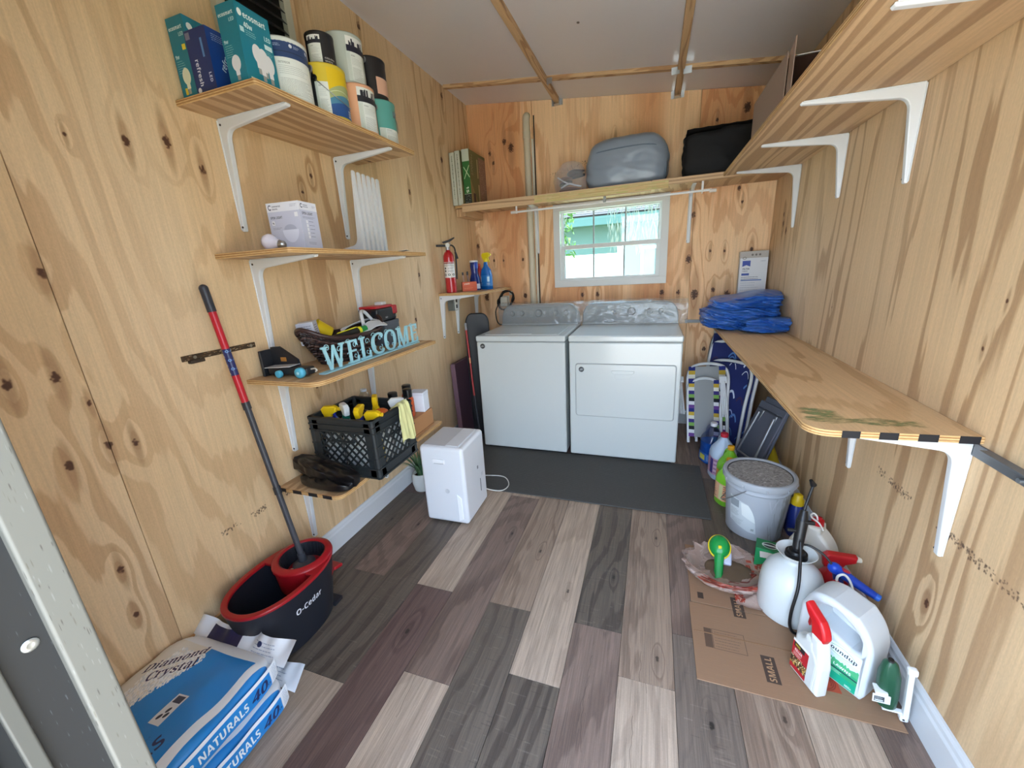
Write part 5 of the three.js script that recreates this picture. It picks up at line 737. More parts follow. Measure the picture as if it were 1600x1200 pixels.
{ // outlets
  const t = thing('outlet_box', 'grey electrical box with outlet between the corner shelf brackets', 'outlet', [XL, 1.165, -2.94]); part('junction_box', at(rbox(0.055, 0.115, 0.075, 0.004), 0.028, 0, 0.0), std(0x767b78, 0.45, { metalness: 0.5 }), t);
  const o = part('outlet', at(rbox(0.008, 0.105, 0.042, 0.002), 0.058, 0, 0.0), std(0xdcdcd6, 0.4), t); for (const y of [-0.024, 0.024]) part('socket', at(rbox(0.003, 0.03, 0.024, 0.001), 0.0628, y, 0), std(0x2c2d2e, 0.5), o);
  const p = thing('plug_box', 'white plug adapter with a coiled black cord on the back wall', 'outlet', [-1.315, 1.12, ZB]); part('box', at(rbox(0.07, 0.085, 0.05, 0.005), 0, 0, 0.0255), std(0xdad6c6, 0.45), p); part('cover', at(rbox(0.085, 0.1, 0.006, 0.002), 0, 0, 0.0035), std(0xc9c4b4, 0.5), p);
  const cpts = []; for (let i = 0; i <= 70; i++) { const a = i * 0.36, r = 0.085 + 0.022 * Math.sin(i * 0.7); cpts.push([0.02 + r * Math.cos(a) * 0.95, 0.01 + r * Math.sin(a) * 0.85, 0.05 + 0.016 * Math.sin(i * 1.7)]); } part('cord', tube(cpts, 0.0055, 300, 7), std(0x141416, 0.5), p);
  part('tail', tube([[-0.06, -0.03, 0.05], [-0.085, -0.1, 0.06], [-0.06, -0.2, 0.07], [0.05, -0.21, 0.12]], 0.005, 40, 8), std(0x141416, 0.5), p); part('plug', at(rbox(0.03, 0.035, 0.035, 0.006), 0.07, 0.075, 0.03), std(0xbdb9ac, 0.5), p);
}
{ // white plastic pipe up the back wall
  const t = thing('drain_pipe', 'cream plastic vent pipe running up the back wall left of the window', 'pipe', [-1.03, 0, ZB + 0.032]), m = std(0xcfc6ae, 0.45);
  part('pipe', at(cyl(0.027, 0.027, 2.5, 28), 0, 1.27, 0), m, t); part('coupling', at(cyl(0.031, 0.031, 0.06, 28), 0, 2.46, 0), m, t); part('elbow', tube([[0, 2.50, 0], [0, 2.56, 0], [0, 2.59, -0.006], [0.0, 2.605, -0.025]], 0.0285, 24, 20), m, t);
  part('conduit', at(cyl(0.009, 0.009, 1.5, 16), 0.042, 1.68, -0.018), std(0xe1dccb, 0.45), t); part('cable', at(cyl(0.005, 0.005, 2.56, 12), 0.057, 1.32, -0.024), std(0x1a1a1c, 0.6), t);
}
// ---- back shelf
const S6 = 1.9285;
{
  const t = thing('wall_shelf', 'long plywood shelf across the back wall above the window', 'shelf', [0, S6, ZB + 0.0005]);
  shelfBoard('board', [[XL + 0.001, 0.001], [XR - 0.001, 0.001], [XR - 0.001, 0.41], [XL + 0.03, 0.41], [XL + 0.001, 0.41, XL + 0.001, 0.38]].map(([x, y, ...q]) => [x, y, ...q]), 0.0185, t, veneer, 1 / 1.2, [0.4, 0.2]);
  part('front_edge', woodUV(at(rbox(1.45, 0.062, 0.019, 0.002), -0.76, -0.025, 0.4205), 'x', [0.2, 0.4], [0.8, 0.8]), veneer2, t); part('front_edge', woodUV(at(rbox(0.84, 0.04, 0.019, 0.002), 0.387, -0.012, 0.4205), 'x', [0.5, 0.1], [0.8, 0.8]), veneer2, t);
  part('paint_strip', at(box(0.95, 0.05, 0.001), -0.40, -0.026, 0.4306), printed(print(256, 32, (x, w, h) => { fill(x, '#c9b57c', 0, 0, w, h); for (let i = 0; i < 240; i++) fill(x, ['#cfbd86', '#b9b670', '#d4b27c', '#c0a56c'][i & 3], rnd() * w, rnd() * h, 10 + rnd() * 40, 1 + rnd() * 3); }), 0.6), t);
  part('wall_cleat', woodUV(at(rbox(0.09, 0.06, 0.36, 0.003), XL + 0.047, -0.05, 0.19), 'z', [0, 0], [0.8, 0.8]), veneer, t);
  for (const x of [-0.975, 0.25]) { const b = bracket(t, [x, -0.0192, 0.0008], 0.3, 0.385, -PI / 2); }
  const r = thing('curtain_rod', 'thin white rod hung under the front edge of the back shelf', 'rod', [0, 1.832, -3.165]), m = std(0xe3e3e0, 0.35);
  part('rod', rod([-1.06, 0, 0], [0.345, 0.006, 0], 0.0075), m, r); for (const [x, w] of [[-1.06, 0.011], [0.345, 0.011]]) part('end_cap', rod([x - 0.012, 0, 0], [x + 0.03, 0, 0], w), std(0xdad3cb, 0.4), r);
  for (const x of [-1.025, 0.29]) { const h = part('hanger', merge(at(rbox(0.014, 0.085, 0.004, 0.0015), x, 0.042, 0.006), at(new THREE.TorusGeometry(0.011, 0.0022, 8, 20), x, 0.0, 0, 0, PI / 2)), std(0xd8d6d2, 0.4), r); part('screw', at(cyl(0.003, 0.003, 0.004, 10), x, 0.068, 0.009, PI / 2), screwM, h); }
  part('hanger', merge(at(rbox(0.02, 0.055, 0.003, 0.001), -0.353, 0.052, 0.0), at(rbox(0.022, 0.03, 0.02, 0.003), -0.353, 0.014, 0)), std(0x8f9490, 0.4), r);
}
{ // flooring cartons
  const face = print(384, 512, (x, w, h) => { fill(x, '#66653a', 0, 0, w, h); x.fillStyle = '#8b7a4c'; x.beginPath(); x.moveTo(0, 270); x.lineTo(170, 512); x.lineTo(0, 512); x.fill(); fill(x, '#a89a72', 170, 60, 26, 180); fill(x, '#b8a67e', 180, 300, 24, 212); for (let i = 0; i < 60; i++) { x.fillStyle = 'rgba(214,196,178,.75)'; x.fillRect(30 + rnd() * 34, 40 + i * 3.2, 2 + rnd() * 22, 2); } fill(x, '#8c6b58', 214, 30, 170, 482); for (let i = 0; i < 420; i++) { x.fillStyle = ['rgba(226,206,192,.6)', 'rgba(90,60,70,.5)'][i & 1]; x.fillRect(220 + rnd() * 150, 50 + rnd() * 440, 3 + rnd() * 14, 2); } fill(x, '#3a2a2a', 50, 400, 50, 100); });
  const spine = print(128, 512, (x, w, h) => { fill(x, '#c4cdb8', 0, 0, w, h); fill(x, '#2f6b33', 0, 110, w, 300); x.strokeStyle = '#c8dcae'; x.lineWidth = 10; x.beginPath(); x.moveTo(20, 160); x.lineTo(120, 260); x.moveTo(120, 150); x.lineTo(20, 270); x.stroke(); txt(x, '15', 64, 370, 60, '#e7ecdf', { rot: PI / 2, align: 'center' }); fill(x, '#1c2320', 0, 414, w, 98); for (let i = 0; i < 30; i++) fill(x, '#b6bfae', 14 + rnd() * 90, 424 + rnd() * 76, 8, 3); });
  const plain = print(128, 512, (x, w, h) => { fill(x, '#c3c6b6', 0, 0, w, h); for (let i = 0; i < 10; i++) { txt(x, 'OAK', 64, 60 + i * 40, 30, ['#3d4a3a', '#7c876f'][i & 1], { rot: PI / 2, align: 'center' }); } fill(x, '#a9ad9c', 0, 0, 20, h); });
  const grey = std(0xb7b2a2, 0.6), fm = printed(face, 0.5);
  const mk = (label, x, w, h, sp, d, z, tilt) => { const t = thing('flooring_carton', label, 'box', [x, S6, z], 0, 'flooring cartons on the back shelf'); part('carton', at(rbox(w, h, d, 0.002, 1), 0, h / 2, 0), [fm, grey, grey, grey, printed(sp, 0.5), grey], t, [0, 0, 0], [0, 0, tilt]); part('tape', at(box(w * 0.5, 0.0008, d * 0.8), 0, h + 0.0004, 0), std(0xcbbf9c, 0.4), t, [0, 0, 0], [0, 0, tilt]); return t; };
  mk('pale flooring carton flat against the left wall on the back shelf', -1.5385, 0.045, 0.385, plain, 0.33, -3.315, 0.0);
  mk('pale lettered flooring carton in the middle of the three on the back shelf', -1.4905, 0.045, 0.392, plain, 0.33, -3.315, 0.0);
  mk('green-spined flooring carton marked 15 on the back shelf', -1.430, 0.062, 0.40, spine, 0.33, -3.335, 0.0);
}
{ // bags on the back shelf
  const crum = (fx, fy, fz, a, b) => (v) => { const k = ridge(v.x * fx, v.y * fy, v.z * fz) * a + perlin.noise(v.x * fx * 2.6, v.y * fy * 2.6, v.z * fz * 2.6) * b; v.multiplyScalar(1 + k); };
  const g = thing('bedding_bag', 'stuffed blue-grey vinyl bedding bag above the window', 'bag', [-0.215, S6, -3.375]), gm = phys(0x84909e, 0.32, { clearcoat: 0.25, clearcoatRoughness: 0.3 });
  part('bag', at(blob(0.288, 0.172, 0.168, 4.6, (v, u) => { const tp = 1 - 0.13 * ss(0.0, 1, v.y / 0.172); v.x *= tp; crum(7, 11, 9, 0.018, 0.014)(v); v.y += 0.012 * perlin.noise(v.x * 5, 1, v.z * 5); if (v.y < -0.168) v.y = -0.168; }, 110, 80), 0, 0.1685, 0), gm, g);
  part('zip_seam', tube([[-0.262, 0.225, 0.10], [-0.2, 0.242, 0.158], [0, 0.252, 0.171], [0.18, 0.245, 0.162], [0.256, 0.205, 0.10]], 0.004, 60, 8), std(0x5f6d7d, 0.4), g); part('piping', tube([[0.262, 0.20, 0.10], [0.274, 0.12, 0.125], [0.262, 0.03, 0.135]], 0.0035, 40, 8), std(0x5d6b7a, 0.4), g);
  const c = thing('shoe_bag', 'knotted clear plastic bag of brown and black shoes beside the bedding bag', 'bag', [-0.63, S6, -3.37]);
  part('film', at(blob(0.13, 0.125, 0.12, 2.4, (v) => { if (v.y > 0) { v.x *= 1 - 0.3 * v.y / 0.125; } crum(9, 12, 10, 0.07, 0.04)(v); if (v.y < -0.118) v.y = -0.118; }, 90, 60), 0, 0.1185, 0), phys(0xe4e7ec, 0.18, { transparent: true, opacity: 0.22, side: THREE.DoubleSide }), c);
  part('knot', merge(tube([[-0.06, 0.05, 0.112], [0.0, 0.07, 0.125], [0.05, 0.058, 0.112], [0.09, 0.05, 0.09]], 0.006, 30, 8), tube([[0.0, 0.07, 0.124], [-0.05, 0.1, 0.11], [-0.09, 0.13, 0.08]], 0.005, 30, 8)), std(0xd3d6dc, 0.4), c);
  const shoe = (label, p, ry, rx, m) => { const s = thing('shoe', label, 'shoe', p, ry, 'shoes inside the clear bag'); const u = part('upper', at(blob(0.036, 0.03, 0.085, 2.3, (v) => { v.y *= 0.75 - 0.5 * (v.z / 0.085) * (v.z > 0 ? 1 : 0.3); v.x *= 1 + 0.2 * Math.cos(v.z * 30); }, 32, 24), 0, 0.034, 0), m, s); part('sole', at(loft([{ y: 0, rx: 0.034, rz: 0.086, p: 2.4 }, { y: 0.012, rx: 0.036, rz: 0.088, p: 2.4 }], 28)), std(0x2a2322, 0.6), s); s.rotation.x = rx; return s; };
  shoe('brown shoe low in the clear bag', [-0.635, S6 + 0.006, -3.325], 1.45, 0, std(0x6b4238, 0.5)); shoe('dark brown shoe at the front of the clear bag', [-0.63, S6 + 0.006, -3.405], 1.7, 0, std(0x53332e, 0.5)); shoe('black shoe high in the clear bag', [-0.59, S6 + 0.125, -3.335], 1.0, 0, std(0x1f1f24, 0.45)); shoe('tan-brown shoe high in the clear bag', [-0.67, S6 + 0.085, -3.345], 0.6, 0, std(0x7a5140, 0.5));
  const b = thing('black_bag', 'black cloth storage bag at the right end of the back shelf', 'bag', [0.39, S6, -3.37]), bm = std(0x0e0e11, 0.8);
  part('bag', at(blob(0.222, 0.15, 0.14, 7, (v) => { if (v.x < 0 && v.y > 0) v.y *= 0.93; v.x += 0.012 * perlin.noise(v.y * 22, v.z * 9, 3) * Math.sign(v.x); v.y += 0.010 * perlin.noise(v.x * 7, 2, v.z * 7); v.z += 0.008 * ridge(v.x * 6, v.y * 9, 1); if (v.y < -0.148) v.y = -0.148; }, 96, 64), 0, 0.1485, 0), bm, b);
  part('flap', at(displace(new THREE.PlaneGeometry(0.42, 0.2, 30, 12), (v) => { v.z = 0.01 * ridge(v.x * 6, v.y * 10, 4); }), 0, 0.302, 0.02, -PI / 2 + 0.02), std(0x121215, 0.8, { side: THREE.DoubleSide }), b); part('loop', tube([[-0.205, 0.27, 0.1], [-0.225, 0.25, 0.12], [-0.222, 0.22, 0.12], [-0.21, 0.2, 0.1]], 0.006, 24, 8), bm, b);
}

// ---------------------------------------------------------------- right wall shelves
{
  const t = thing('wall_shelf', 'long upper plywood shelf on the right wall with five white brackets', 'shelf', [XR - 0.0005, 1.9285, 0]), d = 0.405;
  shelfBoard('board', [[-d, -3.155], [-0.001, -3.155], [-0.001, -0.95], [-d, -0.95]], 0.0195, t, veneer2, 1 / 1.2, [0.9, 0.4]);
  for (const [z, B] of [[-3.06, 0.355], [-2.43, 0.27], [-1.865, 0.30], [-1.275, 0.3]]) bracket(t, [-0.0008, -0.0202, z], 0.345, B, PI);
  const l = thing('wall_shelf', 'right-hand work shelf with green paint stain and black edge marks', 'shelf', [XR - 0.0005, 0.9235, 0]);
  shelfBoard('board', [[-0.385, -3.575], [-0.001, -3.575], [-0.001, -1.255], [-0.32, -1.235], [-0.375, -1.232, -0.385, -1.285]], 0.0195, l, veneer3, 1 / 1.2, [0.4, 0.1]);
  for (const [z, B] of [[-1.29, 0.365], [-1.865, 0.385], [-2.5, 0.385], [-3.1, 0.385]]) bracket(l, [-0.0008, -0.0202, z], 0.32, B, PI);
  bracket(l, [-0.31, -0.0202, -3.5795], 0.3, 0.345, -PI / 2);
  for (const x of [-0.285, -0.2, -0.115, -0.03]) part('paint_mark', at(box(0.042, 0.0205, 0.0014), x, -0.0097, -1.2551 + 0.0625 * (-0.001 - x) + 0.0006, 0, Math.atan2(0.02, 0.319) , 0), blackPaint, l);
  { // green stain, irregular brush marks of paint soaked into the veneer
    const tx = print(512, 256, (x, w, h) => { x.clearRect(0, 0, w, h); for (let i = 0; i < 700; i++) { const u = rnd(), k = i % 5 < 2, cx = k ? 40 + u * 130 : 30 + u * 420, cy = k ? 60 + rnd() * 70 + u * 20 : 178 + (rnd() - 0.5) * (26 + 46 * Math.abs(Math.sin(u * 7))) ; x.fillStyle = ['rgba(128,140,86,.13)', 'rgba(138,146,94,.12)', 'rgba(112,134,88,.13)'][i % 3]; x.beginPath(); x.ellipse(cx, cy, 6 + rnd() * 26, 1.5 + rnd() * 5, rr(-0.25, 0.15), 0, 7); x.fill(); } });
    part('paint_stain', at(new THREE.PlaneGeometry(0.32, 0.22), -0.222, 0.0006, -1.365, -PI / 2, 0, 0), new THREE.MeshStandardMaterial({ map: tx, transparent: true, roughness: 0.6 }), l);
  }
  const st = std(0x6b6e72, 0.4, { metalness: 0.4 });
  const r = thing('metal_rail', 'dark metal ledger rail along the right and back walls', 'rail', [XR, 0.8805, 0]);
  part('rail', merge(at(rbox(0.004, 0.036, 2.6, 0.001, 1), -0.0024, 0.0, -2.25), at(rbox(0.022, 0.004, 0.3, 0.001, 1), -0.012, 0.016, -1.08)), st, r); part('back_rail', at(rbox(0.54, 0.026, 0.006, 0.001, 1), -0.28, 0.027, ZB + 0.0035), st, r); part('bolt', at(cyl(0.006, 0.006, 0.012, 12), -0.008, -0.006, -1.12, 0, 0, PI / 2), tin, r);
}
{ // big carton on the upper shelf
  const t = thing('open_carton', 'large open brown carton with dark inside on the upper right shelf', 'box', [0.637, 1.929, -2.42], 0.0), k = std(0x9b8274, 0.8);
  const W = 0.33, D = 0.58, H = 0.235;
  part('bottom', at(box(W, 0.004, D), 0, 0.002, 0), k, t); for (const [nm, g] of [['side', at(box(0.004, H, D), -W / 2, H / 2 + 0.003, 0)], ['side', at(box(0.004, H, D), W / 2, H / 2 + 0.003, 0)], ['end', at(box(W, H, 0.004), 0, H / 2 + 0.003, -D / 2)], ['top', at(box(W - 0.01, 0.004, D - 0.06), 0, H + 0.001, -0.03)]]) part(nm, g, k, t);
  part('flap', at(box(0.003, H * 0.96, 0.14), -W / 2 - 0.001, H / 2 + 0.004, D / 2 + 0.067, 0, -0.12, 0), k, t); part('paper_flap', at(box(W - 0.03, 0.003, 0.11), 0.005, H - 0.018, D / 2 + 0.0, 0.3, 0, 0), std(0xd6d3cf, 0.7), t);
}
// ---- tarp and flat carton in the far corner of the work shelf
{
  const t = thing('blue_tarp', 'crumpled folded bright blue tarp at the far end of the work shelf', 'tarp', [0.612, 0.924, -3.13]), m = phys(0x2f66b8, 0.3, { clearcoat: 0.25, clearcoatRoughness: 0.3 });
  const crease = (s) => (v) => { const k = 0.026 * ridge(v.x * 4 + s, v.y * 36 + v.x * 7, v.z * 5) + 0.014 * ridge(v.x * 10, v.y * 70 + v.x * 16 + s, v.z * 9) + 0.008 * ridge(v.x * 26 + s, v.y * 60, v.z * 26) + 0.012 * perlin.noise(v.x * 9, v.y * 14 + s, v.z * 9); const r = Math.hypot(v.x, v.z) || 1; v.x += k * v.x / r * 1.5; v.z += k * v.z / r * 1.7; v.y += 0.014 * perlin.noise(v.x * 6 + s, v.y * 5, v.z * 6); };
  part('folds', at(blob(0.205, 0.075, 0.19, 4.2, (v) => { crease(1)(v); if (v.y < -0.073) v.y = -0.073; v.x = Math.min(v.x, 0.192); }, 150, 110), -0.008, 0.0745, -0.05), m, t);
  part('folds', at(blob(0.185, 0.062, 0.16, 3.4, (v) => { crease(5)(v); v.y += 0.03 * ss(-0.1, 0.12, v.x); v.x = Math.min(v.x, 0.178); }, 130, 90), 0.015, 0.15, -0.06), m, t);
  part('folds', at(blob(0.115, 0.045, 0.085, 4, (v) => { crease(9)(v); if (v.y < -0.043) v.y = -0.043; v.x = Math.min(v.x, 0.094); }, 110, 70), 0.098, 0.0445, 0.20), m, t);
  part('folds', at(blob(0.08, 0.05, 0.11, 3, (v) => { crease(13)(v); }, 90, 60), -0.15, 0.07, 0.06), m, t);
  const f = thing('flat_carton', 'flat white and grey carton with blue print in the far right corner', 'box', [0.708, 0.924, -3.515]);
  const ft = print(256, 640, (x, w, h) => { fill(x, '#dfe2e6', 0, 0, w, h); fill(x, '#b9b4ad', 0, 0, w, 62); x.strokeStyle = '#6d6a66'; x.lineWidth = 4; x.beginPath(); x.ellipse(40, 62, 16, 10, 0, 0, 7); x.stroke(); for (let i = 0; i < 3; i++) { x.fillStyle = '#77706a'; x.beginPath(); x.arc(110 + i * 34, 34, 10, 0, 7); x.fill(); } x.fillStyle = '#3a51a8'; x.beginPath(); x.moveTo(24, 86); x.lineTo(98, 86); x.lineTo(98, 140); x.lineTo(61, 126); x.lineTo(24, 140); x.fill(); txt(x, 'FILTER', 28, 160, 20, '#3b4254'); fine(x, '#4a5060', 28, 176, 60, 2, 9, 3); fill(x, '#3d57a6', 22, 202, 70, 20); fine(x, '#3a4256', 22, 236, 210, 2, 16, 4); fill(x, '#5b77b4', 20, 262, 190, 10); fine(x, '#9aa4b4', 20, 290, 180, 6, 22, 3); fine(x, '#9aa4b4', 190, 92, 60, 1, 10, 4); });
  part('carton', at(rbox(0.185, 0.505, 0.05, 0.003), 0, 0.256, 0, -0.055, 0, 0), [std(0xc9ccd0), std(0xc9ccd0), std(0xb9b4ad), std(0xc9ccd0), printed(ft, 0.5), std(0xc9ccd0)], f); part('handle_cut', at(rbox(0.06, 0.014, 0.002, 0.001), 0.01, 0.484, 0.0, -0.055, 0, 0).translate(0, 0, 0.0), std(0x7e7a75, 0.7), f);
}
// ---------------------------------------------------------------- right floor, far end: folded beach chairs
const whiteTube = std(0xdfe1e3, 0.35), greyTube = std(0x9a9da2, 0.35, { metalness: 0.6 });
{
  const strap = (kind) => print(256, 256, (x, w, h) => { if (kind === 0) { fill(x, '#9b9d9c', 0, 0, w, h); const cs = ['#1f2c78', '#c9a83a', '#e8e4d4', '#3a2f7a', '#7fae54', '#14161f', '#e9e9ea', '#6a3f8a']; for (const ex of [0, 210]) for (let i = 0; i < 16; i++) fill(x, cs[i % 8], ex, i * 16, 46, 16); } else { fill(x, '#1d2a66', 0, 0, w, h); for (let i = 0; i < 26; i++) { x.strokeStyle = ['#dfe6f4', '#5d88c6', '#b9c6e8', '#3d2c52'][i & 3]; x.lineWidth = 3 + rnd() * 6; x.beginPath(); const a = rnd() * w, b = rnd() * h; x.moveTo(a, b); x.quadraticCurveTo(a + 30, b - 30, a + 44, b + 10); x.stroke(); } for (let i = 0; i < 2; i++) for (let k = 0; k < 5; k++) { x.save(); x.translate(70 + i * 40, 80 + k * 18); x.rotate(0.5); fill(x, '#e6ecf6', -14, -6, 28, 11); x.restore(); } } });
  const chairTex = [strap(0), strap(1)];
  // a folded beach chair: local x = width, y = up along the folded frame, z = thickness
  const foldedChair = (label, pos, rot, tex, tubeM, o = {}) => {
    const t = thing('beach_chair', label, 'folding chair', pos); t.rotation.set(...rot); t.rotation.order = 'YXZ';
    const w = o.w ?? 0.5, h = o.h ?? 0.7, U = (w2, h2, z, r) => tube([[-w2 / 2, 0.01, z], [-w2 / 2, h2 * 0.5, z + 0.01], [-w2 / 2, h2 - 0.08, z], [-w2 / 2 + 0.07, h2 - 0.008, z], [w2 / 2 - 0.07, h2 - 0.008, z], [w2 / 2, h2 - 0.08, z], [w2 / 2, h2 * 0.5, z + 0.01], [w2 / 2, 0.01, z]], r, 90, 10);
    part('back_frame', U(w, h, 0.02, 0.0115), tubeM, t); part('seat_frame', U(w - 0.05, h * 0.82, 0.062, 0.0115), tubeM, t); part('leg_frame', U(w - 0.09, h * 0.6, -0.022, 0.010), tubeM, t);
    const fab = (n, a, b, z, ww) => part(n, displace(new THREE.PlaneGeometry(ww, b - a, 12, 16), (v) => { v.z += 0.012 * Math.cos(v.x / ww * PI) * -1 + 0.004 * perlin.noise(v.x * 9, v.y * 9, z * 50); }).translate(0, (a + b) / 2, z), printed(tex, 0.8, { side: THREE.DoubleSide }), t);
    fab('back_fabric', 0.1, h - 0.02, 0.034, w - 0.02); fab('seat_fabric', 0.06, h * 0.8, 0.078, w - 0.07);
    if (o.arms) for (const s of [-1, 1]) { const arm = []; for (let i = 0; i < 4; i++) arm.push(at(rbox(0.009, 0.26, 0.012, 0.003, 2), s * (w / 2 + 0.012) + (i - 1.5) * 0.0125, 0.36, 0.105 + i * 0.003, 0.1, 0, 0.03 * (i - 1.5))); arm.push(at(rbox(0.055, 0.05, 0.012, 0.005, 2), s * (w / 2 + 0.012), 0.5, 0.118, 0.1, 0, 0)); part('armrest', merge(arm), whiteTube, t); part('arm_strut', rod([s * (w / 2 + 0.005), 0.26, 0.1], [s * (w / 2 - 0.01), 0.24, 0.02], 0.007), tubeM, t); }
    return t;
  };
  foldedChair('folded beach chair with grey fabric, striped edges and white slatted arms', [0.45, 0.03, -3.08], [-0.2, -0.6, 0.18], chairTex[0], whiteTube, { w: 0.3, h: 0.62, arms: true });
  foldedChair('folded beach chair with navy patterned fabric and bent white tubes', [0.535, 0.004, -3.16], [-0.2, -0.6, 0.0], chairTex[1], whiteTube, { w: 0.36, h: 0.80 });
  foldedChair('folded beach chair with navy fabric nearest the right wall', [0.575, 0.004, -3.33], [-0.14, -0.6, 0.0], chairTex[1], greyTube, { w: 0.36, h: 0.84 });
  const g = std(0x5d6270, 0.55), mk = (label, pos, rot, w, h) => { const t = thing('folding_stool', label, 'stool', pos); t.rotation.order = 'YXZ'; t.rotation.set(...rot); part('panel', at(rbox(w, h, 0.016, 0.006), 0, h / 2, 0), g, t); for (const s of [-1, 1]) part('leg', rod([s * (w / 2 - 0.03), 0.01, 0.018], [s * (w / 2 - 0.05), h * 0.86, 0.02], 0.008), greyTube, t); part('crossbar', rod([-w / 2 + 0.04, h * 0.3, 0.02], [w / 2 - 0.04, h * 0.3, 0.02], 0.007), greyTube, t); part('hinge', at(rbox(w * 0.9, 0.012, 0.02, 0.003), 0, h - 0.05, 0.006), std(0x3f434c, 0.5), t); return t; };
  mk('folded grey stool leaning behind the bottle row, nearest the yellow tube', [0.575, 0.004, -2.66], [-0.38, -1.2, 0.0], 0.24, 0.52); mk('folded grey stool farther from the yellow tube', [0.615, 0.004, -2.67], [-0.33, -1.2, 0.0], 0.22, 0.54);
  const nd = thing('foam_tube', 'yellow foam tube lying along the right wall behind the pail', 'foam tube', [0.74, 0.0, -2.3]); part('tube', rod([0.012, 0.037, 0.0], [0.012, 0.30, -0.72], 0.035, 0.035, 28), std(0xc9b01e, 0.7), nd); part('core', rod([0.012, 0.0365, 0.003], [0.012, 0.037, -0.004], 0.012), std(0x4d4412, 0.9), nd);
}
// ---- row of jugs
{
  const jugSecs = (r, h) => [{ y: 0, rx: r * 0.94, rz: r * 0.94, p: 3 }, { y: 0.006, rx: r, rz: r, p: 3 }, { y: h * 0.56, rx: r, rz: r, p: 3 }, { y: h * 0.66, rx: r * 0.93, rz: r * 0.93, p: 2.7 }, { y: h * 0.8, rx: r * 0.62, rz: r * 0.6 }, { y: h * 0.9, rx: r * 0.32, rz: r * 0.32 }, { y: h * 0.93, rx: r * 0.25, rz: r * 0.25 }, { y: h * 0.97, rx: r * 0.25, rz: r * 0.25 }];
  const jug = (label, pos, ry, r, h, bodyM, capM, lab, liquid) => {
    const t = thing('jug', label, 'jug', pos, ry);
    part('jug', loft(jugSecs(r, h), 40), bodyM, t);
    if (liquid) part('liquid', loft([{ y: 0.004, rx: r * 0.955, p: 3 }, { y: h * 0.55, rx: r * 0.955, p: 3 }], 40), liquid, t);
    part('handle', tube([[0, h * 0.9, -r * 0.25], [0, h * 0.86, -r * 0.75], [0, h * 0.7, -r * 1.0], [0, h * 0.56, -r * 0.95]], r * 0.17, 30, 12), bodyM, t);
    part('cap', at(lathe([[0, 0], [r * 0.29, 0], [r * 0.31, 0.004], [r * 0.31, 0.022], [r * 0.27, 0.026], [0, 0.026]], 28), 0, h * 0.945, 0), capM, t);
    if (lab) part('label', loft([{ y: h * lab[1], rx: r * 1.008, p: 3 }, { y: h * lab[2], rx: r * 1.008, p: 3 }], 40, false), lab[0], t);
    return t;
  };
  const lt = (bg, band, a, b) => printed(print(1024, 192, (x, w, h) => { fill(x, bg, 0, 0, w, h); for (let k = 0; k < 4; k++) { fill(x, band, k * 256 + 8, 10, 60, h - 20); for (let i = 0; i < 7; i++) fine(x, i % 2 ? a : b, k * 256 + 80, 18 + i * 24, 160, 1, 10, 9); } }), 0.4);
  jug('clear jug half full of blue washer fluid, farthest in the row', [0.445, 0.001, -2.87], 0.4, 0.073, 0.285, clear(0xdfe3f2, 0.12), std(0xe6e6ea, 0.4), [printed(print(512, 128, (x, w, h) => { fill(x, '#2a63b0', 0, 0, w, h); for (let k = 0; k < 3; k++) { fill(x, '#d8cf55', 30 + k * 170, 30, 40, 80); fine(x, '#dfe6ef', 90 + k * 170, 20, 60, 8, 12, 3); } }), 0.4), 0.06, 0.28], phys(0x1f62b4, 0.15));
  jug('pale blue-white jug with red cap and purple label in the row', [0.478, 0.001, -2.655], 0.2, 0.075, 0.30, std(0xbfd3ea, 0.35), std(0xc01f35, 0.4), [lt('#c79fb8', '#3a2a7e', '#d9c6dc', '#5a3a86'), 0.12, 0.5]);
  jug('bright green jug with yellow cap, farther of two green jugs', [0.487, 0.001, -2.47], 0.3, 0.062, 0.295, std(0x7cc42a, 0.3), std(0xe2a51e, 0.4), [lt('#d98a45', '#c6c95a', '#3a2c22', '#e9d4b0'), 0.12, 0.5]);
  jug('bright green jug with yellow cap, nearer one touching the pail', [0.46, 0.001, -2.335], 0.5, 0.056, 0.275, std(0x86cc33, 0.3), std(0xe2a51e, 0.4), [lt('#e2b08a', '#d8d6a0', '#b03a24', '#4a3a2a'), 0.12, 0.5]);
}
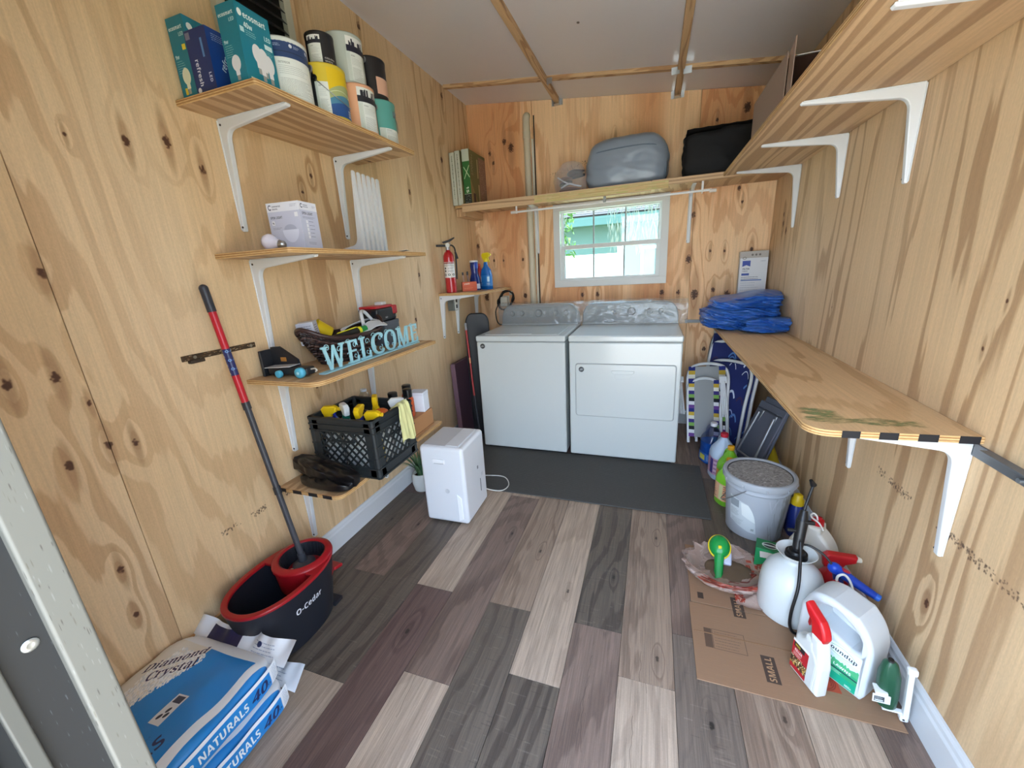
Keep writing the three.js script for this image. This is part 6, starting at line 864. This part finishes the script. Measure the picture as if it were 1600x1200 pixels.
{ // grey pail
  const t = thing('plastic_pail', 'grey five-gallon pail with dirty lid and torn white label', 'pail', [0.557, 0, -2.115], 0), m = std(0xa9aeb4, 0.45);
  const lidTex = print(512, 512, (x, w, h) => { fill(x, '#a09d9a', 0, 0, w, h); for (let i = 0; i < 2600; i++) { x.fillStyle = ['rgba(70,64,60,.3)', 'rgba(226,224,220,.5)', 'rgba(130,122,116,.35)', 'rgba(50,46,44,.25)'][i & 3]; x.beginPath(); x.ellipse(rnd() * w, rnd() * h, 1 + rnd() * 14, 1 + rnd() * 4, rr(-0.6, 0.4), 0, 7); x.fill(); } });
  const bodyTex = print(1024, 512, (x, w, h) => { fill(x, '#abb0b7', 0, 0, w, h); for (let i = 0; i < 900; i++) { x.strokeStyle = ['rgba(210,214,220,.35)', 'rgba(110,112,112,.3)', 'rgba(90,90,86,.22)'][i % 3]; x.lineWidth = 1 + rnd() * 2; x.beginPath(); const a = 40 + rnd() * 320, b = 120 + rnd() * 340; x.moveTo(a, b); x.lineTo(a + rr(-30, 30), b + rr(-14, 14)); x.stroke(); } for (let i = 0; i < 300; i++) { x.fillStyle = 'rgba(96,98,84,.25)'; x.beginPath(); x.ellipse(100 + rnd() * 150, 260 + rnd() * 160, 2 + rnd() * 12, 2 + rnd() * 7, rnd(), 0, 7); x.fill(); } });
  part('pail', lathe([[0, 0.004], [0.118, 0.004], [0.122, 0], [0.128, 0.004], [0.1475, 0.26], [0.1475, 0.265], [0.153, 0.268], [0.153, 0.275], [0.1485, 0.278], [0.149, 0.298], [0.155, 0.301], [0.155, 0.308], [0.150, 0.311], [0.151, 0.318], [0.140, 0.318]], 72), printed(bodyTex, 0.45), t);
  part('lid', lathe([[0.163, 0.298], [0.166, 0.302], [0.166, 0.326], [0.163, 0.332], [0.152, 0.334], [0.147, 0.331], [0.145, 0.322], [0.0, 0.322]], 72), m, t); part('lid_top', at(new THREE.CircleGeometry(0.1448, 64), 0, 0.3226, 0, -PI / 2), printed(lidTex, 0.5), t); part('lid_groove', at(new THREE.TorusGeometry(0.144, 0.0028, 8, 72), 0, 0.3228, 0, PI / 2), std(0x35332f, 0.7), t);
  const lb = print(512, 512, (x, w, h) => { x.clearRect(0, 0, w, h); x.fillStyle = '#c9d0d2'; x.beginPath(); x.moveTo(10, 0); x.lineTo(330, 60); x.quadraticCurveTo(440, 160, 470, 330); x.lineTo(500, 505); x.lineTo(380, 500); x.lineTo(10, 400); x.fill(); x.fillStyle = '#e1e6e4'; x.beginPath(); x.moveTo(220, 60); x.lineTo(340, 70); x.quadraticCurveTo(440, 170, 466, 330); x.lineTo(250, 250); x.fill(); fill(x, '#8f979c', 20, 40, 170, 120); fine(x, '#747c82', 30, 200, 180, 6, 18, 5); fine(x, '#8a9296', 60, 340, 220, 6, 16, 4); fill(x, '#9ea6a6', 410, 430, 50, 36); });
  const lg = new THREE.CylinderGeometry(0.1462, 0.1322, 0.185, 40, 1, true, -1.15, 1.05); part('label', at(lg, 0, 0.135, 0), new THREE.MeshStandardMaterial({ map: lb, transparent: true, roughness: 0.5 }), t);
  const hp = []; for (let i = 0; i <= 16; i++) { const a = 0.62 + PI * i / 16, s = Math.sin(PI * i / 16); hp.push([0.158 * Math.sin(a) * (1 + 0.02 * s), 0.285 - 0.16 * s, 0.158 * Math.cos(a) * (1 + 0.02 * s)]); } const fl = hp.map(([x, y, z]) => [-x * 1.0, y, z]);
  part('handle', tube(hp.map(([x, y, z]) => [x, y, z]).map(([x, y, z]) => { const a = Math.atan2(x, z); return [x, y, z]; }), 0.0022, 50, 6), tin, t, [0, 0, 0], [0, PI / 2 + 0.4, 0]); for (let i = 0; i < 10; i++) part('lid_tab', at(rbox(0.012, 0.016, 0.005, 0.002), 0, 0.305, 0.166, 0, 0, 0).applyMatrix4(new THREE.Matrix4().makeRotationY(i * 0.628)), m, t);
}
{
  const b = thing('spray_jug', 'dark blue bottle with yellow cap squeezed between pail and right wall', 'bottle', [0.742, 0.001, -2.12]);
  part('bottle', loft([{ y: 0, rx: 0.034, rz: 0.05, p: 3 }, { y: 0.006, rx: 0.037, rz: 0.054, p: 3 }, { y: 0.11, rx: 0.037, rz: 0.052, p: 2.6 }, { y: 0.15, rx: 0.03, rz: 0.034 }, { y: 0.17, rx: 0.024 }], 32), std(0x1f2f78, 0.4), b); part('cap', at(lathe([[0.026, 0], [0.028, 0.004], [0.028, 0.03], [0.021, 0.036], [0.020, 0.055], [0.012, 0.06], [0, 0.06]], 28), 0, 0.165, 0), std(0xe0bb1a, 0.4), b);
}
// ---------------------------------------------------------------- right floor, near end: garden chemicals on a flattened carton
const KB = 0.0052;
{
  const tex = print(1024, 1280, (x, w, h) => { // u: wall side right; v up = away from the camera
    fill(x, '#937257', 0, 0, w, h); for (let i = 0; i < 2600; i++) fill(x, ['rgba(120,86,58,.12)', 'rgba(196,156,120,.12)'][i & 1], rnd() * w, rnd() * h, 20 + rnd() * 90, 1);
    const sm = (cx, cy) => { x.save(); x.translate(cx, cy); fill(x, '#4a3a30', -38, -90, 76, 180); txt(x, 'SMALL', 0, 0, 52, '#b08a66', { rot: -PI / 2, align: 'center' }); x.restore(); };
    sm(430, 1090); sm(330, 640);
    fill(x, '#5e4838', 80, 880, 46, 150); x.strokeStyle = '#6a5240'; x.lineWidth = 4; x.strokeRect(130, 880, 190, 150); fine(x, '#6d5544', 142, 900, 160, 6, 22, 4);
    fill(x, '#b4472e', 640, 1020, 130, 120); x.strokeStyle = '#8f3424'; x.lineWidth = 6; for (let i = 0; i < 6; i++) { x.beginPath(); x.arc(700, 1080, 10 + i * 9, i, i + 4); x.stroke(); }
    fill(x, '#43342a', 70, 560, 40, 60);
  });
  const t = thing('flattened_carton', 'flattened brown cardboard carton on the floor under the garden bottles', 'cardboard', [0.49, 0, -1.515], 0);
  const s = (a, b, c, d, e) => { const g = extr(shape([[a, c], [b, c + e], [b, d], [a, d]]), 0.0045, 0.0008, 4, 1), uv = g.attributes.uv, p = g.attributes.position; for (let i = 0; i < uv.count; i++) uv.setXY(i, (p.getX(i) + 0.295) / 0.59, (p.getY(i) + 0.365) / 0.73); return g.rotateX(-PI / 2); };
  const km = printed(tex, 0.8); part('panel', s(-0.292, 0.284, -0.362, -0.018, 0), km, t, [0, 0.0003, 0]); part('panel', s(-0.284, 0.284, -0.014, 0.36, 0), km, t, [0, 0.0003, 0]);
  part('crease', at(rbox(0.57, 0.0012, 0.004, 0.0005, 1), 0, 0.0052, 0.16), std(0x8a6748, 0.9), t);
}
{ // crumpled produce bag with red print
  const tex = print(512, 256, (x, w, h) => { fill(x, '#c9aea0', 0, 0, w, h); for (let i = 0; i < 190; i++) { x.fillStyle = ['#a33a2a', '#c4523a', '#8f2e24', '#d9b9a8'][i & 3]; x.beginPath(); x.ellipse(((rnd() * 230 - 50) + 512) % 512, 20 + rnd() * 170, 6 + rnd() * 26, 3 + rnd() * 10, rr(-0.5, 0.5), 0, 7); x.fill(); } for (let i = 0; i < 120; i++) fill(x, 'rgba(255,244,236,.4)', rnd() * w, rnd() * h, 8 + rnd() * 50, 1 + rnd() * 2); });
  const t = thing('plastic_bag', 'crumpled open clear plastic bag with red print on the cardboard', 'bag', [0.368, KB, -1.70]);
  const g = loft(Array.from({ length: 26 }, (_, i) => { const q = i / 25; return q < 0.62 ? { y: 0.001 + 0.052 * Math.sin(q / 0.62 * PI / 2), rx: 0.13 + 0.03 * Math.sin(q * 4.6), rz: 0.105 + 0.02 * Math.sin(q * 4.6), v: q } : { y: 0.053 - 0.036 * (q - 0.62) / 0.38, rx: 0.148 - 0.05 * (q - 0.62) / 0.38, rz: 0.112 - 0.03 * (q - 0.62) / 0.38, v: q }; }), 120, true);
  displace(g, (v) => { const k = 0.016 * ridge(v.x * 13, v.y * 26, v.z * 13) + 0.008 * ridge(v.x * 30, v.y * 40, v.z * 30); const r = Math.hypot(v.x, v.z) || 1; if (v.y > 0.003) { v.x += k * v.x / r * 1.6; v.z += k * v.z / r * 1.6; v.y = Math.max(0.002, v.y + k * 0.9); } });
  part('film', g, new THREE.MeshPhysicalMaterial({ map: tex, roughness: 0.28, transmission: 0.5, thickness: 0, side: THREE.DoubleSide }), t);
  part('contents', at(blob(0.1, 0.018, 0.07, 2.4, (v) => { v.y += 0.006 * perlin.noise(v.x * 20, 1, v.z * 20); if (v.y < -0.0175) v.y = -0.0175; }, 40, 24), 0.01, 0.022, 0.0), std(0x63503c, 0.8), t);
  part('tail', at(displace(new THREE.PlaneGeometry(0.1, 0.09, 16, 12), (v) => { v.z = 0.012 * ridge(v.x * 16, v.y * 16, 2); }), 0.06, 0.014, 0.15, -PI / 2), new THREE.MeshPhysicalMaterial({ map: tex, roughness: 0.28, transmission: 0.3, thickness: 0, side: THREE.DoubleSide }), t);
  // hose-end spreader, green and yellow
  const s = thing('garden_sprayer', 'green and yellow battery garden spreader lying in the plastic bag', 'sprayer', [0.34, 0.092, -1.745]), G = std(0x0f8a3e, 0.35), Y = std(0xe8d21e, 0.4);
  s.rotation.order = 'YXZ'; s.rotation.set(0.62, -0.12, 0);
  part('head', at(loft([{ y: -0.03, rx: 0.03, rz: 0.034 }, { y: -0.012, rx: 0.042, rz: 0.05 }, { y: 0.0, rx: 0.045, rz: 0.053 }, { y: 0.022, rx: 0.04, rz: 0.048 }, { y: 0.036, rx: 0.028, rz: 0.034 }, { y: 0.04, rx: 0.012, rz: 0.016 }], 40), 0, 0, -0.02), G, s);
  part('trim_ring', at(new THREE.TorusGeometry(1, 0.09, 10, 48), 0, 0, 0, PI / 2).scale(0.0445, 0.05, 0.0525).translate(0, 0.0, -0.02), Y, s); part('button', at(rbox(0.014, 0.008, 0.014, 0.003), 0, 0.041, -0.005), Y, s);
  part('handle', at(loft([{ y: 0, rx: 0.021, rz: 0.018 }, { y: 0.06, rx: 0.0185, rz: 0.017 }, { y: 0.115, rx: 0.02, rz: 0.018 }], 24), 0, 0, 0, PI / 2 + 0.12, 0, 0).translate(0, 0.012, 0.02), G, s); part('end_ring', at(lathe([[0.014, 0], [0.024, 0], [0.0255, 0.006], [0.0245, 0.026], [0.016, 0.03], [0.014, 0.02]], 28), 0, 0, 0, PI / 2 + 0.12, 0, 0).translate(0, 0.0005, 0.132), Y, s); part('hopper', at(rbox(0.05, 0.05, 0.06, 0.01), 0.028, -0.03, 0.02), std(0xb9bdd0, 0.35), s);
  const bt = print(128, 128, (x, w, h) => { fill(x, '#14713f', 0, 0, w, h); x.fillStyle = '#c9cfca'; x.beginPath(); x.arc(64, 64, 38, 0, 7); x.fill(); x.fillStyle = '#202c28'; x.beginPath(); x.arc(64, 64, 32, 0, 7); x.fill(); fill(x, '#c9cfca', 28, 56, 72, 16); });
  const bx = thing('fertilizer_box', 'small green and yellow box with a round emblem on its lid', 'box', [0.545, KB, -1.775], -0.25), gm = std(0x12834a, 0.5); part('carton', at(rbox(0.105, 0.10, 0.075, 0.002), 0, 0.085, 0), [gm, gm, printed(bt, 0.45), gm, gm, gm], bx); part('base_band', at(rbox(0.106, 0.04, 0.076, 0.002), 0, 0.0205, 0), std(0xe3c31f, 0.5), bx); part('torn_flap', at(rbox(0.09, 0.0015, 0.03, 0.0006), 0.01, 0.118, 0.05, 0.35, 0.1, 0), std(0xcfcac4, 0.7), bx);
}
{ // pump sprayer with hose and wand
  const t = thing('pump_sprayer', 'white translucent pump sprayer with black pump and blue wand', 'sprayer', [0.568, KB, -1.555], 0), W = phys(0xcdd1d0, 0.38, { clearcoat: 0.2 }), bk = std(0x151517, 0.4), bl = std(0x1b46b8, 0.35);
  part('tank', lathe([[0, 0.004], [0.085, 0.003], [0.095, 0], [0.105, 0.01], [0.108, 0.04], [0.1085, 0.12], [0.104, 0.165], [0.092, 0.2], [0.07, 0.226], [0.045, 0.24], [0.036, 0.248], [0.036, 0.256], [0.05, 0.264], [0.066, 0.285], [0.068, 0.287], [0.064, 0.287], [0.046, 0.268], [0.034, 0.262], [0, 0.262]], 56), W, t);
  const p = part('pump', merge(at(cyl(0.036, 0.038, 0.018, 32), 0, 0.272, 0), at(cyl(0.026, 0.03, 0.012, 32), 0, 0.285, 0), rod([0, 0.28, 0], [0.0, 0.31, -0.002], 0.012)), bk, t);
  part('pump_handle', merge(rod([0.0, 0.30, 0], [0.012, 0.405, -0.03], 0.017, 0.02), rod([0.012, 0.40, -0.03], [0.018, 0.44, -0.045], 0.02, 0.012), at(rbox(0.04, 0.014, 0.014, 0.004), 0.03, 0.405, -0.02), at(rbox(0.05, 0.012, 0.012, 0.004), -0.012, 0.365, -0.016)), bk, t);
  part('lance', merge(rod([0.016, 0.43, -0.045], [0.048, 0.535, -0.085], 0.005), rod([0.048, 0.532, -0.085], [0.034, 0.556, -0.075], 0.011, 0.006)), bk, t);
  part('hose', tube([[0.0, 0.34, 0.018], [-0.004, 0.30, 0.05], [-0.02, 0.22, 0.118], [-0.034, 0.12, 0.135], [-0.03, 0.05, 0.13], [-0.01, 0.012, 0.125], [0.03, 0.008, 0.115]], 0.0055, 70, 10), bk, t);
  part('wand_hose', tube([[0.0, 0.30, -0.02], [0.035, 0.318, 0.0], [0.08, 0.30, 0.02], [0.112, 0.262, 0.045]], 0.0042, 40, 8), bk, t);
  part('wand', merge(rod([0.112, 0.262, 0.035], [0.17, 0.23, 0.055], 0.02, 0.0165), rod([0.17, 0.23, 0.055], [0.228, 0.201, 0.076], 0.0165, 0.013), at(new THREE.SphereGeometry(0.021, 24, 16), 0.112, 0.262, 0.035)), bl, t); part('wand_tip', rod([0.226, 0.202, 0.075], [0.238, 0.197, 0.08], 0.0135, 0.0125), std(0x3a74d8, 0.3), t); part('wand_button', at(rbox(0.026, 0.01, 0.016, 0.003), 0.142, 0.266, 0.047, 0, 0.3, -0.5), std(0xb32436, 0.4), t); part('wand_grip', rod([0.122, 0.25, 0.038], [0.15, 0.11, 0.04], 0.017, 0.012), std(0x1a2768, 0.4), t);
}
{ // jugs behind and beside the pump sprayer
  const cream = std(0xdcd8cc, 0.4), red = std(0xb8141d, 0.35);
  const handleJug = (name, label, pos, ry, prof, hole, depth, m) => { const t = thing(name, label, 'jug', pos, ry), s = shape(prof); if (hole) { const h = new THREE.Path(); h.moveTo(...hole[0]); for (const q of hole.slice(1)) q.length === 2 ? h.lineTo(...q) : h.quadraticCurveTo(...q); h.closePath(); s.holes.push(h); } part('body', at(extr(s, depth, 0.014, 14, 5), 0, 0, -depth / 2), m, t); return t; };
  const a = handleJug('jug', 'off-white jug with hollow handle and red hooked cap behind the sprayer', [0.71, KB, -1.80], -0.6, [[-0.085, 0], [0.085, 0], [0.09, 0.13], [0.085, 0.19, 0.03, 0.24], [0.026, 0.265], [-0.018, 0.265], [-0.024, 0.235], [-0.075, 0.205, -0.085, 0.13]], [[-0.055, 0.13], [-0.012, 0.14], [-0.005, 0.18, -0.02, 0.205], [-0.05, 0.19, -0.058, 0.15]], 0.085, cream);
  part('cap', at(cyl(0.022, 0.024, 0.024, 28), 0.004, 0.274, 0), red, a); part('hook', tube([[0.004, 0.285, 0.005], [0.0, 0.306, 0.01], [-0.012, 0.314, 0.01], [-0.02, 0.302, 0.012], [-0.012, 0.296, 0.02], [0.015, 0.288, 0.028], [0.035, 0.262, 0.03]], 0.0036, 40, 8), std(0xe4dfd8, 0.4), a); part('thumb_stop', at(rbox(0.02, 0.014, 0.014, 0.003), 0.006, 0.291, -0.006), red, a);
  const rs = thing('spray_bottle', 'glossy red spray bottle with cream nozzle tip behind the sprayer', 'spray bottle', [0.735, KB, -1.645], 0.0);
  part('bottle', loft([{ y: 0, rx: 0.05, rz: 0.036, p: 3 }, { y: 0.006, rx: 0.053, rz: 0.038, p: 3 }, { y: 0.13, rx: 0.05, rz: 0.036, p: 2.8 }, { y: 0.165, rx: 0.03, rz: 0.026 }, { y: 0.18, rx: 0.022 }], 32), red, rs); part('head', at(extr(shape([[-0.04, 0.0], [0.02, 0.0], [0.03, 0.02], [0.062, 0.034], [0.064, 0.06], [-0.03, 0.062], [-0.048, 0.045]]), 0.036, 0.01, 8, 3), 0.0, 0.178, -0.018), red, rs); part('nozzle', rod([0.062, 0.226, 0], [0.092, 0.218, 0], 0.014, 0.006), std(0xe2d8c4, 0.4), rs);
  const g = thing('spray_bottle', 'slim white bottle with dark green collar and red tipped tube', 'bottle', [0.668, KB, -1.463], 0.3);
  part('bottle', loft([{ y: 0, rx: 0.028 }, { y: 0.006, rx: 0.03 }, { y: 0.165, rx: 0.03 }, { y: 0.185, rx: 0.029 }, { y: 0.192, rx: 0.027 }], 32), std(0xc9d0ca, 0.4), g); part('collar', at(cyl(0.029, 0.031, 0.02, 32), 0, 0.2, 0), std(0x1f4a38, 0.4), g); part('shoulder', at(lathe([[0.027, 0], [0.026, 0.014], [0.018, 0.02], [0, 0.021]], 28), 0, 0.21, 0), std(0xe4e7e2, 0.4), g); part('cap', at(lathe([[0.013, 0], [0.013, 0.012], [0.007, 0.022], [0, 0.023]], 24), 0, 0.23, 0), std(0xc42236, 0.4), g); part('tube', tube([[0, 0.248, 0], [0.002, 0.272, 0], [0.018, 0.282, 0.006], [0.034, 0.262, 0.014], [0.044, 0.225, 0.024], [0.046, 0.195, 0.03]], 0.0042, 40, 8), std(0xe3e2da, 0.35), g);
  // red and white trigger bottle in front
  const lab = print(384, 448, (x, w, h) => { fill(x, '#b3202a', 0, 0, w, h); fill(x, '#e7e4da', 0, 0, w, 40); fill(x, '#1d1c22', 30, 40, 260, 70); txt(x, 'WEED', 60, 78, 46, '#d8b93a'); txt(x, 'KILLER', 60, 150, 56, '#f0e8e0'); fine(x, '#e9d9cc', 40, 190, 240, 3, 18, 6); x.save(); x.translate(0, 250); fill(x, '#3a2a22', 0, 0, w, 130); for (let i = 0; i < 120; i++) { x.fillStyle = ['#c7a24a', '#8f6a3a', '#e9d6a8', '#5d3a26'][i & 3]; x.beginPath(); x.ellipse(rnd() * w, rnd() * 130, 4 + rnd() * 20, 3 + rnd() * 9, rnd() * 3, 0, 7); x.fill(); } x.restore(); fill(x, '#b3202a', 0, 390, w, 58); });
  const b = thing('spray_bottle', 'white trigger bottle with red trigger head and red label at the cardboard front', 'spray bottle', [0.549, KB, -1.25], -1.15); b.scale.set(0.84, 0.97, 0.9);
  part('bottle', at(extr(shape([[-0.065, 0], [0.055, 0], [0.058, 0.12], [0.05, 0.15, 0.028, 0.165], [0.02, 0.195], [-0.02, 0.195], [-0.03, 0.17, -0.06, 0.16], [-0.068, 0.12]]), 0.055, 0.016, 12, 4), 0, 0, -0.0275), std(0xcfd1cd, 0.35), b); part('shroud', at(extr(shape([[0.018, 0.0], [0.06, 0.0], [0.058, 0.11], [0.035, 0.215], [-0.006, 0.215], [0.0, 0.12]]), 0.05, 0.012, 10, 4), 0.004, 0.001, -0.025), std(0xd6d7d4, 0.35), b);
  part('label', at(new THREE.PlaneGeometry(0.076, 0.125), -0.024, 0.078, 0.0281), printed(lab, 0.4), b); part('trigger_head', at(extr(shape([[-0.01, 0.205], [0.042, 0.205], [0.05, 0.225], [0.044, 0.255, 0.02, 0.275], [-0.05, 0.305], [-0.058, 0.295], [-0.05, 0.265, -0.02, 0.25]]), 0.036, 0.012, 10, 4), 0, 0, -0.018), std(0xc4161f, 0.35), b); part('trigger', at(extr(shape([[-0.02, 0.25], [-0.036, 0.258], [-0.04, 0.225], [-0.032, 0.215]]), 0.014, 0.003), 0, 0, -0.007), std(0x9c0f18, 0.4), b);
  // big white herbicide jug
  const rt = print(512, 768, (x, w, h) => { fill(x, '#d5e6ea', 0, 0, w, h); fill(x, '#e3ecec', 0, 0, w, 240); x.strokeStyle = '#7fae6a'; x.lineWidth = 8; x.beginPath(); x.ellipse(236, 130, 190, 92, 0.08, -2.6, 2.9); x.stroke(); txt(x, 'Roundup', 236, 132, 108, '#2f3a44', { align: 'center', rot: 0.1 }); x.fillStyle = '#4fae7a'; x.beginPath(); x.moveTo(0, 330); for (let i = 0; i <= 12; i++) x.quadraticCurveTo(i * 43 - 20, 300 + 40 * Math.sin(i * 1.4), i * 43, 340 + 22 * Math.sin(i)); x.lineTo(512, 480); x.lineTo(0, 440); x.fill(); fill(x, '#2fa06e', 0, 440, w, 328); txt(x, 'FOR', 40, 372, 44, '#e9f2ec'); txt(x, 'LAWNS', 150, 424, 78, '#eef5f0', { rot: 0.06 }); fill(x, '#1e3a4c', 0, 492, w, 26); fine(x, '#cfe8da', 30, 540, 300, 3, 22, 6); fill(x, '#0fa27e', 0, 600, w, 168); fine(x, '#dff2ea', 360, 700, 110, 3, 16, 8); });
  const j = handleJug('jug', 'big white jug with green lawn label and carry handle', [0.65, KB, -1.33], -0.785, [[-0.098, 0], [0.098, 0], [0.106, 0.02], [0.106, 0.17], [0.104, 0.24, 0.05, 0.287], [-0.02, 0.30], [-0.075, 0.30, -0.09, 0.26], [-0.104, 0.22], [-0.104, 0.02]], [[-0.04, 0.195], [0.05, 0.165], [0.085, 0.165, 0.074, 0.205], [0.055, 0.252, -0.005, 0.27], [-0.055, 0.268, -0.055, 0.235]], 0.12, std(0xced3d6, 0.33));
  part('label', at(new THREE.PlaneGeometry(0.098, 0.145), 0.036, 0.084, 0.0606), printed(rt, 0.4), j); part('handle_web', at(extr(shape([[-0.055, 0.18], [0.05, 0.155], [0.088, 0.16], [0.065, 0.25], [-0.005, 0.275], [-0.06, 0.262]]), 0.02, 0.004, 8, 2), 0, 0, -0.04), std(0xced3d6, 0.33), j);
  const wd = thing('sprayer_wand', 'dark green battery wand with white spray arm clipped beside the white jug', 'sprayer', [0.742, KB, -1.212], -0.1), dg = std(0x1f4f38, 0.35), ww = std(0xe6e8e8, 0.35);
  const tilt = new THREE.Matrix4().makeRotationFromEuler(new THREE.Euler(0.1, 0, 0.12));
  part('battery_grip', loft([{ y: 0.03, rx: 0.018, rz: 0.016 }, { y: 0.034, rx: 0.024, rz: 0.022 }, { y: 0.08, rx: 0.028, rz: 0.025 }, { y: 0.16, rx: 0.027, rz: 0.024 }, { y: 0.205, rx: 0.018, rz: 0.016 }, { y: 0.218, rx: 0.008, rz: 0.007 }], 32).applyMatrix4(tilt), dg, wd); part('tip', at(cyl(0.007, 0.009, 0.006, 16), 0, 0.219, 0).applyMatrix4(tilt), std(0x16181a, 0.4), wd);
  const arm = part('spray_arm', merge(at(rbox(0.014, 0.205, 0.018, 0.004), 0.04, 0.105, 0.018), at(rbox(0.024, 0.024, 0.02, 0.007), 0.042, 0.212, 0.018), at(rbox(0.02, 0.02, 0.02, 0.005), 0.036, 0.012, 0.018), at(rbox(0.05, 0.006, 0.014, 0.002), 0.012, 0.025, 0.012)).applyMatrix4(tilt), ww, wd); part('screw_hole', at(cyl(0.003, 0.003, 0.002, 12), 0.034, 0.014, 0.0285, PI / 2).applyMatrix4(tilt), std(0x2b2b2b, 0.6), arm);
  part('tag', at(rbox(0.042, 0.034, 0.003, 0.001), -0.022, 0.085, 0.03).applyMatrix4(tilt), [ww, ww, ww, ww, printed(print(128, 96, (x, w, h) => { fill(x, '#dfe2e0', 0, 0, w, h); fill(x, '#3b4044', 10, 18, 74, 62); fill(x, '#cfd4d4', 16, 58, 60, 16); fine(x, '#b9bec0', 16, 26, 60, 3, 10, 4); }), 0.5), ww], wd); part('clip', at(rbox(0.03, 0.008, 0.03, 0.002), -0.022, 0.106, 0.016).applyMatrix4(tilt), ww, wd);
}
scene.traverse((o) => { if (o.isMesh) { o.castShadow = true; o.receiveShadow = true; } });
renderer.render(scene, camera);
